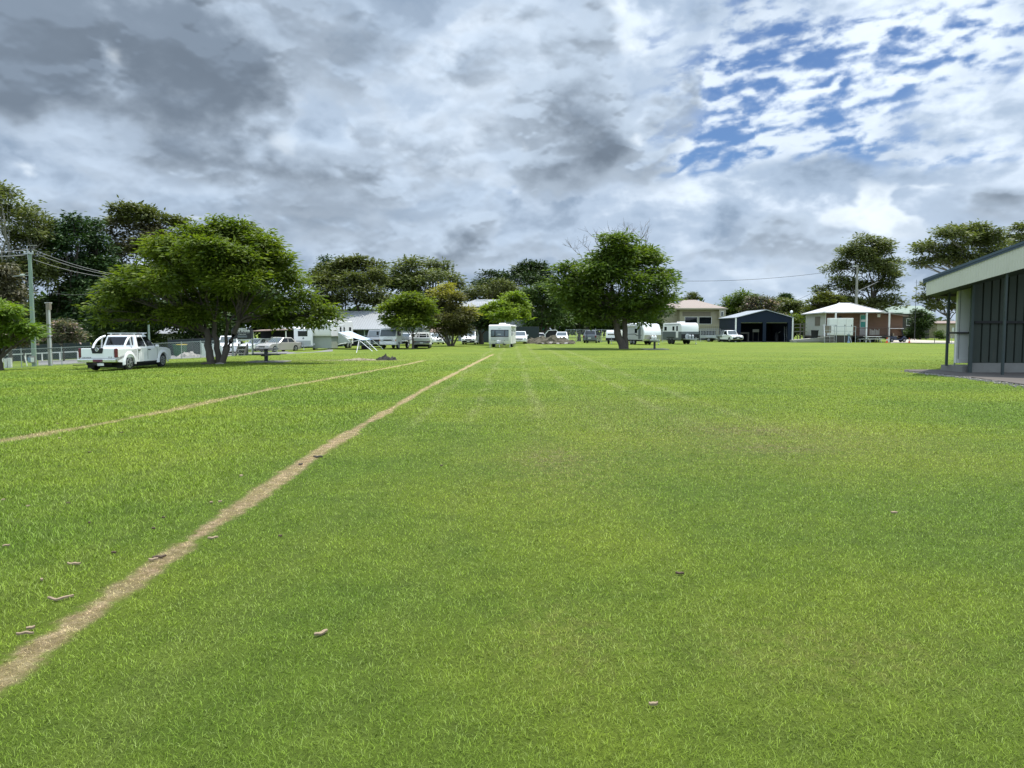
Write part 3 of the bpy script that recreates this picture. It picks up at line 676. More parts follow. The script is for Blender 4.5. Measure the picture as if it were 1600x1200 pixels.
# ------------------------------------------------------------------ trees
LEAF = dict(
    bright=leafy('leaf_bright', (0.050, 0.092, 0.011), (0.185, 0.225, 0.024), trans=0.42),
    feather=leafy('leaf_feathery', (0.060, 0.125, 0.012), (0.20, 0.27, 0.03), trans=0.45),
    mid=leafy('leaf_mid', (0.030, 0.065, 0.014), (0.095, 0.14, 0.025), trans=0.35),
    rich=leafy('leaf_rich', (0.038, 0.080, 0.014), (0.155, 0.205, 0.028), trans=0.38),
    olive=leafy('leaf_olive', (0.050, 0.066, 0.020), (0.150, 0.165, 0.046), trans=0.28),
    gum=leafy('leaf_gum', (0.055, 0.074, 0.028), (0.185, 0.205, 0.070), trans=0.3),
    brown=leafy('leaf_brownish', (0.058, 0.056, 0.030), (0.135, 0.125, 0.065), trans=0.25),
    dark=leafy('leaf_dark', (0.019, 0.042, 0.012), (0.062, 0.098, 0.022), trans=0.25),
    pine=leafy('leaf_pine', (0.018, 0.045, 0.015), (0.054, 0.100, 0.026), trans=0.2),
    fig=leafy('leaf_fig', (0.016, 0.036, 0.012), (0.055, 0.085, 0.022), trans=0.2),
    yellow=leafy('leaf_yellow', (0.18, 0.18, 0.03), (0.38, 0.34, 0.075), trans=0.35),
    bushy=leafy('leaf_bush', (0.055, 0.060, 0.020), (0.15, 0.14, 0.045), trans=0.3),
    pink=leafy('leaf_blossom', (0.055, 0.070, 0.035), (0.14, 0.14, 0.08), (0.42, 0.30, 0.28), trans=0.25, f2=0.30),
    tiered=leafy('leaf_tiered', (0.045, 0.070, 0.016), (0.17, 0.17, 0.035), trans=0.3),
    lemon=leafy('leaf_lemon', (0.085, 0.150, 0.015), (0.25, 0.31, 0.04), trans=0.42),
)

def leaves(r, lobes, n, size, tuft, per, flat=0.55, up=0.9, shell=0.55, droop=0.25, aspect=0.42, low=0.6):
    """leaf-sized faces in tufts on the shells of lobes (x,y,z,rx,ry,rz), local coordinates"""
    L = np.array(lobes, float); wgt = (L[:, 3] * L[:, 5] + L[:, 4] * L[:, 5] + L[:, 3] * L[:, 4]) ; wgt /= wgt.sum()
    nt = max(6, int(n / per)); k = r.choice(len(L), nt, p=wgt)
    d = r.normal(size=(nt, 3)); d /= np.linalg.norm(d, axis=1, keepdims=True)
    fl = (d[:, 2] < -0.25) & (r.random(nt) < low); d[fl, 2] *= -1
    rad = shell + (1.06 - shell) * r.random(nt) ** 0.6
    c = L[k, :3] + d * rad[:, None] * L[k, 3:6]
    c = np.repeat(c, per, 0); dd = np.repeat(d, per, 0); m = len(c)
    j = r.normal(size=(m, 3)) * tuft; j[:, 2] *= flat
    out = j.copy(); out[:, 2] = 0; out += dd * tuft * 0.6; out[:, 2] -= droop * tuft * (0.3 + r.random(m)); out += r.normal(size=(m, 3)) * tuft * 0.3
    out /= np.linalg.norm(out, axis=1, keepdims=True) + 1e-9
    p = c + j; s = size * r.uniform(0.6, 1.35, m)[:, None]
    nrm = np.array([0, 0, up]) + dd * 0.35 + r.normal(size=(m, 3)) * 0.45
    side = np.cross(out, nrm); side /= np.linalg.norm(side, axis=1, keepdims=True) + 1e-9
    tip = p + out * s; mid = p + out * s * 0.5 + np.cross(side, out) * s * 0.06
    a, b = mid + side * s * aspect * 0.5, mid - side * s * aspect * 0.5
    V = np.stack([p, a, tip, b], 1).reshape(-1, 3); i = np.arange(m) * 4
    Fc = np.stack([i, i + 1, i + 2, i + 3], 1)
    rnd = np.repeat(np.clip(np.repeat(r.random(nt), per) * 0.55 + r.random(m) * 0.45, 0, 1), 4)
    return V, Fc, rnd

def limb(mb, r, a, b, r0, r1, sag=0.0, wob=0.08, n=6, sides=7):
    a, b = Vector(a), Vector(b); L = (b - a).length; pts = []; rr = []
    for i in range(n + 1):
        t = i / n; p = a.lerp(b, t); e = math.sin(PI * t)
        p += Vector((r.normal(), r.normal(), r.normal() * 0.5)) * wob * L * e * 0.4 + Vector((0, 0, sag * L * e)); pts.append(p); rr.append(r0 * (1 - t) + r1 * t)
    mb.tube(pts, rr, sides); return pts

def tree(name, label, base_px, Y, lobes_px, leaf, n, size, tuft, per=9, trunk=0.3, forks=None, bark='bark', depth=1.0, seed=0, group=None, ylobe=None, stems=None, cat='tree', crown2=None, twigs=0, limbs=True, **kw):
    """lobes given in photo units (px, py, rx, ry[, depth shift m]) about the tree's own distance Y"""
    r = np.random.default_rng(1000 + seed)
    base = F(base_px, Y); t = thing(name, label, cat, base, 0, group)
    def conv(Ls):
        out = []
        for q in Ls:
            c = W(q[0], q[1], Y) - base; k = Y / FOC; dy = q[4] if len(q) > 4 else r.uniform(-0.45, 0.45) * q[2] * k * depth * 1.6
            out.append((c.x, dy, c.z, q[2] * k, (q[2] * 0.5 + q[3] * 0.5) * k * depth, q[3] * k))
        return out
    L = conv(lobes_px)
    def clumps(Ls, q=10, f=.40):
        """each bough carries several uneven clumps of foliage"""
        out = []
        for l in Ls:
            k = max(3, int(q * r.uniform(.7, 1.3)))
            for _ in range(k):
                d = r.normal(size=3); d /= np.linalg.norm(d); d[2] = d[2] if d[2] > -.35 else -d[2]; e = r.uniform(.45, .92); g = f * r.uniform(.6, 1.35)
                out.append((l[0] + d[0] * l[3] * e, l[1] + d[1] * l[4] * e, l[2] + d[2] * l[5] * e, l[3] * g, l[4] * g, max(l[5], .6 * l[3]) * g * .80))
        return out
    mb = MB(); zmin = min(l[2] - l[5] for l in L); ztop = max(l[2] + l[5] for l in L)
    if stems is None: stems = [(0, 0, 0.0, 0, max(zmin * 0.8, 0.15 * ztop), 1.0)]
    tops = []
    for (x0, y0, x1, y1, z1, f) in stems:
        mb.tube([(x0, y0, -0.25), (x0, y0, 0.12)], [trunk * f * 1.5, trunk * f * 1.12], 9)
        pts = limb(mb, r, (x0, y0, 0.1), (x1, y1, z1), trunk * f * 1.12, trunk * f * 0.75, 0, 0.05, 6, 9); tops.append((pts[-1], trunk * f * 0.75))
    if limbs:
        for l in L:
            c = Vector(l[:3]) + Vector((0, 0, -0.2 * l[5])); st, rr = min(tops, key=lambda q: (q[0] - c).length)
            if (c - st).length < 0.2: continue
            rb = rr * 0.55
            pts = limb(mb, r, st - Vector((0, 0, rr)), c, rb, max(rb * 0.28, 0.012), 0.06, 0.10, 7, 6)
            for q in range(4):
                d = r.normal(size=3); d /= np.linalg.norm(d); d[2] = abs(d[2]) * 0.7
                e = Vector(l[:3]) + Vector((d[0] * l[3], d[1] * l[4], d[2] * l[5])) * 0.8
                limb(mb, r, pts[int(r.integers(3, 7))], e, max(rb * 0.32, 0.012), 0.008, 0.03, 0.12, 4, 4)
    mb.build('trunk', M[bark], t, smooth=60)
    kw.setdefault('shell', .25)
    V, Fc, rnd = leaves(r, clumps(L), n, size, tuft, per, **kw)
    link_mesh('crown', np_mesh('crown', V, Fc, {'rnd': rnd}), LEAF[leaf], t)
    if crown2:
        lb2, leaf2, n2, lab2 = crown2
        V, Fc, rnd = leaves(r, clumps(conv(lb2)), n2, size, tuft, per, **kw)
        o = link_mesh('crown', np_mesh('crown', V, Fc, {'rnd': rnd}), LEAF[leaf2], t); o['label'] = lab2
    return t

# the two field trees
tree('spreading_tree', 'broad green shade tree with several stems behind the white double-cab ute', 333, 42.2,
     [(345, 362, 30, 16), (312, 372, 34, 20), (382, 366, 30, 18), (340, 392, 62, 34), (285, 398, 42, 32), (400, 396, 42, 32), (250, 415, 34, 30), (430, 422, 36, 32), (330, 425, 80, 40, -2.0), (220, 440, 34, 30), (445, 448, 36, 30), (270, 455, 50, 36, -2.2), (395, 455, 56, 36, -2.2), (200, 462, 34, 26), (185, 492, 30, 20), (230, 492, 40, 20), (470, 470, 30, 26), (440, 488, 36, 20, -1), (492, 490, 26, 20), (515, 496, 18, 14),
      (340, 345, 12, 8), (372, 350, 12, 9), (428, 383, 9, 9), (410, 372, 12, 10), (152, 486, 12, 9), (180, 452, 14, 12), (330, 472, 70, 18, 1.5), (270, 495, 50, 14, 1.5), (310, 410, 80, 46, 2.6), (400, 440, 60, 44, 2.6), (240, 445, 56, 40, 2.6), (300, 498, 50, 10, -1), (160, 505, 18, 12), (500, 506, 26, 11), (462, 502, 32, 12), (432, 503, 28, 12)],
     'bright', 62000, 0.30, 0.25, 12, trunk=0.17, seed=1, stems=[(-0.15, 0, -0.45, 0.2, 1.9, 1.15), (0.15, 0.25, -0.05, 0.3, 2.3, 0.9), (0.5, -0.1, 1.45, 0, 2.4, 0.9), (0.42, 0.3, 0.5, 0.8, 2.2, 0.6)], aspect=0.34, flat=0.45, droop=0.5, depth=.8)
tr = tree('shade_tree', 'rounded dark green tree with bare dead twigs on top, leaning trunk on open lawn', 974, 74.0,
     [(965, 408, 42, 32), (925, 425, 42, 32), (1010, 422, 36, 32), (895, 450, 30, 30), (960, 450, 55, 36, -2), (1022, 452, 34, 26), (915, 480, 40, 22), (1000, 480, 40, 22), (965, 388, 30, 16), (888, 425, 18, 14), (1038, 435, 20, 14), (1040, 462, 20, 16), (940, 498, 42, 14), (985, 498, 38, 13), (1000, 398, 28, 16), (1046, 466, 10, 10, 2), (960, 430, 60, 40, 2.5), (930, 470, 50, 30, 2.5), (1015, 485, 30, 14, 1), (950, 375, 14, 8), (895, 482, 22, 14)],
     'rich', 34000, 0.46, 0.38, 11, trunk=0.36, seed=2, stems=[(0, 0, -0.9, 0.2, 3.2, 1.0), (0.25, 0.1, 0.15, 0.3, 3.3, 0.75)], aspect=0.36, flat=0.45, droop=0.4)
def dead_twigs(t, Y, spots, seed):
    r = np.random.default_rng(seed); mb = MB(); b = Vector(t.location)
    for px0, py0, px1, py1 in spots:
        p, q = W(px0, py0, Y) - b, W(px1, py1, Y) - b; off = r.uniform(-1.5, 1.5); p.y += off; q.y += off
        pts = limb(mb, r, p, q, 0.035, 0.012, 0.0, 0.12, 6, 4)
        for k in range(7):
            s = pts[int(r.integers(2, 7))]; d = (q - p).normalized() * r.uniform(0.3, 0.9) + Vector((r.normal() * 0.45, r.normal() * 0.4, 0.25 + r.normal() * 0.3))
            e = s + d; limb(mb, r, s, e, 0.02, 0.008, 0, 0.1, 3, 3)
            for _ in range(2): limb(mb, r, s.lerp(e, 0.6), e + Vector((r.normal() * .35, r.normal() * .3, .15 + r.normal() * .25)), 0.013, 0.006, 0, 0.1, 2, 3)
    o = mb.build('dead_twigs', M['twig'], t); o['label'] = 'bare grey twigs above the crown'
dead_twigs(tr, 74.0, [(930, 400, 912, 378), (945, 392, 930, 368), (985, 385, 988, 364), (1000, 388, 1004, 362), (965, 380, 958, 368), (915, 405, 895, 385), (1010, 390, 1013, 372), (975, 380, 975, 366)], 5)

# left edge
tree('feathery_tree', 'bright feathery tree overhanging from the left edge beside the tall pole', -4, 47, [(8, 494, 34, 16), (32, 512, 22, 12), (-20, 500, 40, 32), (6, 484, 20, 10), (46, 522, 12, 9), (20, 520, 30, 14), (2, 538, 14, 14)],
     'feather', 9000, 0.32, 0.22, 10, trunk=0.22, seed=3, aspect=0.34, droop=0.8, flat=0.4)
far = [
 ('gum_tree', 'tall open gum tree rising highest at the left edge', 22, 100, [(18, 318, 40, 26), (50, 352, 26, 22), (8, 350, 40, 40), (30, 392, 42, 36), (10, 430, 45, 40), (50, 430, 30, 34), (0, 300, 20, 12), (62, 372, 14, 12), (30, 480, 40, 40)], 'gum', 16000, .55, .5, dict(trunk=.5, bark='pale_bark', aspect=.4)),
 ('drooping_tree', 'brown-tinged drooping tree behind the tall pole at the left edge', 14, 82, [(8, 432, 20, 22), (4, 460, 24, 30), (16, 490, 18, 26), (-10, 440, 20, 30)], 'brown', 5000, .5, .4, dict(trunk=.2, droop=1.2)),
 ('conifer_tree', 'dark pointed conifer left of the brown-green gum, taller of the dark pair', 118, 104, [(117, 346, 8, 12), (116, 362, 20, 20), (110, 392, 28, 28), (118, 425, 32, 34), (122, 465, 34, 36), (125, 505, 34, 30)], 'pine', 11000, .6, .5, dict(trunk=.4, droop=.6)),
 ('conifer_tree', 'dark ragged conifer with a double top between pole and brown-green gum', 150, 108, [(142, 352, 7, 10), (150, 358, 10, 14), (146, 385, 26, 28), (150, 425, 34, 34), (150, 470, 36, 38), (158, 510, 36, 28)], 'pine', 11000, .6, .5, dict(trunk=.4, droop=.6)),
 ('conifer_tree', 'dark lower conifer wedged between the edge gum and the tall pointed conifer', 88, 106, [(84, 362, 16, 18), (82, 390, 22, 28), (86, 430, 28, 34), (90, 475, 30, 36), (84, 510, 30, 26)], 'dark', 9500, .6, .5, dict(trunk=.35)),
 ('brown_gum_tree', 'brown-green gum with a flat green cap rising behind the broad shade tree', 205, 116, [(186, 368, 26, 22), (235, 368, 34, 22), (175, 395, 22, 26), (215, 405, 40, 34), (200, 445, 44, 34), (250, 400, 36, 34)], 'brown', 10000, .6, .5, dict(trunk=.5, bark='pale_bark', crown2=([(212, 335, 36, 12), (245, 342, 28, 12), (188, 345, 20, 10), (270, 350, 18, 10)], 'olive', 4500, 'greener flat cap of leaves'))),
 ('understorey_tree', 'dark dense tree low behind the white double-cab ute', 200, 96, [(200, 480, 46, 34), (180, 515, 40, 26), (225, 510, 40, 26), (240, 470, 36, 30)], 'dark', 9000, .6, .5, {}),
 ('understorey_tree', 'dark dense tree filling the gaps behind the stems of the broad shade tree', 320, 98, [(300, 470, 46, 36), (345, 480, 44, 34), (280, 508, 34, 20), (390, 470, 40, 32), (335, 512, 40, 14), (425, 475, 40, 26)], 'dark', 10000, .6, .5, {}),
 ('boundary_shrub', 'dark shrub at the foot of the edge gum, behind the screen fence', 30, 97, [(20, 540, 30, 16), (45, 530, 26, 22), (10, 525, 26, 20), (40, 552, 34, 8)], 'dark', 4500, .5, .42, dict(trunk=.1, cat='shrub', limbs=False)),
 ('boundary_shrub', 'dark shrub between the tall pole and the white ute, behind the screen fence', 100, 98, [(88, 535, 28, 20), (118, 540, 28, 18), (110, 522, 26, 16), (104, 553, 34, 7)], 'dark', 4500, .5, .42, dict(trunk=.1, cat='shrub', limbs=False)),
 ('boundary_shrub', 'dark shrub directly behind the roof racks of the white ute', 170, 99, [(155, 535, 28, 18), (185, 532, 28, 20), (205, 540, 26, 14), (178, 550, 40, 8)], 'dark', 4500, .5, .42, dict(trunk=.1, cat='shrub', limbs=False)),
 ('boundary_shrub', 'dark shrub between the white ute and the pale cottage', 232, 98, [(225, 532, 26, 18), (246, 538, 16, 12), (235, 550, 26, 7)], 'mid', 3500, .46, .4, dict(trunk=.1, cat='shrub', limbs=False)),
 ('boundary_shrub', 'dark shrub right of the pale cottage, behind the spreading tree stems', 315, 100, [(305, 528, 24, 16), (335, 530, 24, 14), (320, 544, 34, 7), (365, 528, 20, 14), (345, 540, 30, 8)], 'dark', 4500, .46, .4, dict(trunk=.1, cat='shrub', limbs=False)),
 ('flowering_shrub', 'grey-green shrub flecked with pale pink flowers left of the white ute', 98, 76, [(97, 520, 22, 18), (80, 528, 16, 14), (112, 528, 14, 14), (92, 508, 12, 8)], 'pink', 3600, .34, .3, dict(trunk=.08, cat='shrub')),
 ('flowering_shrub', 'straggly brownish shrub flecked with pale flowers beside the feathery tree', 36, 78, [(38, 530, 18, 14), (24, 536, 14, 12), (50, 522, 10, 10)], 'pink', 2600, .34, .3, dict(trunk=.08, cat='shrub')),
 ('olive_gum_tree', 'olive-brown domed gum with many dark stems behind the awning and truck', 558, 104, [(520, 428, 32, 22), (560, 426, 42, 20), (592, 446, 24, 26), (510, 452, 28, 26), (555, 455, 45, 24), (598, 470, 14, 16), (502, 474, 20, 14), (535, 474, 22, 12), (574, 472, 28, 10), (540, 412, 16, 8)], 'olive', 17000, .5, .42, dict(trunk=.28, stems=[(0, 0, -1.4, 0, 4.0, .9), (.3, .2, .2, .3, 4.4, 1.), (.5, 0, 1.9, -.2, 3.8, .8), (-.3, .2, -2.6, .4, 3.2, .7)])),
 ('conifer_tree', 'small dark conifer tip poking above the olive-brown domed gum', 512, 130, [(512, 407, 7, 7), (512, 418, 14, 9), (512, 435, 16, 12)], 'pine', 2500, .5, .4, dict(trunk=.3)),
 ('broad_tree', 'grey-green broad tree on the skyline behind the yellow-flowering bush', 672, 132, [(650, 424, 34, 18), (682, 422, 30, 17), (700, 440, 22, 16), (668, 445, 46, 18), (712, 448, 10, 10), (640, 440, 22, 14), (660, 470, 50, 20)], 'gum', 11000, .6, .5, dict(trunk=.5, crown2=([(622, 436, 22, 10), (635, 448, 26, 12), (610, 446, 12, 8)], 'fig', 4000, 'darker flat-topped side of the crown'))),
 ('fig_tree', 'very dark round fig on the skyline, taller of the two left of the twiggy tree', 830, 150, [(828, 424, 24, 17), (848, 436, 16, 16), (812, 432, 16, 14), (834, 446, 34, 14)], 'fig', 7000, .6, .5, dict(trunk=.6)),
 ('fig_tree', 'very dark low fig on the skyline, the lower left one of the two', 772, 150, [(772, 438, 24, 15), (750, 444, 12, 10), (792, 440, 14, 14), (775, 452, 34, 12)], 'fig', 6000, .6, .5, dict(trunk=.5)),
 ('hedge_tree', 'grey-green bushy tree behind the grey roof of the two-storey house', 765, 140, [(745, 458, 20, 12), (770, 452, 24, 14), (795, 456, 20, 12), (735, 466, 14, 10), (780, 468, 40, 12)], 'olive', 6000, .55, .5, dict(trunk=.3)),
 ('fine_leaf_tree', 'feathery mid-green tree right of the two-storey house', 848, 122, [(850, 458, 22, 16), (838, 478, 22, 20), (862, 482, 22, 22), (845, 505, 26, 16), (872, 470, 16, 18), (826, 462, 12, 12), (876, 500, 18, 16)], 'mid', 10000, .5, .45, dict(trunk=.3, droop=.8)),
 ('fine_leaf_tree', 'dark tree in the gap behind the lamp with two globes', 905, 128, [(905, 490, 26, 22), (930, 500, 24, 14), (895, 505, 20, 14), (950, 490, 30, 20)], 'dark', 7000, .55, .45, dict(trunk=.3)),
 ('round_tree', 'small round green street tree on a slim stem beside the white truck', 645, 74, [(640, 472, 26, 14), (622, 488, 22, 18), (656, 490, 22, 20), (640, 505, 32, 14), (612, 504, 14, 11), (664, 508, 12, 10), (640, 482, 30, 18, 1.5), (606, 484, 10, 9)], 'bright', 15000, .34, .28, dict(trunk=.11)),
 ('yellow_flowering_tree', 'straggly multi-stemmed tree with golden yellow tips beside the small white van', 703, 88, [(690, 480, 20, 14), (705, 498, 26, 18), (685, 512, 16, 16), (722, 508, 18, 14), (705, 522, 26, 12), (714, 470, 14, 14)], 'bushy', 9000, .36, .32, dict(trunk=.12, stems=[(0, 0, -.8, 0, 2.2, 1), (.2, .2, .3, .2, 2.4, 1), (-.2, 0, -1.6, .1, 1.8, .8), (.4, 0, 1.3, 0, 2.0, .8)], crown2=([(696, 449, 9, 7), (688, 462, 15, 10), (704, 465, 12, 9), (732, 488, 10, 8), (720, 498, 7, 5), (700, 480, 14, 5), (738, 496, 6, 5)], 'yellow', 2600, 'golden yellow flowering tips'))),
 ('bright_tree', 'bright yellow-green tree behind the single white caravan', 788, 94, [(803, 466, 14, 9), (785, 484, 26, 13), (762, 490, 16, 12), (814, 482, 12, 12), (818, 496, 8, 10), (785, 498, 34, 12), (800, 476, 18, 8)], 'lemon', 11000, .4, .32, dict(trunk=.14)),
 ('understorey_tree', 'dark shrubby growth under the bright tree behind the white caravan', 752, 100, [(752, 500, 20, 14), (765, 508, 22, 10), (742, 506, 12, 8)], 'dark', 3500, .45, .4, {}),
 ('mango_tree', 'round dark green tree behind the navy shed, beside the cream house', 1152, 140, [(1152, 474, 24, 15), (1140, 490, 20, 16), (1165, 488, 26, 18), (1150, 510, 34, 16), (1170, 468, 14, 10)], 'rich', 9000, .55, .45, dict(trunk=.4)),
 ('blossom_tree', 'round tree dusted with pale pink blossom above the navy shed roof', 1192, 134, [(1184, 474, 18, 12), (1200, 480, 16, 10), (1174, 486, 16, 10), (1192, 492, 28, 10)], 'pink', 7000, .45, .4, dict(trunk=.3)),
 ('grey_green_tree', 'grey-green tree right of the pink blossom tree', 1226, 150, [(1222, 478, 16, 10), (1240, 482, 18, 11), (1230, 492, 26, 12), (1208, 484, 10, 8), (1262, 488, 14, 12)], 'gum', 7000, .55, .45, dict(trunk=.3)),
 ('conifer_tree', 'small dark round-topped conifer on the skyline above the grey-green tree', 1228, 175, [(1228, 463, 8, 4), (1228, 470, 10, 6)], 'pine', 1600, .5, .4, dict(trunk=.3)),
 ('leafy_bush', 'light green bush between the navy shed and the weatherboard clubhouse', 1246, 138, [(1246, 500, 10, 10), (1250, 512, 12, 10), (1240, 510, 8, 10)], 'bright', 2600, .36, .32, dict(trunk=.08, cat='bush')),
 ('tiered_conifer', 'wide tiered conifer with golden-green shelves behind the clubhouse roof', 1296, 140, [(1288, 461, 10, 3.5), (1284, 468, 16, 3.5), (1302, 466, 16, 2.5), (1312, 471, 12, 2.5), (1276, 475, 20, 4), (1300, 478, 24, 4), (1280, 485, 28, 6), (1310, 486, 20, 6), (1270, 494, 24, 10), (1300, 500, 34, 12)], 'tiered', 9000, .5, .36, dict(trunk=.3, droop=.1, flat=.25, low=.9)),
 ('big_gum_tree', 'biggest spreading gum, standing behind the clubhouse and its pole', 1352, 160, [(1350, 385, 32, 13), (1330, 402, 26, 17), (1374, 398, 28, 17), (1318, 425, 22, 18), (1356, 425, 34, 18), (1388, 422, 20, 14), (1312, 448, 24, 14), (1345, 452, 28, 14), (1382, 452, 24, 14), (1290, 455, 14, 10), (1394, 432, 14, 7), (1400, 410, 12, 5), (1330, 478, 40, 12), (1385, 472, 22, 12), (1365, 478, 20, 10), (1350, 405, 40, 20, 3), (1396, 476, 12, 10)], 'gum', 26000, .62, .5, dict(trunk=.5, stems=[(0, 0, -2, 0, 7, 1), (.6, .2, 1.2, .2, 8, .9), (1, 0, 3.4, 0, 6.5, .7), (-.5, 0, -4.5, .5, 6, .6)])),
 ('open_gum_tree', 'airy gum whose branches reach left over the pale-green fascia of the pavilion', 1530, 112, [(1475, 372, 26, 12), (1455, 388, 20, 9), (1440, 386, 10, 5), (1500, 362, 26, 13), (1530, 358, 26, 14), (1545, 382, 30, 14), (1490, 395, 34, 11), (1466, 408, 24, 8), (1440, 412, 14, 4), (1510, 410, 30, 9), (1548, 372, 14, 12), (1550, 400, 30, 14), (1424, 410, 8, 4), (1520, 378, 30, 16)], 'gum', 15000, .5, .42, dict(trunk=.4, bark='pale_bark', stems=[(0, 0, -1, 0, 8, 1), (.4, 0, 1, .2, 8.5, .8)])),
 ('open_gum_tree', 'airy gum cut off by the right edge above the pavilion roof', 1640, 120, [(1588, 372, 14, 10), (1600, 362, 18, 12), (1620, 380, 30, 20), (1580, 384, 12, 6), (1640, 390, 30, 20)], 'gum', 6000, .5, .42, dict(trunk=.4, bark='pale_bark')),
 ('gap_gum_tree', 'ragged dark gum seen low under the left end of the pavilion fascia', 1482, 106, [(1452, 448, 12, 10), (1448, 466, 14, 8), (1470, 466, 18, 12), (1488, 456, 18, 14), (1462, 480, 14, 6), (1486, 482, 14, 6), (1500, 475, 16, 14)], 'olive', 5500, .42, .36, dict(trunk=.2, shell=.2)),
 ('vine_shrub', 'tall dark vine-covered shrub between clubhouse and beige shed', 1438, 150, [(1440, 492, 12, 9), (1438, 504, 15, 12), (1436, 516, 16, 10), (1448, 500, 8, 10), (1436, 526, 16, 7)], 'dark', 7500, .42, .36, dict(trunk=.2, cat='shrub', shell=.3, limbs=False)),
 ('leafy_bush', 'small round bush in front of the beige shed', 1467, 150, [(1467, 522, 7, 4), (1467, 527, 7, 5)], 'mid', 1400, .32, .26, dict(trunk=.05, cat='bush', limbs=False)),
 ('garden_shrub', 'low green shrubs beside the wall of the green-roofed hall', 1418, 152, [(1420, 521, 10, 7), (1410, 524, 8, 6), (1416, 527, 12, 5)], 'mid', 2200, .34, .28, dict(trunk=.05, cat='shrub', limbs=False)),
 ('paddock_tree', 'distant tree behind the second caravan, left of the cream house', 1085, 185, [(1080, 463, 8, 5), (1088, 468, 9, 6), (1074, 470, 10, 6)], 'olive', 1800, .5, .4, dict(trunk=.2)),
 ('understorey_tree', 'dark tree behind the camper trailer and silver caravan', 985, 132, [(985, 500, 36, 18), (1020, 496, 26, 14), (1005, 512, 40, 10)], 'dark', 6000, .55, .45, {}),
]
for k, (nm, lb, bx, Y, L, leaf, n, sz, tf, kw) in enumerate(far):
    tree(nm, lb, bx, Y, L, leaf, n, sz, tf, seed=10 + k, **kw)

# the far wood that closes the field: one mass nobody could count
def far_wood():
    r = np.random.default_rng(77); L = []
    for px in range(-60, 1130, 24):
        Y = 190 + r.uniform(-8, 8); top = 486 + r.uniform(-8, 8)
        if px < 420: top = 470 + r.uniform(-12, 12)
        c = W(px, (top + 516) / 2 + 3, Y); L.append((c.x, c.y, c.z, 24 * Y / FOC, 4.0, (524 - top) / 2 * Y / FOC))
    for px in range(1120, 1460, 24):
        Y = 200 + r.uniform(-8, 8); top = 498 + r.uniform(-5, 5)
        c = W(px, (top + 518) / 2, Y); L.append((c.x, c.y, c.z, 24 * Y / FOC, 4.0, (524 - top) / 2 * Y / FOC))
    V, Fc, rnd = leaves(r, L, 75000, 1.25, 0.7, 9, aspect=.7, shell=.1)
    o = link_mesh('far_wood', np_mesh('far_wood', V, Fc, {'rnd': rnd}), LEAF['dark']); tag(o, 'dark belt of distant trees closing off the field', 'woodland', kind='stuff')
far_wood()
# ------------------------------------------------------------------ vehicles (local: +x forward, +y left, z up, origin on the ground)
def wheel(t, x, y, r, w=0.22, rim='alloy', spokes=6, front=False):
    s = 1 if y > 0 else -1
    o = MB().lathe((x, y, r), [(r * .62, -w * .5), (r * .9, -w * .5), (r * .985, -w * .34), (r, 0), (r * .985, w * .34), (r * .9, w * .5), (r * .62, w * .5)], 22, 'Y').build('wheel', M['rubber'], t, smooth=40)
    m = MB(); yo = y + s * w * .40
    m.lathe((x, yo, r), [(r * .60, -.03), (r * .63, .0), (r * .63, .03), (r * .55, .035), (r * .52, -.01 * s), (0.01, -.01 * s)] if s > 0 else [(0.01, .01), (r * .52, .01), (r * .55, -.035), (r * .63, -.03), (r * .63, 0), (r * .60, .03)], 20, 'Y')
    for k in range(spokes):
        a = 2 * PI * k / spokes + .3
        m.bar((x, yo + s * .03, r), (x + r * .57 * math.cos(a), yo + s * .03, r + r * .57 * math.sin(a)), r * .17, .03)
    m.lathe((x, yo + s * .02, r), [(r * .14, -.03), (r * .14, .03)], 10, 'Y')
    m.build('rim', M[rim], o)
    return o

def arch(xc, rw, ra, z0):
    """wheel-arch notch from front to rear along the sill"""
    a0 = math.asin(max(-1, min(1, (z0 - rw) / ra))); n = 9
    return [(xc + ra * math.cos(a0 + (PI - 2 * a0) * k / n), rw + ra * math.sin(a0 + (PI - 2 * a0) * k / n)) for k in range(n + 1)]

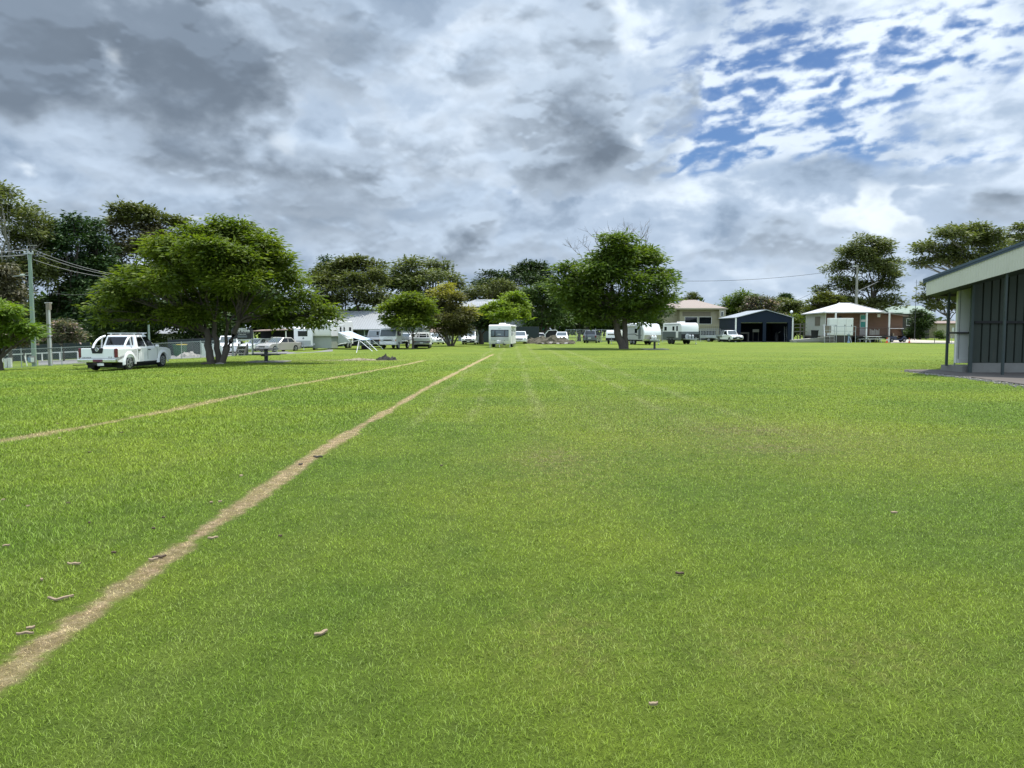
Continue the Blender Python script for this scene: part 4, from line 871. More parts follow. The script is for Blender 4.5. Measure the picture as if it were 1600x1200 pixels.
def car(label, pos, ang, L, Wd, H, paint, name='parked_car', cat='car', group=None, scale=1.0, zb=.24, hood=.92, nose=.72, belt=.98, tail=None, cowl=.9, roof0=-1.2, roof1=.35, belt0=None,
        rw=.32, fo=.85, ro=.85, sides=((.06, .47), (.53, .90)), tumble=.17, plate='plate', rim='alloy', rear_glass=True, roof_bars=False, extra=None, dark_bumper=False, glassm='glass', screen='screen_glass', rear=True):
    t = thing(name, label, cat, pos, ang, group, scale)
    h, hw = L / 2, Wd / 2; xf, xr = h - fo, -h + ro; ra = rw + .06; tail = tail if tail is not None else belt - .03; belt0 = belt0 if belt0 is not None else -h + .06
    prof = [(-h + .05, zb + .06), (-h, zb + .28), (-h + .01, tail - .16), (-h + .05, tail)]
    if belt0 > -h + .3: prof += [(belt0, belt)]
    prof += [(cowl, belt - .01), (cowl + .05, hood), (h - .45, hood - .05), (h - .12, nose), (h - .02, nose - .14), (h, zb + .22), (h - .08, zb)]
    prof += arch(xf, rw, ra, zb) + arch(xr, rw, ra, zb)
    b = MB().loft(prof, [(-hw, .975, .965), (-hw + .07, .995, .995), (-hw + .2, 1, 1), (hw - .2, 1, 1), (hw - .07, .995, .995), (hw, .975, .965)]).build('body', M[paint], t, smooth=40)
    # cabin
    wb, wr = hw - .05, hw - .05 - tumble; zt = H
    P = {}
    for s in (-1, 1):
        P[s] = [Vector((belt0, s * wb, belt - .02)), Vector((cowl, s * wb, belt - .02)), Vector((roof1, s * wr, zt)), Vector((roof0, s * wr, zt - .02))]
    c = MB().hexa([P[-1][0], P[-1][1], P[1][1], P[1][0]], [P[-1][3], P[-1][2], P[1][2], P[1][3]]).build('cabin', M[paint], t, bevel=.06, seg=3)
    MB().slab(P[-1][1], P[1][1], P[1][2], P[-1][2], (.06, .94), (.07, .88)).build('windscreen', M[screen], t)
    if rear_glass: MB().slab(P[1][0], P[-1][0], P[-1][3], P[1][3], (.08, .92), (.22, .86)).build('rear_window', M[glassm], t)
    for s in (-1, 1):
        q = P[s]
        for u in sides:
            if s < 0: MB().slab(q[0], q[1], q[2], q[3], u, (.12, .84)).build('side_window', M[glassm], t)
            else: MB().slab(q[1], q[0], q[3], q[2], (1 - u[1], 1 - u[0]), (.12, .84)).build('side_window', M[glassm], t)
        MB().cbox((cowl - .12, s * (hw + .07), belt + .05), (.10, .18, .14)).build('mirror', M['black_plastic'] if dark_bumper else M[paint], t, bevel=.03)
        MB().cbox((h - .16, s * (hw - .24), nose - .09), (.30, .34, .13), rz=-s * .35, ry=.2).build('headlight', M['clear_lens'], t, bevel=.03)
        if rear: MB().cbox((-h + .06, s * (hw - .12), tail - .16), (.14, .2, .26)).build('tail_light', M['red_lens'], t, bevel=.03)
    bp = 'black_plastic' if dark_bumper else paint
    MB().cbox((h - .03, 0, zb + .16), (.12, Wd - .18, .24)).build('front_bumper', M[bp], t, bevel=.05)
    if rear: MB().cbox((-h + .03, 0, zb + .20), (.12, Wd - .16, .22)).build('rear_bumper', M[bp], t, bevel=.05)
    MB().cbox((h - .01, 0, nose - .15), (.09, Wd * .44, .13)).build('grille', M['black_plastic'], t, bevel=.02)
    MB().cbox((h + .035, 0, zb + .17), (.012, .38, .11)).build('number_plate', M[plate], t)
    if rear: MB().cbox((-h - .036, 0, zb + .40), (.012, .38, .11)).build('number_plate', M[plate], t)
    for x, y in ((xf, hw - .12), (xf, -hw + .12), (xr, hw - .12), (xr, -hw + .12)): wheel(t, x, y, rw, .21, rim)
    MB().box(xr - .2, xf + .2, -hw + .24, hw - .24, .16, zb + .2).build('underbody', M['black_plastic'], t)
    if roof_bars:
        rb = MB()
        for x in (roof0 + .35, roof1 - .35):
            rb.box(x - .03, x + .03, -wr - .02, wr + .02, zt + .09, zt + .13)
            for s in (-1, 1): rb.box(x - .03, x + .03, s * (wr - .08) - .03, s * (wr - .08) + .03, zt - .02, zt + .09)
        rb.build('roof_rack', M['alloy'], t)
    if extra: extra(t)
    return t

def heading(deg):
    """0 = driving away from the camera, 180 = facing it, 90 = to the right"""
    return R(90 - deg)

# ---- the white double-cab ute
def double_cab():
    L, Wd = 5.25, 1.85
    def extra(t):
        # tub, tailgate and sports bar
        h = L / 2; xr0, xr1 = -h + .02, -.78
        m = MB().box(xr0, xr1, .86, .925, .62, 1.08).box(xr0, xr1, -.925, -.86, .62, 1.08).box(xr1 - .06, xr1, -.86, .86, .62, 1.08)
        m.build('tub', M['white_paint'], t, bevel=.03)
        MB().box(xr0 + .06, xr1 - .06, -.86, .86, 1.03, 1.05).build('tonneau_cover', M['black_plastic'], t)
        g = MB().box(-h - .02, -h + .05, -.80, .80, .60, 1.10).build('tailgate', M['white_paint'], t, bevel=.025)
        MB().add([(-h - .035, y, z) for y, z in ((.30, 1.115), (-.30, 1.115), (-.24, .86), (.24, .86))] + [(-h - .015, y, z) for y, z in ((.30, 1.115), (-.30, 1.115), (-.24, .86), (.24, .86))], [(0, 1, 2, 3), (7, 6, 5, 4), (0, 4, 5, 1), (1, 5, 6, 2), (2, 6, 7, 3), (3, 7, 4, 0)]).build('handle_panel', M['black_plastic'], g)
        e = MB(); n = 20
        e.tube([(-h - .05, .075 * math.cos(2 * PI * k / n), 1.045 + .075 * math.sin(2 * PI * k / n)) for k in range(n + 1)], .014, 6).box(-h - .06, -h - .04, -.10, .10, 1.033, 1.057)
        e.build('badge', M['chrome'], g)
        text_part('NAVARA', .085, 'lettering', M['dark_steel'], g, (-h - .026, .52, .66), (PI / 2, 0, -PI / 2), .002, sx=1.3)
        text_part('ST-X', .075, 'lettering', M['dark_steel'], g, (-h - .026, -.62, .68), (PI / 2, 0, -PI / 2), .002, sx=1.2)
        for s in (-1, 1):
            MB().cbox((-h + .05, s * .875, .88), (.14, .13, .44)).build('tail_light', M['red_lens'], t, bevel=.03)
            b = MB().tube([(-1.72, s * .78, 1.06), (-1.62, s * .775, 1.25), (-1.42, s * .75, 1.45), (-1.15, s * .70, 1.60), (-.85, s * .66, 1.67)], .052, 10)
            b.tube([(-1.02, s * .77, 1.06), (-1.05, s * .70, 1.60)], .035, 8); b.build('sports_bar', M['white_paint'], t, smooth=50)
            # flared arches
            for xc, rw in ((h - .92, .37), (-h + 1.12, .37)):
                f = MB(); n = 12; a0 = -.15
                ang = [a0 + (PI - 2 * a0) * k / n for k in range(n + 1)]
                vs = [(xc + q * math.cos(a), y, rw + q * math.sin(a)) for a in ang for q, y in ((.43, s * .90), (.43, s * .965), (.55, s * .955), (.60, s * .90))]
                fs = [(i * 4 + k, i * 4 + (k + 1) % 4, i * 4 + 4 + (k + 1) % 4, i * 4 + 4 + k) for i in range(n) for k in range(4)]
                f.add(vs, fs).build('wheel_arch', M['white_paint'], t, smooth=50)
            MB().box(-.70, 1.62, s * .80 - .09, s * .80 + .09, .30, .36).build('side_step', M['black_plastic'], t)
            for x in (.33, -.62):
                MB().cbox((x, s * .93, .98), (.20, .05, .05)).build('door_handle', M['black_plastic'], t, bevel=.01)
            for x in (-.72, .18, 1.12): MB().box(x - .006, x + .006, s * .9285 - .004, s * .9285 + .004, .50, 1.04).build('door_seam', M['black_plastic'], t)
        MB().box(-h - .13, -h + .06, -.93, .93, .44, .60).build('step_bumper', M['chrome'], t, bevel=.03)
        MB().box(-h - .15, -h - .132, -.30, .16, .46, .58).build('number_plate', M['maroon'], t)
        p2 = MB().box(-h - .17, -h - .152, -.38, -.06, .285, .40).build('number_plate', M['plate'], t); p2['label'] = 'lower white plate on the tow bar'
        tb = MB().bar((-h + .3, 0, .36), (-h - .34, 0, .36), .09).cyl((-h - .34, 0, .36), (-h - .34, 0, .46), .03).bar((-h + .1, -.6, .36), (-h + .1, .6, .36), .08)
        tb.bar((-h - .05, .15, .34), (-h - .28, 1.05, .30), .05, .03)
        tb.build('tow_bar', M['black_plastic'], t)
        for s in (-1, 1): MB().box(-h + .60, -h + .62, s * .72 - .17, s * .72 + .17, .14, .52).build('mud_flap', M['rubber'], t)
        MB().box(-1.5, 1.5, -.5, .5, .24, .5).build('chassis', M['black_plastic'], t)
        rr = MB()
        for x in (-.42, .42):
            rr.box(x - .035, x + .035, -.78, .78, 1.79, 1.83)
            for s in (-1, 1): rr.box(x - .04, x + .04, s * .60 - .03, s * .60 + .03, 1.66, 1.80)
        rr.build('roof_rack', M['alloy'], t)
    p0 = F(199, 37.8)
    t = car('white double-cab ute with sports bar and roof racks parked beside the spreading tree', p0, heading(3), L, Wd, 1.73, 'white_paint', 'parked_ute', 'ute', scale=.97, zb=.40, hood=1.10, nose=.98, belt=1.10, tail=.66, cowl=1.12, roof0=-.62, roof1=.42, belt0=-.80,
            rw=.375, fo=.92, ro=1.12, sides=((.10, .49), (.55, .93)), tumble=.17, rear_glass=True, glassm='tint', screen='glass', rear=False, extra=extra)
    return t
double_cab()


# ---- caravans and trailers
def drawbar(t, x0, reach, z=.48, hw=.55, jockey=True):
    m = MB()
    for s in (-1, 1): m.bar((x0 - .3, s * hw, z), (x0 + reach, 0, z), .07, .12)
    m.bar((x0 + reach - .02, 0, z), (x0 + reach + .22, 0, z + .02), .09, .09)
    m.build('drawbar', M['steel'], t)
    if jockey:
        j = MB().cyl((x0 + reach - .1, .12, .12), (x0 + reach - .1, .12, .95), .028).lathe((x0 + reach - .1, .12, .10), [(.04, -.03), (.10, -.03), (.10, .03), (.04, .03)], 12, 'Y'); j.build('jockey_wheel', M['steel'], t)

def van_body(prof, hw, soft=.05):
    return MB().loft(prof, [(-hw, .985, .985), (-hw + soft, 1, 1), (hw - soft, 1, 1), (hw, .985, .985)])

def white_caravan():
    t = thing('caravan', 'boxy white caravan standing alone at the end of the worn line', 'caravan', F(785.5, 83.0), heading(186.5), scale=.98)
    hw, h, z0, H = 1.18, 2.6, .42, 2.42
    van_body([(-h, z0 + .05), (-h, H - .12), (-h + .15, H), (h - .28, H), (h - .10, H - .12), (h - .02, H - .55), (h + .02, 1.2), (h - .02, z0 + .12), (h - .12, z0)], hw, .09).build('body', M['cream_white'], t, smooth=40)
    A = [(h + .035, hw - .22, 1.12), (h + .035, -hw + .22, 1.12), (h - .01, -hw + .22, 1.88), (h - .01, hw - .22, 1.88)]
    A = [A[1], A[0], A[3], A[2]]
    w = MB().slab(*A).build('front_window', M['glass'], t)
    MB().slab(*A, u=(.03, .20), v=(.12, .90), t=.02).slab(*A, u=(.27, .74), v=(.12, .90), t=.02).slab(*A, u=(.81, .97), v=(.12, .90), t=.02).build('pane', M['blue_glass'], w)
    MB().slab(*A, u=(.38, .57), v=(.36, .42), t=.03).build('sticker', M['white_board'], w)
    B = [(h + .02, -hw + .22, .72), (h + .02, hw - .22, .72), (h + .03, hw - .22, 1.06), (h + .03, -hw + .22, 1.06)]
    MB().slab(*B).build('boot_hatch', M['silver'], t, bevel=.01)
    for s in (-.52, .52): MB().box(h + .045, h + .06, s - .04, s + .04, .70, .75).build('hatch_catch', M['black_plastic'], t)
    MB().box(-h + .1, h - .1, -hw - .01, hw + .01, z0 - .04, z0 + .06).build('skirt_rail', M['grey_white'], t)
    for s in (1, -1):
        y = s * (hw + .002)
        MB().box(1.2, 1.9, y - .015, y + .015, 1.25, 1.85).build('side_window', M['glass'], t)
        MB().box(-1.9, -1.2, y - .015, y + .015, 1.25, 1.85).build('side_window', M['glass'], t)
        MB().box(-h + .05, -h + .18, y - .012, y + .012, .75, 1.0).build('marker_light', M['red_lens'], t)
    d = MB().box(.1, .75, hw - .01, hw + .02, .52, 2.15).build('door', M['grey_white'], t)
    MB().box(.2, .65, hw + .02, hw + .03, 1.35, 1.95).build('window', M['glass'], d)
    MB().box(-2.2, 2.0, hw, hw + .13, H - .22, H - .10).build('awning_roll', M['grey_white'], t, bevel=.04)
    MB().box(-.45, .45, -.38, .38, H - .02, H + .20).build('air_conditioner', M['white_paint'], t, bevel=.10, seg=3)
    MB().box(1.3, 1.7, .55, .95, H - .02, H + .08).build('roof_hatch', M['white_paint'], t, bevel=.03)
    text_part('Jayco', .13, 'lettering', M['slate'], t, (h - .035, 0, 2.02), (PI / 2 - .06, 0, PI / 2), .003)
    for x in (-.45, .35):
        for s in (-1, 1): wheel(t, x, s * (hw - .16), .33, .2, 'alloy', 5)
    drawbar(t, h - .1, 1.25, .46)
    MB().cbox((h + .5, -.06, .62), (.3, .36, .30)).build('drawbar_cover', M['white_cloth'], t, bevel=.05)
    for s in (-1, 1):
        for q in (-1, 1): MB().bar((q * (h - .35), s * (hw - .12), .46), (q * (h - .25), s * (hw - .10), .02), .06).build('leg', M['white_paint'], t)
    MB().box(-h + .3, h - .4, -.7, .7, .34, .46).build('chassis', M['black_plastic'], t)
white_caravan()

def gas_bottles(t, x, z, col='white_paint'):
    for s in (-1, 1):
        MB().lathe((x, s * .20, z), [(.10, 0), (.155, .05), (.155, .42), (.11, .52), (.05, .55), (.05, .62)], 14).build('gas_bottle', M[col], t, smooth=50)

def silver_caravan():
    t = thing('caravan', 'white-fronted caravan with grey side and sloping nose, right behind the rounded shade tree', 'caravan', F(1003, 97), heading(160), scale=1.0)
    hw, h, z0, H = 1.2, 2.7, .50, 2.62
    van_body([(-h, z0 + .1), (-h + .05, H - .25), (-h + .25, H - .05), (h - 1.0, H), (h - .55, H - .12), (h - .10, H - .85), (h, 1.25), (h - .08, z0 + .2), (h - .3, z0)], hw, .05).build('body', M['white_paint'], t, smooth=35)
    for s in (-1, 1):
        y = s * (hw + .004)
        pr = [(-h + .1, z0 + .15), (-h + .12, H - .3), (-h + .3, H - .15), (h - 1.05, H - .10), (h - .68, H - .25), (h - .25, H - .9), (h - .16, 1.25), (h - .22, z0 + .2), (h - .4, z0 + .08)]
        MB().prism(pr, y - .012, y + .012).build('side_panel', M['silver'], t)
        MB().box(.35, .95, y - .02, y + .022, 1.45, 2.0).build('side_window', M['glass'], t)
        MB().box(-2.2, -1.5, y - .02, y + .022, 1.5, 2.0).build('side_window', M['glass'], t)
        MB().box(-h + .1, h - .4, y - .02, y + .02, z0 + .02, z0 + .12).build('side_trim', M['black_plastic'], t)
        MB().add([(x, y + o, z) for o in (-.02, .022) for x, z in ((-h + .2, 1.32), (.4, 1.36), (1.0, 1.18), (2.2, 1.22), (2.2, 1.17), (.95, 1.10), (.35, 1.28), (-h + .2, 1.26))], [tuple(range(8)), tuple(range(15, 7, -1))] + [(k, (k + 1) % 8, (k + 1) % 8 + 8, k + 8) for k in range(8)]).build('side_stripe', M['black_paint'], t)
    for s in (-1, 1):
        MB().box(1.25, 1.85, s * (hw + .004) - .02, s * (hw + .004) + .025, .72, 2.15).build('door', M['slate'], t)
    q = [(h + .012, -hw + .1, 1.27), (h + .012, hw - .1, 1.27), (h - .075, hw - .1, 1.72), (h - .075, -hw + .1, 1.72)]
    MB().slab((h - .075, -hw + .04, .72), (h - .075, hw - .04, .72), (h + .006, hw - .04, 1.22), (h + .006, -hw + .04, 1.22), t=.01).build('stone_guard', M['champagne'], t)
    MB().box(-.3, .55, -.4, .4, H - .03, H + .18).build('air_conditioner', M['white_paint'], t, bevel=.08, seg=3)
    MB().box(1.0, 1.5, -.3, .3, H - .08, H + .05).build('roof_hatch', M['silver'], t, bevel=.03)
    MB().box(-2.3, -1.7, -.5, .5, H - .1, H + .08).build('roof_box', M['white_paint'], t, bevel=.04)
    MB().box(-1.9, .6, -hw - .14, -hw, H - .36, H - .24).build('awning_roll', M['grey_white'], t, bevel=.04)
    for x in (-.75, .05):
        for s in (-1, 1): wheel(t, x, s * (hw - .14), .37, .22, 'silver', 5)
    drawbar(t, h - .2, 1.45, .56); gas_bottles(t, h + .25, .60)
    MB().cbox((h + .25, 0, .62), (.5, 1.35, .10)).build('gas_tray', M['chrome'], t)
    MB().box(-h + .3, h - .4, -.8, .8, .42, .54).build('chassis', M['black_plastic'], t)
silver_caravan()

def offroad_caravan():
    t = thing('caravan', 'two-tone off-road caravan, white above and charcoal below, beside the cream house', 'caravan', F(1063, 101), heading(165), scale=1.0)
    hw, h, z0, H = 1.2, 2.7, .58, 2.75
    van_body([(-h, z0 + .1), (-h + .05, H - .12), (-h + .2, H), (h - .55, H), (h - .15, H - .18), (h, H - .55), (h, 1.1), (h - .12, z0 + .15), (h - .3, z0)], hw, .06).build('body', M['cream_white'], t, smooth=35)
    MB().loft([(-h - .02, z0 - .02), (-h - .02, 1.62), (h + .025, 1.62), (h + .025, 1.08), (h - .08, z0 + .12), (h - .28, z0 - .02)], [(-hw - .02, 1, 1), (hw + .02, 1, 1)]).build('lower_cladding', M['slate'], t)
    MB().box(h - .02, h + .032, -hw - .024, hw + .024, .78, 1.30).build('stone_guard', M['black_plastic'], t)
    text_part('M', .30, 'lettering', M['silver'], t, (h + .033, 0, 1.12), (PI / 2, 0, PI / 2), .003, sx=1.8)
    for s in (-1, 1):
        y = s * (hw + .002)
        MB().box(.15, .70, y - .02, y + .022, 1.75, 2.3).build('side_window', M['glass'], t)
        MB().box(-2.2, -1.5, y - .02, y + .022, 1.75, 2.25).build('side_window', M['glass'], t)
        d = MB().box(1.15, 1.80, y - .02, y + .026, .85, 2.50).build('door', M['cream_white'], t)
        MB().box(1.25, 1.70, y - .03, y + .036, 1.72, 2.35).build('window', M['glass'], d)
        MB().box(-2.0, 2.0, y - .01, y + .012, 2.48, 2.54).build('awning_rail', M['dark_steel'], t)
    MB().box(-.3, .6, -.4, .4, H - .02, H + .17).build('air_conditioner', M['white_paint'], t, bevel=.08, seg=3)
    MB().box(1.2, 1.7, -.3, .3, H - .03, H + .06).build('roof_hatch', M['glass'], t)
    MB().box(-1.2, .9, hw - .02, hw + .12, H - .20, H - .09).build('awning_roll', M['black_plastic'], t, bevel=.04)
    for x in (-.8, .1):
        for s in (-1, 1): wheel(t, x, s * (hw - .10), .40, .26, 'dark_steel', 6)
    MB().box(-1.4, .7, -hw - .05, hw + .05, .82, .92).build('wheel_guard', M['black_plastic'], t)
    drawbar(t, h - .2, 1.6, .62); gas_bottles(t, h + .30, .66, 'steel')
    MB().box(h + .02, h + .5, -.95, .95, .66, .74).build('tool_tray', M['steel'], t)
    for s in (-1, 1): MB().lathe((h + .10, s * .45, 1.0), [(.28, -.05), (.33, -.03), (.33, .08), (.28, .1)], 16, 'X').build('spare_part_rack' if s < 0 else 'spare_wheel', M['steel' if s < 0 else 'rubber'], t)
    MB().box(-h + .3, h - .4, -.8, .8, .46, .6).build('chassis', M['black_plastic'], t)
offroad_caravan()

def horse_float():
    t = thing('horse_float', 'upright white horse float with grey ramp and a horse emblem, left of the gooseneck trailer', 'horse float', F(476, 76), heading(170), scale=.95)
    hw, h, z0, H = .92, 1.7, .42, 2.42
    van_body([(-h, z0), (-h, H - .3), (-h + .2, H), (h - .3, H), (h - .04, H - .22), (h, H - .6), (h, z0)], hw, .10).build('body', M['cream_white'], t, smooth=40)
    MB().box(h - .02, h + .02, -.52, .42, 1.45, 1.98).build('front_window', M['glass'], t)
    MB().box(h - .02, h + .03, -.72, .72, .58, 1.0).build('ramp', M['steel'], t)
    MB().box(h - .05, h + .06, -.85, .85, z0 - .02, z0 + .10).build('bumper_rail', M['steel'], t)
    # the small horse's-head emblem
    pr = [(-.09, .0), (-.06, .11), (-.02, .17), (.01, .22), (.03, .17), (.10, .09), (.08, .05), (.03, .07), (.06, .0)]
    MB().add([(h + .004, y, 1.16 + z) for y, z in pr] + [(h + .012, y, 1.16 + z) for y, z in pr], [tuple(range(9)), tuple(range(17, 8, -1))] + [(k, (k + 1) % 9, (k + 1) % 9 + 9, k + 9) for k in range(9)]).build('emblem', M['slate'], t)
    for s in (-1, 1):
        MB().box(-.9, .9, s * (hw + .0) - .16, s * (hw + .0) + .16, .52, .72).build('mudguard', M['cream_white'], t, bevel=.05)
        MB().box(-1.2, -.2, s * hw - .02, s * hw + .022, 1.6, 2.0).build('side_window', M['glass'], t)
        for x in (-.45, .35): wheel(t, x, s * (hw + .02), .30, .2, 'silver', 5)
    drawbar(t, h - .1, 1.1, .44)
    MB().box(-h + .1, h - .1, -.7, .7, .34, .44).build('chassis', M['black_plastic'], t)
horse_float()

def gooseneck():
    t = thing('gooseneck_trailer', 'long white gooseneck horse trailer with a raised nose and rooftop air conditioner', 'horse trailer', F(519, 78), heading(188), scale=.95)
    hw, h = 1.15, 3.3; H = 2.95
    prof = [(-h, .5), (-h, H - .25), (-h + .25, H), (h - .2, H), (h, H - .2), (h + .02, 1.55), (h - .1, 1.38), (h - 1.9, 1.38), (h - 2.2, 1.2), (h - 2.25, .5)]
    van_body(prof, hw, .08).build('body', M['cream_white'], t, smooth=35)
    MB().box(.2, .9, -.4, .4, H - .02, H + .22).build('air_conditioner', M['white_paint'], t, bevel=.08, seg=3)
    for s in (-1, 1):
        y = s * hw
        MB().box(.35, .80, y - .02, y + .022, 1.75, 2.3).build('side_window', M['glass'], t)
        MB().box(-2.6, -2.0, y - .02, y + .022, 1.75, 2.3).build('side_window', M['glass'], t)
        d = MB().box(-.75, -.15, y - .02, y + .025, .62, 2.5).build('door', M['grey_white'], t)
        MB().box(-.62, -.28, y - .03, y + .035, 1.7, 2.3).build('window', M['glass'], d)
        MB().box(-2.9, -.9, y - .02, y + .16, .98, 1.10).build('mudguard', M['cream_white'], t, bevel=.03)
        for x in (-2.4, -1.5): wheel(t, x, s * (hw - .10), .42, .25, 'silver', 6)
    k = MB().box(h - .9, h - .6, -.15, .15, .85, 1.40).bar((h - .75, .7, .0), (h - .75, .7, 1.40), .09).bar((h - .75, -.7, .0), (h - .75, -.7, 1.40), .09)
    k.build('gooseneck_hitch', M['grey_white'], t)
    sk = MB()
    for s in (-1, 1): sk.box(h - 2.2, h - .4, s * 1.02 - .01, s * 1.02 + .01, .12, 1.36)
    sk.box(h - .42, h - .40, -1.02, 1.02, .12, 1.36); sk.build('storage_skirt', M['skirt'], t)
    MB().box(-h + .2, h - 2.3, -.8, .8, .36, .52).build('chassis', M['black_plastic'], t)
    return t
gooseneck()

def awning():
    Y0, Y1 = 74.5, 71.0
    a, b, c, d = W(528, 519, Y0), W(548, 517.5, 78), W(583, 530.5, 73.5), W(566, 531.5, 70.5)
    o = thing('awning', 'pale blue fabric awning on white poles stretched out from the gooseneck trailer', 'awning', F(555, 74))
    base = Vector(o.location)
    m = MB(); n = 8; V = []
    for i in range(n + 1):
        for k in range(n + 1):
            p = a.lerp(b, k / n).lerp(d.lerp(c, k / n), i / n) - base; p.z -= .10 * math.sin(PI * i / n) * (0.6 + .4 * math.sin(PI * k / n)); V.append(p)
    m.add(V + [p - Vector((0, 0, .012)) for p in V], [(i * (n + 1) + k, i * (n + 1) + k + 1, (i + 1) * (n + 1) + k + 1, (i + 1) * (n + 1) + k) for i in range(n) for k in range(n)] +
          [tuple(q + (n + 1) ** 2 for q in (i * (n + 1) + k, (i + 1) * (n + 1) + k, (i + 1) * (n + 1) + k + 1, i * (n + 1) + k + 1)) for i in range(n) for k in range(n)])
    m.build('fabric', M['tarp'], o, smooth=60)
    # side wall hanging from the trailer edge
    e, f = W(528, 519.5, 74.6) - base, W(548, 533, 72.2) - base; g, hh = W(529, 537, 74.6) - base, W(546, 533.4, 72.2) - base
    MB().add([e, f, hh, g, e + Vector((.02, .02, 0)), f + Vector((.02, .02, 0)), hh + Vector((.02, .02, 0)), g + Vector((.02, .02, 0))], [(0, 1, 2, 3), (7, 6, 5, 4), (0, 4, 5, 1), (1, 5, 6, 2), (2, 6, 7, 3), (3, 7, 4, 0)]).build('side_flap', M['skirt'], o)
    def pole(p, q): MB().cyl(p - base, q - base, .028, n=8).build('pole', M['white_paint'], o)
    pole(G(557, 551.5), W(561, 532, 71)); pole(G(582, 549), W(562, 532, 71)); pole(G(589.5, 548), W(571, 531, 71.8)); pole(G(598.5, 545.5), W(582, 531, 73))
    pole(W(528, 538.5, 73.6), W(562, 531.5, 71))
awning()

def camp_table():
    t = thing('camp_table', 'small white folding table under the pale blue awning', 'table', F(569, 72), .3)
    MB().box(-.55, .55, -.3, .3, .68, .72).build('table_top', M['white_board'], t)
    for sx in (-1, 1):
        for sy in (-1, 1): MB().bar((sx * .5, sy * .25, 0), (sx * .42, sy * .22, .69), .035).build('leg', M['steel'], t)
camp_table()
def camp_gear():
    t = thing('camp_box', 'dark lidded tub on the grass under the white camp table', 'tub', F(570, 73), .2)
    MB().box(-.35, .35, -.22, .22, 0, .36).build('tub', M['black_plastic'], t, bevel=.03); MB().box(-.38, .38, -.25, .25, .36, .40).build('lid', M['grey_timber'], t)
    t = thing('folding_chair', 'pale folding chair beside the awning pole', 'chair', F(577, 73), 1.2)
    MB().box(-.25, .25, -.25, .25, .42, .46).build('seat', M['white_cloth'], t); MB().cbox((-.27, 0, .72), (.04, .5, .5), ry=-.2).build('backrest', M['white_cloth'], t)
    for sx in (-1, 1):
        for sy in (-1, 1): MB().bar((sx * .24, sy * .24, 0), (-sx * .1, sy * .24, .44), .03).build('leg', M['steel'], t)
camp_gear()

def light_truck():
    t = thing('flatbed_truck', 'white cab-over tray truck facing the camera with a pipe headboard', 'truck', F(618, 76), heading(192), scale=.86)
    hw = 1.0
    c = MB().loft([(0.65, .55), (.65, 2.25), (.8, 2.32), (1.9, 2.32), (2.15, 2.18), (2.42, 1.45), (2.48, .95), (2.46, .5), (2.3, .42)] + arch(1.55, .38, .45, .5), [(-hw, .97, .985), (-hw + .1, 1, 1), (hw - .1, 1, 1), (hw, .97, .985)]).build('cab', M['old_white'], t, smooth=40)
    MB().slab((2.45, -hw + .08, 1.42), (2.45, hw - .08, 1.42), (2.17, hw - .12, 2.16), (2.17, -hw + .12, 2.16), (0, 1), (0, 1), .015).build('windscreen', M['screen_glass'], t)
    MB().slab((2.53, -.55, 1.08), (2.53, .55, 1.08), (2.47, .45, 1.34), (2.47, -.45, 1.34), t=.015).build('grille_panel', M['grey_white'], t)
    MB().box(2.40, 2.58, -hw + .02, hw - .02, .48, .80).build('front_bumper', M['old_white'], t, bevel=.04)
    MB().box(2.57, 2.60, -.28, .28, .50, .66).build('number_plate', M['plate'], t)
    MB().box(2.44, 2.55, -.5, .5, .92, 1.02).build('grille', M['black_plastic'], t)
    for s in (-1, 1):
        MB().cbox((2.47, s * .72, .97), (.12, .34, .22)).build('headlight', M['clear_lens'], t, bevel=.03)
        MB().cbox((2.42, s * .93, .97), (.14, .10, .18)).build('indicator', M['amber'], t)
        y = s * (hw - .015)
        MB().slab((1.0, y, 1.45), (2.15, y, 1.45), (1.98, y, 2.12), (1.0, y, 2.12), t=.02 * -s, sink=.02 * -s).build('side_window', M['glass'], t)
        MB().cbox((2.4, s * 1.22, 1.75), (.08, .22, .40)).bar((2.35, s * 1.0, 1.9), (2.4, s * 1.2, 1.9), .03).build('mirror', M['black_plastic'], t)
        wheel(t, 1.55, s * .85, .38, .22, 'white_paint', 5); wheel(t, -1.55, s * .85, .38, .24, 'white_paint', 5); 
    MB().box(-2.7, .5, -1.05, 1.05, .92, 1.02).build('tray', M['steel'], t)
    tr = MB().box(-2.7, .5, -1.07, -1.03, 1.0, 1.35).box(-2.7, .5, 1.03, 1.07, 1.0, 1.35).box(-2.72, -2.68, -1.05, 1.05, 1.0, 1.35); tr.build('side_boards', M['grey_white'], t)
    hb = MB()
    for y in (-1.0, 1.0): hb.bar((.45, y, 1.0), (.45, y, 2.62), .07)
    for z in (2.30, 2.58): hb.bar((.45, -1.0, z), (.45, 1.0, z), .06)
    hb.build('headboard', M['white_paint'], t)
    MB().box(-2.6, 2.2, -.45, .45, .55, .8).build('chassis', M['black_plastic'], t)
light_truck()

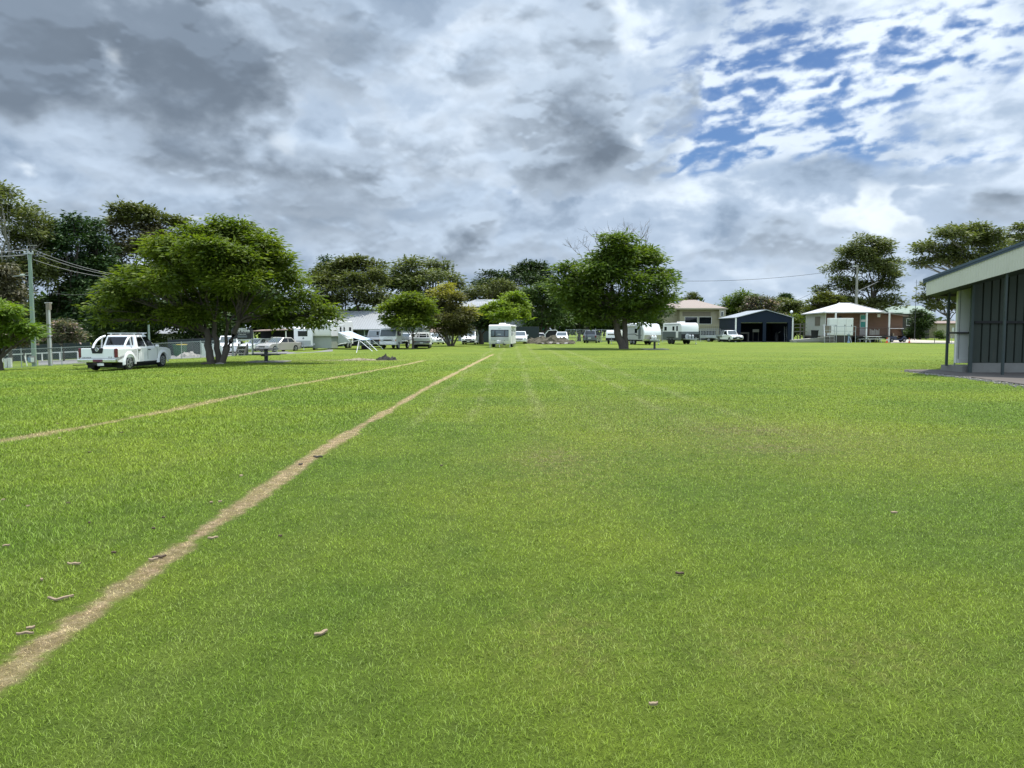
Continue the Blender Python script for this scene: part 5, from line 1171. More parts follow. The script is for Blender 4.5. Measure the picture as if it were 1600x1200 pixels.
def tray_ute_rear():
    def extra(t):
        MB().box(-2.5, .05, -.92, .92, .80, .88).build('tray', M['steel'], t)
        m = MB().box(-2.54, -2.50, -.92, .92, .82, 1.12).box(-2.5, .0, -.94, -.90, .86, 1.12).box(-2.5, .0, .90, .94, .86, 1.12); m.build('drop_sides', M['grey_white'], t)
        hb = MB().box(-.02, .04, -.9, .9, .86, 1.20)
        for y in (-.86, -.45, .45, .86): hb.bar((.01, y, 1.1), (.01, y * .86, 1.76), .07)
        hb.bar((.01, -.78, 1.76), (.01, .78, 1.76), .09, .1).bar((.01, -.8, 1.45), (.01, .8, 1.45), .05); hb.build('headboard', M['old_white'], t)
        MB().bar((-2.45, -.9, .62), (-2.45, .9, .62), .07, .1).build('rear_bar', M['dark_steel'], t)
        MB().box(-2.49, -2.47, -.18, .18, .56, .68).build('number_plate', M['plate'], t)
        for s in (-1, 1): MB().box(-2.56, -2.52, s * .75 - .14, s * .75 + .14, .74, .82).build('tail_light', M['red_lens'], t)
    car('white single-cab tray ute seen from behind, parked between the round tree and the yellow-flowering tree', F(660.5, 78), heading(-3), 4.9, 1.78, 1.72, 'old_white', 'tray_ute', 'ute', scale=.90, zb=.42, hood=1.05, nose=.9, belt=1.08, tail=.72, cowl=1.12, belt0=.10, roof0=.16, roof1=.62, rw=.36, fo=.9, ro=1.15, sides=((.15, .85),), rear=False, extra=extra)
tray_ute_rear()

def farm_ute():
    def extra(t):
        MB().box(-2.45, -.35, -.95, .95, .74, .82).build('tray', M['dark_steel'], t)
        MB().box(-2.47, -2.43, -.95, .95, .8, 1.06).box(-2.45, -.35, -.97, -.93, .8, 1.06).box(-2.45, -.35, .93, .97, .8, 1.06).build('drop_sides', M['steel'], t)
        hb = MB()
        for y in (-.9, .9): hb.bar((-.4, y, .8), (-.4, y, 1.62), .06)
        hb.bar((-.4, -.9, 1.60), (-.4, .9, 1.60), .06); hb.build('headboard', M['steel'], t)
    car('white single-cab farm ute with dark bumper in front of the navy shed', F(1139, 117), heading(166), 5.0, 1.75, 1.70, 'white_paint', 'tray_ute', 'ute', scale=1.06, zb=.40, hood=1.06, nose=.92, belt=1.06, tail=.66, cowl=1.15, belt0=-.28, roof0=-.18, roof1=.62, rw=.35, fo=.85, ro=1.15, sides=((.16, .84),), rear=False, extra=extra, dark_bumper=True)
farm_ute()

def box_trailer():
    t = thing('box_trailer', 'grey box trailer with a tall mesh cage hitched behind the farm ute', 'trailer', F(1110, 120), heading(118), scale=1.05)
    MB().box(-1.3, 1.3, -.8, .8, .55, .62).box(-1.3, 1.3, -.82, -.78, .6, 1.0).box(-1.3, 1.3, .78, .82, .6, 1.0).box(-1.32, -1.28, -.8, .8, .6, 1.0).box(1.28, 1.32, -.8, .8, .6, 1.0).build('tray', M['steel'], t)
    cg = MB()
    for x in (-1.28, -.43, .43, 1.28):
        for y in (-.8, .8): cg.bar((x, y, 1.0), (x, y, 1.95), .04)
    for z in (1.3, 1.62, 1.95):
        cg.bar((-1.28, -.8, z), (1.28, -.8, z), .035).bar((-1.28, .8, z), (1.28, .8, z), .035).bar((-1.28, -.8, z), (-1.28, .8, z), .035).bar((1.28, -.8, z), (1.28, .8, z), .035)
    cg.build('cage', M['steel'], t)
    for s in (-1, 1):
        MB().box(-.42, .42, s * .80, s * 1.04, .62, .70).build('mudguard', M['steel'], t); wheel(t, 0, s * .92, .30, .18, 'silver', 5)
    drawbar(t, 1.2, 1.0, .5, .4)
box_trailer()

def camper_trailer():
    t = thing('camper_trailer', 'little white camper trailer half hidden left of the leaning shade tree trunk', 'camper trailer', F(960, 101), heading(200), scale=.95)
    van_body([(-1.4, .6), (-1.4, 1.75), (-1.2, 1.9), (1.1, 1.9), (1.4, 1.6), (1.45, .6)], .85, .07).build('body', M['cream_white'], t, smooth=40)
    MB().box(1.42, 1.47, -.6, .6, 1.30, 1.42).build('vent', M['black_plastic'], t); MB().box(-1.45, 1.5, -.87, .87, .5, .85).build('lower_cladding', M['black_plastic'], t)
    for s in (-1, 1): wheel(t, 0, s * .8, .34, .2, 'dark_steel', 5)
    drawbar(t, 1.3, 1.1, .5, .4)
camper_trailer()

# ---- small vehicles
HATCH = dict(L=4.2, Wd=1.74, H=1.48, zb=.22, hood=.92, nose=.74, belt=.95, tail=.98, cowl=.95, roof0=-1.55, roof1=.10, belt0=-2.0, rw=.31)
SEDAN = dict(L=4.7, Wd=1.78, H=1.43, zb=.20, hood=.88, nose=.70, belt=.92, tail=.95, cowl=.85, roof0=-1.15, roof1=.02, belt0=-1.75, rw=.31, sides=((.12, .48), (.53, .92)))
SUV = dict(L=4.7, Wd=1.86, H=1.76, zb=.30, hood=1.08, nose=.90, belt=1.10, tail=1.12, cowl=1.0, roof0=-2.0, roof1=.25, belt0=-2.28, rw=.36)
VAN = dict(L=4.4, Wd=1.75, H=1.90, zb=.24, hood=1.02, nose=.80, belt=1.12, tail=1.15, cowl=1.35, roof0=-2.1, roof1=.55, belt0=-2.15, rw=.32, sides=((.60, .92),), tumble=.12)
def c_(label, px, Y, deg, base, paint, **k):
    p = dict(base); p.update(k); return car(label, F(px, Y), heading(deg), paint=paint, **p)
c_('silver-gold sedan parked side-on in front of the dark green shed wall', 435, 72.5, 205, SEDAN, 'champagne', scale=.95)
c_('white four-wheel drive facing the camera behind the stems of the spreading tree', 357, 70, 163, SUV, 'white_paint', scale=.96)
c_('white hatchback parked further back, left of the red-stacked carport', 402, 84, 200, HATCH, 'white_paint', scale=.95)
c_('dark blue-grey four-wheel drive in the shade behind the awning poles', 588, 80, 172, SUV, 'slate', scale=1.05)
c_('small white van facing the camera beside the yellow-flowering tree', 735, 98, 184, VAN, 'white_paint', name='parked_van', cat='van', dark_bumper=True, scale=1.0)
c_('white car nose poking out behind the left flank of the yellow-flowering tree', 680, 100, 160, HATCH, 'white_paint', scale=.98)
c_('white hatchback facing the camera just right of the single white caravan', 812.5, 104, 182, HATCH, 'white_paint', scale=1.12)
c_('white hatchback nosed up to the soil heap with a dark bumper', 878, 112, 187, HATCH, 'white_paint', dark_bumper=True, scale=1.06)
c_('white car with black windows half behind the soil heap', 833, 118, 255, HATCH, 'white_paint', scale=.95)
c_('dark grey hatchback seen from behind, by the lamp with two globes', 925, 111, 14, HATCH, 'slate', scale=1.12, H=1.62)
c_('white ute glimpsed between the truck and the tray ute', 636, 92, 200, HATCH, 'white_paint', scale=1.0, name='parked_car')

def golf_cart():
    t = thing('golf_cart', 'navy golf cart with cream canopy beside the white picnic table', 'golf cart', F(1400.5, 116.5), heading(92), scale=1.12)
    MB().loft([(-1.2, .42), (-1.2, .80), (-.2, .80), (-.15, .45), (.45, .42), (.75, .85), (1.0, .78), (1.22, .55), (1.2, .34), (1.05, .3)] + arch(.85, .24, .30, .3) + [(.2, .26), (-.4, .26)] + arch(-.8, .24, .30, .3), [(-.58, .97, .97), (-.5, 1, 1), (.5, 1, 1), (.58, .97, .97)]).build('body', M['navy_paint'], t, smooth=40)
    MB().box(-.55, 0, -.5, .5, .72, .84).build('seat', M['tan_seat'], t, bevel=.04); MB().cbox((-.55, 0, 1.03), (.12, 1.0, .34), ry=-.15).build('backrest', M['tan_seat'], t, bevel=.04)
    MB().box(-1.25, .72, -.62, .62, 1.80, 1.88).build('canopy', M['cream_white'], t, bevel=.05, seg=3)
    for s in (-1, 1):
        MB().bar((.78, s * .52, .85), (.50, s * .54, 1.82), .045).build('canopy_post', M['black_plastic'], t); MB().bar((-.85, s * .52, .80), (-1.0, s * .54, 1.82), .045).build('canopy_post', M['black_plastic'], t)
        wheel(t, .85, s * .50, .24, .2, 'silver', 5); wheel(t, -.8, s * .50, .24, .2, 'silver', 5)
    MB().slab((.80, -.5, .9), (.80, .5, .9), (.54, .5, 1.75), (.54, -.5, 1.75), t=.01).build('windscreen', M['blue_glass'], t)
    MB().box(-1.75, -1.1, -.55, .55, .62, .98).build('cargo_bed', M['black_plastic'], t)
    MB().cyl((.45, .22, .9), (.25, .22, 1.1), .02).lathe((.24, .22, 1.1), [(.15, -.01), (.17, 0), (.15, .02)], 14, 'X').build('steering_wheel', M['black_plastic'], t)
golf_cart()
# ------------------------------------------------------------------ buildings
def gable_roof(mb, x0, x1, y0, y1, ze, zr, over=.25, th=.10):
    """ridge along x"""
    ym = (y0 + y1) / 2; s = (zr - ze) / (ym - y0); yo0, yo1 = y0 - over, y1 + over; z0 = ze - over * s
    a = [(x0 - over, yo0, z0), (x1 + over, yo0, z0), (x1 + over, ym, zr), (x0 - over, ym, zr)]; b = [(x0 - over, ym, zr), (x1 + over, ym, zr), (x1 + over, yo1, z0), (x0 - over, yo1, z0)]
    up = lambda L: [(p[0], p[1], p[2] + th) for p in L]
    return mb.hexa(a, up(a)).hexa(b, up(b))

def hip_roof(mb, x0, x1, y0, y1, ze, zr, rx0, rx1, over=.5, th=.12):
    ym = (y0 + y1) / 2; X0, X1, Y0, Y1 = x0 - over, x1 + over, y0 - over, y1 + over
    v = [(X0, Y0, ze), (X1, Y0, ze), (X1, Y1, ze), (X0, Y1, ze), (rx0, ym, zr), (rx1, ym, zr)]
    lo = [(p[0], p[1], p[2] - th) for p in v[:4]]
    return mb.add(v + lo, [(0, 1, 5, 4), (1, 2, 5), (2, 3, 4, 5), (3, 0, 4), (9, 8, 7, 6), (6, 7, 1, 0), (7, 8, 2, 1), (8, 9, 3, 2), (9, 6, 0, 3)])

def window(parent, x0, x1, z0, z1, y, depth=.08, fr='white_board', gl='glass', mull=0):
    """window in a wall facing -y at plane y"""
    f = MB().box(x0 - .07, x1 + .07, y - depth, y + .02, z0 - .07, z0).box(x0 - .07, x1 + .07, y - depth, y + .02, z1, z1 + .07).box(x0 - .07, x0, y - depth, y + .02, z0, z1).box(x1, x1 + .07, y - depth, y + .02, z0, z1)
    for k in range(mull):
        xm = x0 + (x1 - x0) * (k + 1) / (mull + 1); f.box(xm - .03, xm + .03, y - depth + .01, y + .02, z0, z1)
    o = f.build('window', M[fr], parent)
    MB().box(x0, x1, y - .02, y + .03, z0, z1).build('pane', M[gl], o)
    return o

def walls_box(mb, x0, x1, y0, y1, z0, z1): return mb.box(x0, x1, y0, y1, z0, z1)

# A: long stable shed behind the horse floats
def stables():
    Y = 94; p = F(545, Y); sx = lambda px: W(px, 516, Y).x - p.x
    t = thing('stable_shed', 'long low stable shed with a pale metal roof behind the horse float and awning', 'shed', p)
    zt = lambda py, YY=Y: W(800, py, YY).z - p.z
    x0, x1 = sx(432), sx(607)
    MB().box(x0, x1, 1.3, 9, -.3, zt(509)).build('wall', M['green_shed'], t)
    ze, zr = zt(515.5), zt(487, Y + 6.5)
    b = [(x0 - .4, -.4, ze), (x1 + .4, -.4, ze), (x1 + .4, 6.5, zr), (x0 - .4, 6.5, zr)]
    c = [(x0 - .4, 6.5, zr), (x1 + .4, 6.5, zr), (x1 + .4, 13, ze), (x0 - .4, 13, ze)]
    up = lambda L: [(q[0], q[1], q[2] + .1) for q in L]
    MB().hexa(b, up(b)).hexa(c, up(c)).build('roof', M['pale_roof'], t)
    for k in range(6):
        x = x0 + .3 + (x1 - x0 - .6) * k / 5; MB().box(x - .06, x + .06, -.1, .02, -.3, ze - .02).build('post', M['green_timber'], t)
    for k in range(4):
        xa = x0 + 2.2 + k * 3.1; MB().box(xa, xa + 1.1, 1.22, 1.32, -.2, 1.9).build('stall_opening', M['shade_black'], t)  # panels with the shade of the open stalls put into their colour
    MB().box(x0 + .9, x0 + 1.05, 1.18, 1.30, -.1, 1.95).build('downpipe', M['teal'], t)
stables()

def carport():
    Y = 83; p = F(421, Y); zt = lambda py: W(800, py, Y).z - p.z
    t = thing('carport', 'open dark carport with a rusty roof edge sheltering a stack of red and pale goods', 'carport', p)
    MB().hexa([(-1.9, -.3, zt(518.3)), (2.0, -.3, zt(516)), (2.0, 3, zt(514)), (-1.9, 3, zt(516))], [(-1.9, -.3, zt(517.3)), (2.0, -.3, zt(515)), (2.0, 3, zt(513)), (-1.9, 3, zt(515))]).build('roof', M['rust_roof'], t)
    MB().box(-1.8, 1.9, 2.6, 2.75, -.1, zt(517)).build('wall', M['shade_black'], t)
    for x in (-1.75, 1.8): MB().box(x - .05, x + .05, -.15, -.05, -.1, zt(517.2)).build('post', M['white_board'], t)
carport()
def goods(px, Y, w, d, h, m, label, nm, cat):
    t = thing(nm, label, cat, F(px, Y), random.uniform(-.3, .3))
    MB().box(-w / 2, w / 2, -d / 2, d / 2, 0, h * .86).build('tub', M[m], t, bevel=.03); MB().box(-w / 2 - .03, w / 2 + .03, -d / 2 - .03, d / 2 + .03, h * .86, h).build('lid', M['grey_white'], t, bevel=.02)
goods(416, 84.5, .7, .6, 1.25, 'dark_red', 'tall dark red bin with a pale lid inside the open carport', 'storage_bin', 'bin')
goods(426.5, 84.2, 1.1, .6, .75, 'champagne', 'low beige storage tub on the carport floor', 'storage_bin', 'bin')
goods(431, 84.8, .9, .6, 1.5, 'white_board', 'tall white cupboard box at the right end of the open carport', 'storage_bin', 'bin')

def gable_cottage():
    Y = 100; p = F(634, Y); sx = lambda px: W(px, 516, Y).x - p.x; zt = lambda py: W(800, py, Y).z - p.z
    t = thing('gable_shed', 'plain grey gabled shed behind the round tree and the tray ute', 'shed', p)
    prof = [(sx(606), -.2), (sx(606), zt(516)), (sx(640), zt(505)), (sx(662), zt(512)), (sx(662), -.2)]
    MB().prism(prof, 0, 7).build('wall', M['grey_board'], t)
    b = [(sx(604), -.3, zt(516.5)), (sx(640), -.3, zt(504.6)), (sx(640), 7.3, zt(504.6)), (sx(604), 7.3, zt(516.5))]; c = [(sx(640), -.3, zt(504.6)), (sx(664), -.3, zt(512.5)), (sx(664), 7.3, zt(512.5)), (sx(640), 7.3, zt(504.6))]
    up = lambda L: [(q[0], q[1], q[2] + .1) for q in L]
    MB().hexa(b, up(b)).hexa(c, up(c)).build('roof', M['grey_roof'], t)
    MB().box(sx(655), sx(660), -.06, .05, .6, zt(514)).build('door', M['slate'], t)
gable_cottage()

def lean_to():
    Y = 110; p = F(680, Y); sx = lambda px: W(px, 516, Y).x - p.x; zt = lambda py: W(800, py, Y).z - p.z
    t = thing('lean_to_shed', 'dark open lean-to with a pale ragged roof behind the yellow-flowering tree', 'shed', p)
    MB().box(sx(672), sx(702), 1.0, 4, -.2, zt(519)).build('wall', M['slate'], t)
    b = [(sx(670), -.6, zt(519.5)), (sx(704), -.6, zt(519.5)), (sx(702), 4, zt(511)), (sx(672), 4, zt(512.5))]
    MB().hexa(b, [(q[0], q[1], q[2] + .1) for q in b]).build('roof', M['rust_roof'], t)
    for px in (673, 686, 701): MB().box(sx(px) - .05, sx(px) + .05, -.4, -.3, -.2, zt(519.3)).build('post', M['white_board'], t)
lean_to()

def two_storey():
    Y = 128; p = F(772, Y); sx = lambda px, YY=Y: W(px, 516, YY).x - p.x; zt = lambda py, YY=Y: W(800, py, YY).z - p.z
    t = thing('two_storey_house', 'two-storey house with a wide grey hip roof behind the white caravan', 'house', p)
    x0, x1 = sx(716), sx(822)
    MB().box(x0, x1, 0, 9, -.2, zt(478)).build('wall', M['grey_board'], t)
    m = MB(); hip_roof(m, x0, x1, 0, 9, zt(479), zt(468, Y + 4.5), x0 + 2.8, x1 - 3.8, .8); m.build('roof', M['grey_roof'], t)
    MB().box(sx(742), sx(762), 3.2, 3.6, zt(473, Y + 3.5), zt(469, Y + 3.5)).build('skylight', M['white_board'], t)
    for a, b in ((724, 736), (742, 756), (800, 812)): window(t, sx(a), sx(b), zt(494), zt(483), 0, mull=1)
    MB().box(sx(790), sx(826), -1.2, -.02, zt(511), zt(508)).build('verandah_roof', M['grey_roof'], t)
    for px in (792, 808, 824): MB().box(sx(px) - .07, sx(px) + .07, -1.1, -.95, -.2, zt(511)).build('post', M['white_board'], t)
    MB().box(sx(800), sx(826), -.5, .0, -.1, zt(514)).build('garage_door', M['grey_white'], t)
two_storey()

def cream_house():
    Y = 137; p = F(1090, Y); sx = lambda px, YY=Y: W(px, 516, YY).x - p.x; zt = lambda py, YY=Y: W(800, py, YY).z - p.z
    t = thing('cream_house', 'cream weatherboard house with a faded pink hip roof behind the off-road caravan', 'house', p)
    x0, x1 = sx(1062), sx(1127)
    MB().box(x0, x1, .0, 9, -.2, zt(483)).build('wall', M['cream_board'], t)
    m = MB(); hip_roof(m, x0, x1, 0, 9, zt(482), zt(468.5, Y + 4.5), x0 + 1.6, x1 - 3.6, .9); m.build('roof', M['pink_roof'], t)
    MB().box(x0 - .88, x1 + .88, -.95, -.82, zt(483.6), zt(481.6)).build('gutter', M['cream_board'], t)
    MB().box(sx(1040), x0 + .02, 1.5, 8, -.2, zt(480)).build('wing_wall', M['cream_board'], t)
    m = MB(); hip_roof(m, sx(1034), x0 - .6, 1.5, 8, zt(480), zt(468, Y + 4.5), sx(1040), x0 - 1, .6); m.build('wing_roof', M['pink_roof'], t)
    MB().box(sx(1066), sx(1110), -.03, .05, zt(494), zt(487)).build('shade_blind', M['timber'], t)
    window(t, sx(1070), sx(1089), zt(506), zt(495.5), 0, mull=0); window(t, sx(1092), sx(1111), zt(506), zt(495.5), 0)
    MB().box(sx(1121), x1 + .5, -.9, .0, zt(498), zt(484)).build('bay', M['cream_board'], t); window(t, sx(1124), sx(1127), zt(494), zt(487.5), -.9)
    MB().box(sx(1088), x1 + .5, -1.3, -1.1, zt(509.5), zt(507.5)).build('verandah_beam', M['cream_board'], t)
    r = MB(); 
    for px in range(1091, 1130, 3): r.box(sx(px) - .03, sx(px) + .03, -1.25, -1.19, zt(515), zt(509.5))
    r.box(sx(1090), x1 + .4, -1.26, -1.18, zt(515.8), zt(515)); r.build('railing', M['grey_timber'], t)
    MB().box(sx(1066), sx(1118), -.06, .03, -.1, zt(517)).build('under_house', M['shade_black'], t)  # sheet coloured as the shade under the house
cream_house()

def navy_shed():
    Yf = 117; p = F(1194, Yf); sx = lambda px, YY=Yf: W(px, 516, YY).x - p.x; zt = lambda py, YY=Yf: W(800, py, YY).z - p.z
    t = thing('navy_shed', 'navy blue steel shed with a shallow gable and two open roller-door bays', 'shed', p)
    x0, x1 = sx(1150), sx(1238); xm = sx(1196); ze, zr = zt(496.5), zt(484.5); L = 9.5
    d0, d1, d2, d3 = sx(1157.5), sx(1192), sx(1197), sx(1231); zd = zt(504)
    f = MB(); q = .12
    zl = lambda x: ze + (zr - ze) * ((x - x0) / (xm - x0) if x < xm else (x1 - x) / (x1 - xm))
    def strip(a, b, za, zb): f.add([(a, 0, za), (b, 0, zb), (b, 0, zl(b)), (a, 0, zl(a)), (a, q, za), (b, q, zb), (b, q, zl(b)), (a, q, zl(a))], [(0, 1, 2, 3), (7, 6, 5, 4), (0, 4, 5, 1), (1, 5, 6, 2), (2, 6, 7, 3), (3, 7, 4, 0)])
    strip(x0, d0, -.1, -.1); strip(d0, d1, zd, zd); strip(d1, xm, -.1, -.1); strip(xm, d2, -.1, -.1); strip(d2, d3, zd, zd); strip(d3, x1, -.1, -.1)
    f.build('front_wall', M['navy_clad'], t)
    MB().box(x0, x0 + .1, q, L, -.1, ze).box(x1 - .1, x1, q, L, -.1, ze).box(x0 + .1, x1 - .1, L - .1, L, -.1, ze).build('wall', M['navy_clad'], t)
    b = [(x0 - .18, -.15, ze - .04), (xm, -.15, zr), (xm, L + .1, zr), (x0 - .18, L + .1, ze - .04)]; c = [(xm, -.15, zr), (x1 + .18, -.15, ze - .04), (x1 + .18, L + .1, ze - .04), (xm, L + .1, zr)]
    up = lambda Q: [(v[0], v[1], v[2] + .09) for v in Q]
    MB().hexa(b, up(b)).hexa(c, up(c)).build('roof', M['zinc'], t)
    for x in (x0 - .06, x1 + .02): MB().box(x - .10, x + .10, -.1, .0, -.1, ze - .03).build('downpipe', M['white_board'], t)
    for a, b2 in ((d0, d1), (d2, d3)): MB().lathe((a, .35, zd + .12), [(.20, .05), (.20, b2 - a - .05)], 14, 'X').build('roller_door', M['steel'], t)
    MB().box(x0 + .1, x1 - .1, q, L - .1, -.05, .02).build('shed_floor', M['concrete'], t)
    MB().box(sx(1171), sx(1188), 5.5, 6.1, 1.2, 1.5).box(sx(1171), sx(1173), 5.5, 6.1, 0, 1.2).box(sx(1186), sx(1188), 5.5, 6.1, 0, 1.2).build('workbench', M['grey_timber'], t)
    # what stands inside
    s = thing('bench_sign', 'pale notice board standing at the back of the left shed bay', 'notice board', F(1181, 123))
    MB().box(-.5, .5, -.02, .02, 1.5, 1.95).build('board', M['grey_white'], s); MB().box(-.45, -.40, -.02, .02, 0, 1.5).box(.40, .45, -.02, .02, 0, 1.5).build('leg', M['grey_timber'], s)
    s = thing('drum', 'dull upright machine drum inside the right shed bay', 'drum', F(1214, 121.5)); MB().lathe((0, 0, 0), [(.3, 0), (.3, .9), (.22, 1.0), (.22, 1.35), (.1, 1.5)], 14).build('barrel', M['dark_steel'], s, smooth=40); MB().cyl((.1, -.1, 1.3), (.5, -.2, 1.6), .04).build('handle', M['steel'], s)
    s = thing('ladder', 'grey ladder leaning in the right shed bay by the door jamb', 'ladder', F(1227, 118.6)); lm = MB()
    for y in (-.18, .18): lm.bar((y, -.3, 0), (y + .12, .3, 2.4), .05)
    for k in range(7): lm.bar((-.18 + .017 * k, -.25 + .08 * k, .25 + .32 * k), (.18 + .017 * k, -.25 + .08 * k, .25 + .32 * k), .03)
    tag(lm.build('ladder_rails', M['steel'], s))
navy_shed()

def clubhouse():
    Y = 114; p = F(1320, Y); sx = lambda px, YY=Y: W(px, 516, YY).x - p.x; zt = lambda py, YY=Y: W(800, py, YY).z - p.z
    t = thing('clubhouse', 'raised weatherboard clubhouse, white end and brown front, under a white hip roof', 'clubhouse', p)
    zf = zt(524.5); ze = zt(487.5)
    sw = lambda px: sx(px, Y + 2.2)
    xa, xb, xc = sw(1289), sw(1381), sw(1411)       # corner, end of main front, end of the right wing
    xl, yl = sx(1259, Y + 11), 11.0                # the white end wall runs back to the left
    f = MB().box(xa, xb, 2.2, 2.35, zf, ze); f.build('front_wall', M['brown_board'], t)
    # white end wall from (xa,2.2) back to (xl,11)
    a, b = Vector((xa, 2.2, 0)), Vector((xl, yl, 0)); n = (b - a).normalized(); o = Vector((-n.y, n.x, 0)) * .15
    if o.y > 0 and o.x < 0: o = -o
    MB().hexa([(a.x, a.y, zf), (b.x, b.y, zf), (b.x + .15, b.y, zf), (a.x + .15, a.y, zf)], [(a.x, a.y, ze), (b.x, b.y, ze), (b.x + .15, b.y, ze), (a.x + .15, a.y, ze)]).build('end_wall', M['weatherboard'], t)
    MB().box(xa - .05, xa + .09, 2.12, 2.2, zf - .05, ze).build('corner_board', M['white_board'], t)
    c0, c1 = a.lerp(b, .25), a.lerp(b, .50)
    wz0, wz1 = zf + 1.5, zf + 2.9
    MB().hexa([(c0.x - .06, c0.y - .02, wz0), (c1.x - .06, c1.y - .02, wz0), (c1.x + .1, c1.y, wz0), (c0.x + .1, c0.y, wz0)], [(c0.x - .06, c0.y - .02, wz1), (c1.x - .06, c1.y - .02, wz1), (c1.x + .1, c1.y, wz1), (c0.x + .1, c0.y, wz1)]).build('end_window', M['timber'], t)
    MB().box(xl, xc, yl, yl + .15, zf, ze).box(xc - .15, xc, 2.6, yl, zf, ze - .6).build('back_wall', M['weatherboard'], t)
    MB().box(xb, xc, 2.4, 2.55, zf - .3, zt(491)).build('wing_wall', M['brown_board'], t)
    # roof over the main part, verandah included
    rz = zt(473.5, Y + 5)
    X0, X1 = sx(1253, Y + 11), sx(1381); rx0, rx1 = sx(1311, Y + 5), sx(1326, Y + 5)
    v = [(sx(1286.5, Y), .05, ze), (X1, .05, ze + .05), (X1 + .6, yl + .6, ze + .1), (X0, yl + .6, ze - .05), (rx0, 5, rz), (rx1, 5, rz)]
    lo = [(q[0], q[1], q[2] - .14) for q in v[:4]]
    MB().add(v + lo, [(0, 1, 5, 4), (1, 2, 5), (2, 3, 4, 5), (3, 0, 4), (9, 8, 7, 6), (6, 7, 1, 0), (7, 8, 2, 1), (8, 9, 3, 2), (9, 6, 0, 3)]).build('roof', M['white_roof'], t)
    cap = MB()
    for q0, q1 in ((v[0], v[4]), (v[4], v[5]), (v[5], v[1])): cap.bar(Vector(q0) + Vector((0, 0, .04)), Vector(q1) + Vector((0, 0, .04)), .22, .06)
    cap.build('ridge_cap', M['white_roof'], t)
    b2 = [(sx(1377), .5, zt(489.5)), (sx(1397), .5, zt(489)), (sx(1416), 7, zt(491)), (sx(1384), 7, zt(489))]
    MB().hexa(b2, [(q[0], q[1], q[2] + .14) for q in b2]).build('wing_roof', M['white_roof'], t)
    b3 = [(sw(1392), 1.6, zt(491)), (sw(1416), 1.6, zt(494)), (sw(1418), 7.2, zt(494)), (sw(1392), 7.2, zt(491))]
    MB().hexa(b3, [(q[0], q[1], q[2] + .12) for q in b3]).build('wing_roof', M['timber'], t)
    # deck with posts
    MB().box(sx(1340), sx(1392), .1, 2.2, zf - .22, zf - .04).build('deck', M['dark_timber'], t)
    for px, y in ((1306, .2), (1354.5, .2), (1391.5, .5)): MB().box(sx(px) - .11, sx(px) + .11, y - .1, y + .1, -.1, ze - .1).build('post', M['white_board'], t, bevel=.015)
    r = MB()
    for k in range(36):
        x = sx(1340) + (sx(1389) - sx(1340)) * k / 35
        r.box(x - .022, x + .022, .14, .18, zf, zf + 1.1)
    r.box(sx(1339), sx(1390), .10, .22, zf + 1.1, zf + 1.2).box(sx(1339), sx(1390), .12, .20, zf + .06, zf + .12)
    r.build('deck_railing', M['brown_rail'], t)
    pl = MB()
    for k in range(7): x = sx(1361 + 2.3 * k); pl.box(x - .09, x + .09, .24, .27, zf + .12, zf + 1.0 - .1 * (k % 3))
    pl.build('white_pickets', M['white_board'], t)
    d = MB().box(sw(1343), sw(1353), 2.12, 2.2, zf, zt(491)).build('door', M['grey_white'], t)
    MB().box(sw(1344), sw(1352.5), 2.07, 2.14, zt(511), zt(492)).build('door_panel', M['teal'], d)
    MB().box(sw(1344.5), sw(1351.5), 2.05, 2.10, zt(502.5), zt(499)).build('sign_panel', M['white_board'], d)
    MB().box(sw(1370), sw(1374.5), 2.14, 2.2, zt(495.2), zt(490.5)).build('wall_vent', M['white_board'], t)
    MB().box(sw(1310), sw(1314), 2.12, 2.2, zt(497), zt(494)).build('wall_vent', M['black_plastic'], t)
    st = MB()
    for px in (1294, 1318, 1336, 1352, 1370, 1386, 1400):
        for y in (2.5, 6, 9.5): st.box(sx(px) - .09, sx(px) + .09, y - .09, y + .09, -.1, zf)
    st.build('stumps', M['grey_timber'], t)
    MB().box(xa + .1, xc - .2, 10.6, 10.7, -.1, zf).build('under_floor_shade', M['shade_black'], t)  # added sheet, its colour standing in for shade below the floor
    MB().box(xa, xc - .1, 2.4, 10.9, zf - .2, zf - .02).build('floor', M['timber'], t)
clubhouse()

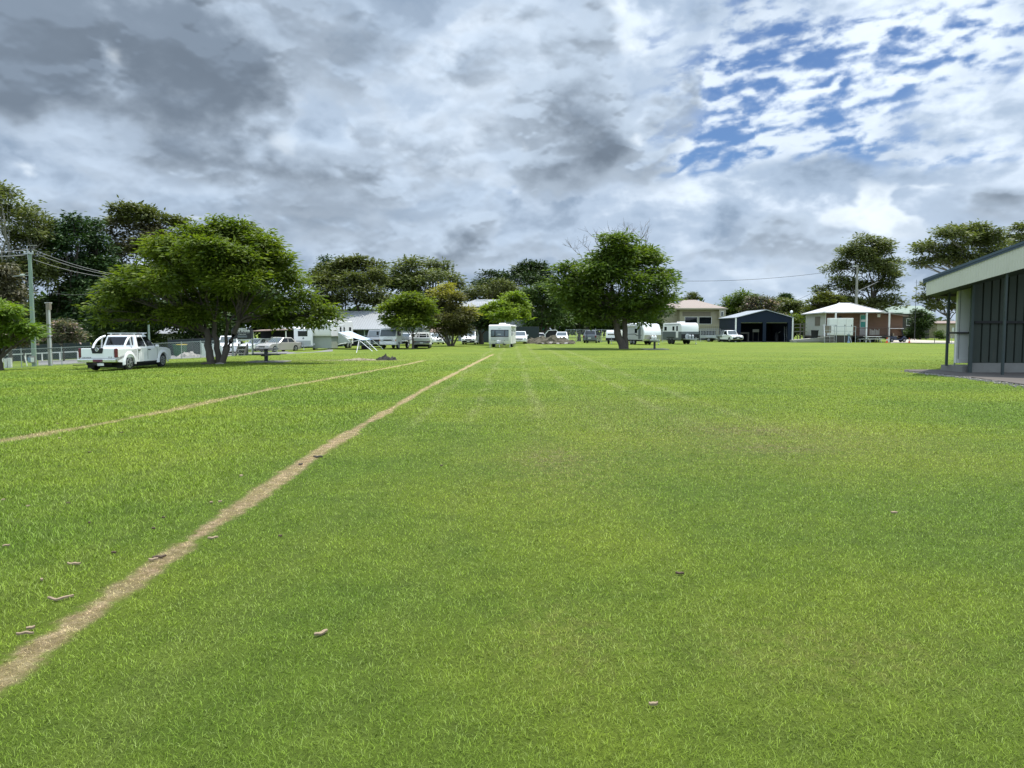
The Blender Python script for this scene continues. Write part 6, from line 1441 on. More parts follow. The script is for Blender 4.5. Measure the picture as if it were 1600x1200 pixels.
def cabinet_etc():
    Y = 112.6; zt = lambda py: W(800, py, Y).z
    p = F(1314, Y); sx = lambda px: W(px, 516, Y).x - p.x
    t = thing('white_cabinet', 'big white three-door cabinet standing against the brown clubhouse front', 'cabinet', p)
    MB().box(sx(1295), sx(1333), 0, .7, zt(524), zt(497)).build('case', M['white_board'], t, bevel=.02)
    for a, b in ((1296, 1307.5), (1308, 1321.5), (1322, 1332)):
        d = MB().box(sx(a), sx(b), -.05, 0, zt(523), zt(498)).build('door', M['white_board'], t); MB().box(sx(b) - .22, sx(b) - .12, -.09, -.05, zt(510), zt(507.5)).build('handle', M['black_plastic'], d)
    MB().box(sx(1296), sx(1332), .05, .6, -.05, zt(524)).build('plinth', M['dark_timber'], t)
    # steel ramp and stair railings
    Y = 111.4; p = F(1297, Y); sx = lambda px: W(px, 516, Y).x - p.x; zt = lambda py: W(800, py, Y).z
    t = thing('steps_with_rails', 'grey steps and landing with pipe railings in front of the white cabinet', 'steps', p)
    MB().box(sx(1286), sx(1302), -.4, 1.0, zt(526.5), zt(525)).build('landing', M['grey_timber'], t)
    s = MB()
    for k in range(4): s.box(sx(1283) , sx(1300), -.4 - .28 * (k + 1), -.4 - .28 * k, zt(525.6) - .2 * (k + 1) - .05, zt(525.6) - .2 * (k + 1))
    s.build('treads', M['grey_timber'], t)
    r = MB(); 
    for px in (1287, 1295, 1302): r.cyl((sx(px), -.4, -.05), (sx(px), -.4, zt(507.5)), .035, n=6)
    r.bar((sx(1287), -.4, zt(508)), (sx(1302), -.4, zt(508)), .06).bar((sx(1287), -.4, zt(516)), (sx(1302), -.4, zt(516)), .05)
    r.bar((sx(1282), -1.5, .9), (sx(1285.5), -.4, zt(507)), .06).bar((sx(1282), -1.5, 0), (sx(1282), -1.5, .9), .05)
    r.build('railing', M['steel'], t)
    MB().box(sx(1290), sx(1300), .3, .4, zt(520), zt(509)).build('screen_board', M['timber'], t)
    t = thing('pipe_rail', 'grey pipe handrail running past the front of the white cabinet', 'handrail', F(1320, 110.8)); p = Vector(t.location); sx = lambda px: W(px, 516, 110.8).x - p.x; zt = lambda py: W(800, py, 110.8).z
    r = MB()
    for px in (1307, 1320, 1337): r.cyl((sx(px), 0, -.05), (sx(px), 0, zt(509.5)), .04, n=6)
    r.bar((sx(1302), 0, zt(510)), (sx(1337), 0, zt(510)), .06).bar((sx(1302), 0, zt(517.5)), (sx(1337), 0, zt(517.5)), .05)
    r.build('rails', M['steel'], t)
    t = thing('ramp', 'long low timber ramp running left from the clubhouse steps', 'ramp', F(1268, 113)); p = Vector(t.location); sx = lambda px: W(px, 516, 113).x - p.x
    MB().hexa([(sx(1240), 0, -.05), (sx(1290), 0, -.05), (sx(1290), 1.5, -.05), (sx(1240), 1.5, -.05)], [(sx(1240), 0, .35), (sx(1290), 0, .80), (sx(1290), 1.5, .80), (sx(1240), 1.5, .35)]).build('ramp_deck', M['grey_timber'], t)
    MB().box(sx(1246), sx(1288), -.12, -.02, .05, .22).build('kick_board', M['concrete'], t)
    t = thing('wheelie_bin', 'black plastic wheeled bin standing on the low timber ramp', 'bin', (*F(1273, 113.6).xy, .55), R(10), scale=1.2)
    MB().hexa([(-.26, -.28, .05), (.26, -.28, .05), (.26, .28, .05), (-.26, .28, .05)], [(-.31, -.36, .98), (.31, -.36, .98), (.31, .34, .98), (-.31, .34, .98)]).build('bin_body', M['black_plastic'], t, bevel=.03)
    MB().box(-.33, .33, -.40, .36, .98, 1.06).build('lid', M['black_plastic'], t, bevel=.03)
    for s in (-1, 1): MB().lathe((s * .28, .25, .10), [(.10, -.03), (.10, .03)], 12, 'X').build('wheel', M['rubber'], t)
    t = thing('water_bubbler', 'faded blue pump-like drinking tap beside the pipe handrail', 'tap', F(1326.5, 110.5))
    MB().lathe((0, 0, 0), [(.22, 0), (.16, .15), (.10, .3), (.10, 1.0), (.22, 1.12), (.22, 1.22)], 12).build('pedestal', M['pipe_blue'], t, smooth=40); MB().tube([(0, 0, 1.2), (0, 0, 1.5), (.12, 0, 1.62), (.28, 0, 1.5)], .045, 8).build('spout', M['steel'], t)
    MB().bar((.1, -.1, .9), (.3, -.3, 0), .06).build('brace', M['steel'], t)
cabinet_etc()

def green_hall():
    Y = 165; p = F(1425, Y); sx = lambda px, YY=Y: W(px, 516, YY).x - p.x; zt = lambda py, YY=Y: W(800, py, YY).z - p.z
    t = thing('green_roofed_hall', 'distant hall with a pale green roof behind the dark vine shrub', 'hall', p)
    MB().box(sx(1392), sx(1452), 0, 10, -.2, zt(489)).build('wall', M['dark_timber'], t)
    m = MB(); gable_roof(m, sx(1386), sx(1456), 0, 12, zt(490), zt(478.5, Y + 6), .5); m.build('roof', M['green_roof'], t)
    m = MB(); mm = [(sx(1387), -.7, zt(490)), (sx(1408), -.7, zt(490)), (sx(1398), 5, zt(477.5, Y + 5)), (sx(1389), 5, zt(478, Y + 5))]
    m.hexa(mm, [(q[0], q[1], q[2] + .2) for q in mm]); m.build('porch_roof', M['green_roof'], t)
    MB().box(sx(1386), sx(1456), -.55, -.45, zt(491.5), zt(490.3)).build('gutter', M['dark_timber'], t)
    for a in (1404, 1416): window(t, sx(a), sx(a + 5), zt(508), zt(498), 0)
green_hall()

def beige_shed():
    Y = 172; p = F(1475, Y); sx = lambda px, YY=Y: W(px, 516, YY).x - p.x; zt = lambda py, YY=Y: W(800, py, YY).z - p.z
    t = thing('beige_shed', 'low beige shed with a rusty roof seen between the vine shrub and the pavilion', 'shed', p)
    xa, xb, xm = sx(1449), sx(1530), sx(1464)
    MB().hexa([(xm, 0, -.2), (xb, 0, -.2), (xb, 7, -.2), (xa, 7, -.2)], [(xm, 0, zt(505.5)), (xb, 0, zt(505.5)), (xb, 7, zt(505)), (xa, 7, zt(505))]).build('wall', M['beige_clad'], t)
    b = [(xm - .3, -.4, zt(506)), (xb + .3, -.4, zt(506)), (xb + .3, 7.4, zt(502.5, Y + 7)), (xa - .2, 7.4, zt(502.5, Y + 7))]
    MB().hexa(b, [(q[0], q[1], q[2] + .15) for q in b]).build('roof', M['rust_roof'], t)
beige_shed()

# ---- pavilion at the right edge
def pavilion():
    p = Vector((19.2, 32.0, 0)); t = thing('pavilion', 'sports pavilion with a deep pale-green gable fascia and dark corrugated wall at the right edge', 'pavilion', p)
    L = lambda q: Vector(q) - p
    # gable fascia: corners cast from image pixels onto an assumed sloping plane from its left end (31.5 m away) towards the right, a little nearer
    def on(px, py):
        Yl, Yr = 31.5, 28.0; Xl = W(1447, 516, Yl).x; Xr = W(1750, 516, Yr).x
        d = ray(px, 516); k = d.x / d.y; s = (k * Yl - Xl) / ((Xr - Xl) + k * (Yl - Yr)); Y = Yl - s * (Yl - Yr); return W(px, py, Y)
    bot0, top0, bot1, top1 = on(1447, 462), on(1447, 441.5), on(1600, 419), on(1600, 384)
    ext = 2.2
    bot1 = bot0 + (bot1 - bot0) * ext; top1 = top0 + (top1 - top0) * ext
    nrm = Vector((bot1.y - bot0.y, -(bot1.x - bot0.x), 0)).normalized(); bk = -nrm if nrm.y < 0 else nrm
    th = bk * .06
    MB().hexa([L(bot0), L(bot1), L(bot1 + th), L(bot0 + th)], [L(top0), L(top1), L(top1 + th), L(top0 + th)]).build('fascia', M['fascia'], t)
    fr = -bk * .05
    u = (top1 - top0).normalized(); g0, g1 = top0 - u * .12, top1; up = Vector((0, 0, 1))
    gm = MB().hexa([L(g0 + fr), L(g1 + fr), L(g1 + bk * .10), L(g0 + bk * .10)], [L(g0 + fr + up * .07), L(g1 + fr + up * .07), L(g1 + bk * .10 + up * .07), L(g0 + bk * .10 + up * .07)])
    gm.hexa([L(g0 + fr * 1.6 + up * .085), L(g1 + fr * 1.6 + up * .085), L(g1 + bk * .2 + up * .085), L(g0 + bk * .2 + up * .085)], [L(g0 + fr * 1.6 + up * .185), L(g1 + fr * 1.6 + up * .185), L(g1 + bk * .2 + up * .185), L(g0 + bk * .2 + up * .185)])
    gm.build('barge_capping', M['blue_gutter'], t)
    rb = Vector((7.4, 9.6, -0.35))
    a, b = top0 + up * .05 + bk * .02, top1 + up * .05 + bk * .02
    MB().hexa([L(a), L(b), L(b + rb), L(a + rb)], [L(a + up * .08), L(b + up * .08), L(b + rb + up * .08), L(a + rb + up * .08)]).build('roof', M['blue_gutter'], t)
    # soffit behind the fascia and eave beam
    a, b = bot0 + bk * .07 + up * .03, bot1 + bk * .07 + up * .03; sb = Vector((7.1, 9.2, 0))
    MB().hexa([L(a), L(b), L(b + sb), L(a + sb)], [L(a + up * .04), L(b + up * .04), L(b + sb + up * .04), L(a + sb + up * .04)]).build('soffit', M['post_steel'], t)
    # walls
    zt = lambda py, Y: W(800, py, Y).z
    Yw = 32.0; X = lambda px, Y=Yw: W(px, 516, Y).x
    xl, xr = X(1521), X(1521) + 9.0
    n = 26; prof = [(xl, Yw)]
    for k in range(1, n):           # sheet cladding: broad pans parted by narrow folded grooves
        xg = xl + (xr - xl) * k / n; prof += [(xg - .035, Yw), (xg - .025, Yw + .07), (xg + .025, Yw + .07), (xg + .035, Yw)]
    prof.append((xr, Yw))
    m = MB(); zb0, zb1 = .46, 5.2
    zl = lambda x: min(5.4, L(bot0).z + p.z + (bot1.z - bot0.z) / (bot1.x - bot0.x) * (x - bot0.x) + .10)
    vs = [(x - p.x, y - p.y, zb0) for x, y in prof] + [(x - p.x, y - p.y, zl(x)) for x, y in prof]; N = len(prof)
    vs += [(x - p.x, y - p.y + .03, z) for (x, y), z in zip(prof + prof, [zb0] * N + [zl(x) for x, y in prof])]
    fs = [(k, k + 1, N + k + 1, N + k) for k in range(N - 1)] + [(3 * N + k, 3 * N + k + 1, 2 * N + k + 1, 2 * N + k) for k in range(N - 1)]
    m.add(vs, fs).build('corrugated_wall', M['grey_clad'], t)
    zr = zt(503.5, Yw); MB().box(xl - p.x, xr - p.x, -.11, -.05, zr - .05, zr + .05).build('wall_rail', M['black_plastic'], t)
    MB().box(X(1480.5, 33.2) - p.x, xr - p.x, .02, 1.6, -.02, .30).box(xl - p.x - .1, xr - p.x, -.12, .02, -.02, .44).build('plinth', M['concrete'], t)
    x0, x1 = X(1497, 33.0), X(1516.5, 33.0)
    MB().box(x0 - p.x, x1 - p.x, .95, 1.05, .40, zt(447, 33)).build('pale_wall', M['pale_panel'], t)
    MB().box(x0 - p.x - .09, x0 - p.x, .92, 1.06, .40, zt(449, 33)).box(x0 - p.x, x1 - p.x, .90, .95, .40, .58).build('wall_trim', M['white_board'], t)
    MB().box(x0 - p.x + 0.0, x0 - p.x + .03, .94, .97, .58, zt(449, 33)).build('panel_joint', M['post_steel'], t)
    zr = zt(520, 32.6); MB().box(X(1481, 32.9) - p.x, X(1516, 32.9) - p.x, .80, .86, zr - .04, zr + .03).build('hand_rail', M['dark_steel'], t)
    MB().box(X(1447, 33.3) - p.x, X(1499, 33.3) - p.x, 1.2, 1.3, zt(463, 33.3), zt(459, 33.3)).build('eave_beam', M['dark_timber'], t)
    def post(px, Y, top_py, w=.09, zb=.0, zt_=None):
        x = X(px, Y); MB().box(x - w / 2 - p.x, x + w / 2 - p.x, Y - p.y - w / 2, Y - p.y + w / 2, zb, zt(top_py, Y) + .1).build('post', M['post_steel'], t)
    post(1480.8, 33.0, 456, .085, .28); post(1517.6, 31.7, 444, .11); post(1569, 30.1, 428, .085)
    MB().box(X(1519.5, 31.75) - p.x, X(1523.5, 31.75) - p.x, -.16, -.05, .0, zt(446, 31.75)).build('door_frame', M['post_steel'], t)
    a, d = Vector((x1 - p.x - .02, 1.06, 0)), Vector((5.6, 7.2, 0)); e = Vector((.08, -.06, 0)); up4 = Vector((0, 0, 3.6))
    MB().hexa([a, a + d, a + d + e, a + e], [a + up4, a + d + up4, a + d + e + up4, a + e + up4]).build('side_wall', M['grey_clad'], t)
    b = a + d; MB().hexa([b, b + Vector((5, 0, 0)), b + Vector((5, .1, 0)), b + Vector((0, .1, 0))], [b + up4, b + up4 + Vector((5, 0, 0)), b + up4 + Vector((5, .1, 0)), b + up4 + Vector((0, .1, 0))]).build('back_wall', M['grey_clad'], t)
    # the paved apron
    e = [G(1413, 580.3), G(1445, 583.5), G(1480, 587), G(1520, 591.5), G(1560, 597), G(1600, 602.5), G(1660, 611)]
    ap = MB(); top = [(q.x, q.y, .05) for q in e] + [(30, 24.0, .05), (30, 34.4, .05), (17.6, 34.4, .05)]
    k = len(top); ap.add(top + [(q[0], q[1], -.05) for q in top], [tuple(range(k)), tuple(range(2 * k - 1, k - 1, -1))] + [(i, (i + 1) % k, (i + 1) % k + k, i + k) for i in range(k)])
    struct(ap, 'paved_apron', mat('stained_apron', (0.085, 0.072, 0.062), .9, var=.3, scale=.9, bump=.4, dirt=.5))
    # gravel and leaf litter along its crumbling edge
    r = np.random.default_rng(9); gm2 = MB()
    for i in range(420):
        s = r.random() ** .8 * (len(e) - 1); j = min(int(s), len(e) - 2); q = Vector(e[j]).lerp(Vector(e[j + 1]), s - j); w = .10 + .25 * s / len(e)
        q += Vector((-abs(r.normal()) * w, -abs(r.normal()) * w * 1.3, 0)); sz = r.uniform(.015, .06)
        gm2.cbox((q.x, q.y, sz * .3), (sz * 1.5, sz, sz * .8), r.uniform(0, 3), r.uniform(-.3, .3))
    o = gm2.build('gravel', M['stone']); tag(o, 'loose gravel and litter along the crumbling apron edge', 'gravel', kind='stuff')
    s = thing('meter_box', 'small white box on a stake seen under the pavilion eave, left of the pale wall', 'meter box', F(1493.5, 36.5))
    MB().box(-.13, .13, -.08, .08, zt(518, 36.5), zt(511.8, 36.5)).build('box', M['white_board'], s); MB().box(-.03, .03, -.03, .03, 0, zt(518, 36.5)).build('stake', M['steel'], s)
pavilion()
# ------------------------------------------------------------------ poles, wires, fences and small things
def pole_round(t, h, r0, r1, mname, name='shaft', n=12):
    return MB().tube([(0, 0, -.3), (0, 0, h * .5), (0, 0, h)], [r0, (r0 + r1) / 2, r1], n).build(name, M[mname], t, smooth=50)

P1 = F(51.5, 55.8); Z1 = lambda py: W(51, py, 55.8).z
def left_pole():
    t = thing('utility_pole', 'tall green-tinged timber power pole with crossarm and lamp bracket at the left edge', 'power pole', P1); z = lambda py: Z1(py) - P1.z
    pole_round(t, z(397), .17, .12, 'green_timber')
    MB().box(-.35, .30, -.14, -.04, z(397.5), z(395)).build('crossarm', M['steel'], t)
    MB().bar((-.05, -.1, z(406)), (-.10, -.1, z(388.5)), .06).build('pole_extension', M['steel'], t)
    MB().box(-.12, .55, -.1, -.02, z(384), z(383)).build('crossarm', M['grey_timber'], t)
    for x in (-.30, 0.0, .27): MB().lathe((x, -.09, z(395)), [(.05, 0), (.06, .05), (.03, .09), (.05, .13)], 10).build('insulator', M['grey_white'], t)
    l = MB().bar((-.05, -.1, z(430)), (-1.05, -.3, z(432)), .04).build('lamp_bracket', M['steel'], t)
    MB().cbox((-.45, -.2, z(429.3)), (.30, .12, .07)).build('lamp_head', M['white_board'], t)
    MB().box(-.24, .24, -.26, -.16, .25, .75).build('meter_panel', M['grey_timber'], t)
    for x, m in ((-.2, 'pipe_blue'), (.02, 'white_board')): MB().box(x - .08, x + .14, -.32, -.26, .3, .62).build('meter_box', M[m], t)
left_pole()

def cable(label, pts, sag, r, m='wire', name='power_cable'):
    a, b = Vector(pts[0]), Vector(pts[1]); n = 24; base = a.copy()
    P = [a.lerp(b, k / n) - base - Vector((0, 0, 4 * sag * (k / n) * (1 - k / n))) for k in range(n + 1)]
    o = MB().tube(P, r, 6).build(name, M[m]); o.location = base
    tag(o, label, 'cable'); return o
cable('upper pale power line running left from the pole extension out of frame', (W(47.5, 389, 55.7), W(-60, 394, 52)), .12, .022)
cable('middle pale power line running left from the lower crossarm out of frame', (W(46, 396.5, 55.7), W(-60, 399, 52)), .12, .028)
cable('lowest pale power line running left from the lower crossarm out of frame', (W(40, 398.5, 55.7), W(-60, 400.5, 52)), .08, .022)
cable('upper power line sagging right from the pole into the spreading tree', (W(50, 389, 55.8), W(215, 433, 62)), .35, .02)
cable('second power line sagging right just below the upper one', (W(55, 396, 55.8), W(215, 434, 62)), .35, .02)
cable('lower power line sagging right from beneath the crossarm', (W(52, 405.5, 55.8), W(215, 436, 62)), .35, .022)
cable('thin dark service line crossing the dark conifers', (W(85, 458, 80), W(190, 443, 85)), .6, .02, 'dark_wire')
cable('long black power line crossing the sky between shade tree and right pole', (W(1000, 437, 140), W(1337, 418.5, 150)), 1.1, .035, 'dark_wire')
cable('black line dropping from the right pole down behind the navy shed', (W(1210, 484, 150), W(1337, 421, 150)), .4, .03, 'dark_wire')
cable('pale line rising right from the clubhouse pole into the biggest gum', (W(1339, 455, 150), W(1372, 440, 152)), .05, .06, 'wire')

def short_pole():
    p = F(77, 54.5); t = thing('timber_post', 'cut-off square timber post with a pale pipe strapped to it, left of the ute', 'post', p); z = lambda py: W(77, py, 54.5).z - p.z
    MB().box(-.12, .10, -.12, .10, -.3, z(472.5)).build('post_shaft', M['grey_timber'], t, bevel=.02)
    MB().tube([(.13, -.14, -.2), (.13, -.14, z(483))], .05, 8).build('conduit', M['grey_white'], t, smooth=50)
    MB().box(-.02, .22, -.24, .02, z(484), z(473)).build('junction_box', M['timber'], t)
    MB().box(-.14, .20, -.20, .14, z(474), z(472.5)).build('post_cap', M['grey_white'], t)
    st = MB()
    for py in (508, 527, 545): st.box(-.14, .20, -.20, .12, z(py), z(py) + .04)
    st.build('straps', M['dark_steel'], t)
short_pole()

def chain_fence(label, posts, h, mesh_px=None, name='chain_link_fence', rail=True, Yfade=None):
    """posts: ground points; wire drawn as real diamonds of thin wire"""
    base = Vector(posts[0]); t = thing(name, label, 'fence', base)
    for q in posts: MB().cyl(Vector(q) - base - Vector((0, 0, .2)), Vector(q) - base + Vector((0, 0, h + .06)), .03, n=7).build('post', M['steel'], t)
    w = MB(); rl = MB()
    for a, b in zip(posts, posts[1:]):
        a, b = Vector(a) - base, Vector(b) - base; Ln = (b - a).length; n = max(4, int(Ln / .16))
        if rail: rl.bar(a + Vector((0, 0, h)), b + Vector((0, 0, h)), .035)
        rl.bar(a + Vector((0, 0, .05)), b + Vector((0, 0, .05)), .012)
        m = int(round(h / (Ln / n))); 
        for k in range(-m, n):
            for sgn in (0, 1):
                t0, t1 = max(0, -k), min(m, n - k)
                if t1 <= t0: continue
                f0, f1 = (k + t0) / n, (k + t1) / n; z0, z1 = h * t0 / m, h * t1 / m
                if sgn: f0, f1, = f0, f1; z0, z1 = h - z0, h - z1
                w.bar(a.lerp(b, f0) + Vector((0, 0, z0)), a.lerp(b, f1) + Vector((0, 0, z1)), .007)
    w.build('wire_mesh', M['steel'], t); rl.build('rail', M['steel'], t)
    return t
fp = [G(-30, 578), G(34, 574.3), G(97, 570.8), G(193, 565.8), G(284, 561), G(314, 559.8), G(344, 558), G(364, 557), G(394, 555.6), G(433, 553.8)]
chain_fence('long chain-link fence along the bitumen road behind ute and spreading tree', fp, 1.25)
fq = [G(884, 534.5), F(901, 118), F(940, 117), F(985, 116), F(1035, 115), F(1095, 119), F(1130, 122)]
chain_fence('chain-link fence behind the dark hatchback and the caravans', fq, 1.9)
fr = [F(745, 112), F(768, 113), F(800, 114), F(842, 115)]

def screen_fence(label, pts, h, nm='screen_fence', m='screen_mesh', lattice=True):
    base = Vector(pts[0]); t = thing(nm, label, 'fence', base); pn = MB(); ps = MB()
    for a, b in zip(pts, pts[1:]):
        a, b = Vector(a) - base, Vector(b) - base; d = (b - a).normalized(); nn = Vector((-d.y, d.x, 0)) * .02
        pn.hexa([a - nn, b - nn, b + nn, a + nn], [a - nn + Vector((0, 0, h)), b - nn + Vector((0, 0, h)), b + nn + Vector((0, 0, h)), a + nn + Vector((0, 0, h))])
    pn.build('screen_panel', M[m], t)
    for q in pts: MB().cyl(Vector(q) - base, Vector(q) - base + Vector((0, 0, h + .1)), .04, n=7).build('post', M['dark_steel'], t)
    tr = MB()
    for a, b in zip(pts, pts[1:]): tr.bar(Vector(a) - base + Vector((0, 0, h + .02)), Vector(b) - base + Vector((0, 0, h + .02)), .05)
    tr.build('top_rail', M['dark_steel'], t)
screen_fence('dark shade-cloth fence beyond the road at far left', [F(-30, 92), F(20, 92), F(60, 92), F(100, 91), F(140, 91)], 1.85)
screen_fence('dark shade-cloth fence beyond the road behind the spreading tree', [F(262, 80), F(300, 80), F(346, 80)], 1.6)
screen_fence('dark lattice screen fence between the small white van and the caravan', fr, 2.3)

def white_rail():
    pts = [F(2, 84), F(38, 84), F(64, 84), F(92, 84), F(120, 83)]; base = Vector(pts[0]); t = thing('white_rail_fence', 'low white rail fence beyond the road at far left', 'rail fence', base)
    r = MB()
    for a, b in zip(pts, pts[1:]): r.bar(Vector(a) - base + Vector((0, 0, .85)), Vector(b) - base + Vector((0, 0, .85)), .08, .12)
    r.build('rail', M['white_board'], t)
    for q in pts: MB().bar(Vector(q) - base - Vector((0, 0, .1)), Vector(q) - base + Vector((0, 0, .82)), .10).build('post', M['white_board'], t)
white_rail()

def stub(label, px, Y, w, h, m, nm='bollard', cat='bollard', tilt=0):
    t = thing(nm, label, cat, F(px, Y)); t.rotation_euler = (0, tilt, 0)
    MB().box(-w / 2, w / 2, -w / 2, w / 2, -.1, h).build('post_body', M[m], t, bevel=.02); MB().box(-w / 2 - .01, w / 2 + .01, -w / 2 - .01, w / 2 + .01, h, h + .03).build('cap', M['grey_white'], t)
stub('pale square bollard at the left edge, left one of the pair by the tree trunk', 7.5, 53.5, .20, .62, 'grey_white')
stub('pale square bollard at the left edge, right one of the pair by the tree trunk', 13.5, 53.5, .20, .66, 'grey_white')
stub('thin leaning white marker stake left of the tall power pole', 40, 58, .06, .72, 'white_board', 'marker_stake', 'stake', -.22)
stub('short dark marker peg at the edge of the gravel drive', 1461, 112, .08, .62, 'dark_steel', 'marker_peg', 'peg')
stub('slim pale post standing beyond the gravel drive, under the pavilion eave', 1487.5, 100, .05, 1.0, 'steel', 'marker_peg', 'peg')

def light_poles():
    p = F(232.5, 66); t = thing('street_light', 'pale green street light column seen through the spreading tree', 'street light', p); z = lambda py: W(232, py, 66).z - p.z
    MB().tube([(0, 0, -.2), (0, 0, z(492))], [.11, .07], 8).build('column', M['green_timber'], t); MB().cbox((-.3, 0, z(491.5)), (.7, .18, .10)).build('lamp_head', M['white_board'], t)
    p = F(917, 106); t = thing('globe_lamp', 'black lamp post with two white globes by the dark hatchback', 'lamp post', p); z = lambda py: W(917, py, 106).z - p.z
    MB().tube([(0, 0, 0), (0, 0, .3), (0, 0, z(494))], [.09, .05, .04], 8).build('column', M['black_paint'], t)
    MB().bar((-.25, 0, z(494)), (.25, 0, z(494)), .05).build('arm', M['black_paint'], t)
    for s in (-1, 1): MB().lathe((s * .25, 0, z(494)), [(.05, 0), (.16, .08), (.20, .2), (.16, .33), (.05, .40)], 14).build('globe', M['globe'], t, smooth=60)
    p = F(1236, 122); t = thing('globe_lamp', 'lamp post with a single white globe behind the right corner of the navy shed', 'lamp post', p); z = lambda py: W(1236, py, 122).z - p.z
    MB().tube([(0, 0, 0), (0, 0, z(490))], [.07, .05], 8).build('column', M['dark_steel'], t); MB().lathe((0, 0, z(490)), [(.06, 0), (.19, .1), (.24, .25), (.18, .42), (.05, .5)], 14).build('globe', M['globe'], t, smooth=60)
    p = F(1336.5, 150); t = thing('utility_pole', 'grey power pole with a lamp arm rising behind the clubhouse roof', 'power pole', p); z = lambda py: W(1336, py, 150).z - p.z
    pole_round(t, z(414), .28, .20, 'grey_timber'); MB().bar((0, -.1, z(416)), (-.75, -.1, z(415)), .08).build('lamp_arm', M['steel'], t); MB().cbox((-.6, -.1, z(416)), (.7, .25, .15)).build('lamp_head', M['grey_white'], t)
    MB().box(-.4, .4, -.3, -.2, z(419.5), z(418.5)).build('crossarm', M['grey_timber'], t)
    p = F(1429.3, 140); t = thing('radio_mast', 'thin radio mast standing between the two gums at right', 'mast', p); z = lambda py: W(1429, py, 140).z - p.z
    MB().tube([(0, 0, 0), (0, 0, z(437))], [.06, .03], 6).build('mast_tube', M['dark_steel'], t); MB().bar((-.3, 0, z(441)), (.3, 0, z(441)), .03).build('aerial', M['dark_steel'], t)
    for px, Y, lb in ((869, 118, 'grey timber stump post behind the soil heap'), (867, 126, 'tall pale post behind the white hatchback')):
        t = thing('timber_post', lb, 'post', F(px, Y)); MB().box(-.12, .12, -.1, .1, -.1, 3.2 if Y > 120 else 1.7).build('post_shaft', M['grey_timber'], t, bevel=.02); MB().box(-.14, .14, -.12, .12, 3.2 if Y > 120 else 1.7, 3.26 if Y > 120 else 1.76).build('post_cap', M['grey_white'], t)
light_poles()

# ---- the showgrounds sign
def sign():
    p = F(378.5, 61.5); t = thing('showgrounds_sign', 'big dark sign board with white lettering reading Show Grounds, on two posts', 'sign', p); z = lambda py: W(378, py, 61.5).z - p.z; k = 61.5 / FOC
    MB().box(-15.5 * k, 15.5 * k, -.03, .03, z(529.5), z(512)).build('board', M['black_paint'], t)
    for s in (-15.5, 15.5): MB().box(s * k - .06, s * k + .06, -.07, .05, -.2, z(515)).build('post', M['dark_steel'], t)
    for txt, py, sz, sx, m in (('Rosewood', 513.8, 3.1, 1.0, 'white_board'), ('Show Grounds', 516.8, 3.5, 1.02, 'white_board')):
        text_part(txt, sz * k * 1.1, 'lettering', M[m], t, (0, -.036, z(py)), (PI / 2, 0, 0), .004, sx=sx, bold=.008)
    text_part('AGRICULTURAL AND PASTORAL SOCIETY', 1.5 * k, 'lettering', M['grey_white'], t, (0, -.036, z(520)), (PI / 2, 0, 0), .004, sx=.86)
    text_part('PHONE 5464 0000'.replace('5464 0000', 'BOOKINGS'), 1.4 * k, 'lettering', M['white_board'], t, (0, -.036, z(522.6)), (PI / 2, 0, 0), .004)
    MB().box(-7.5 * k, 7.5 * k, -.045, -.03, z(527.5), z(524.2)).build('notice_panel', M['slate'], t)
    MB().box(-14.5 * k, 15 * k, -.05, .03, z(532), z(530.2)).build('lower_strip', M['grey_white'], t)
sign()

def timber_steps():
    p = F(377.8, 61.0); t = thing('timber_steps', 'small dark timber step stand with pale treads under the showgrounds sign', 'steps', p)
    k = 61 / FOC; z = lambda py: W(378, py, 61).z - p.z
    for i, py in enumerate((540.5, 546, 551.5)): MB().box(-6.5 * k, 6.5 * k, .0 - .28 * i, .30 - .28 * i, z(py) - .05, z(py)).build('tread', M['grey_timber'], t)
    for s in (-6.8, 6.8): MB().bar((s * k, .25, z(538)), (s * k, -.6, -.05), .08, .2).bar((s * k, .25, -.05), (s * k, .25, z(538)), .08).build('stringer', M['dark_timber'], t)
    MB().box(-6.4 * k, 6.4 * k, .26, .30, 0, z(541)).build('back_panel', M['dark_timber'], t)
timber_steps()

def banner(px0, px1, Y, h, label):
    a, b = F(px0, Y), F(px1, Y); t = thing('fence_banner', label, 'banner', a); b = b - a
    n = 8; m = MB()
    for i in range(n):
        u0, u1 = i / n, (i + 1) / n; w0, w1 = .04 * math.sin(5 * u0), .04 * math.sin(5 * u1); sl = .18
        m.hexa([(b.x * u0, w0, .12 + .02), (b.x * u1, w1, .12), (b.x * u1, w1 + .012, .12), (b.x * u0, w0 + .012, .12)], [(b.x * u0, w0, h - sl * u0), (b.x * u1, w1, h - sl * u1), (b.x * u1, w1 + .012, h - sl * u1), (b.x * u0, w0 + .012, h - sl * u0)])
    m.build('cloth', M['white_cloth'], t)
    MB().bar((0, .03, h), (b.x, .03, h - .18), .02).build('tie_cord', M['steel'], t)
banner(314, 325, 58.3, 1.15, 'white cloth banner tied to the chain fence left of the spreading tree stems')
banner(331, 346, 58.9, 1.05, 'white cloth banner half hidden behind the spreading tree stems')

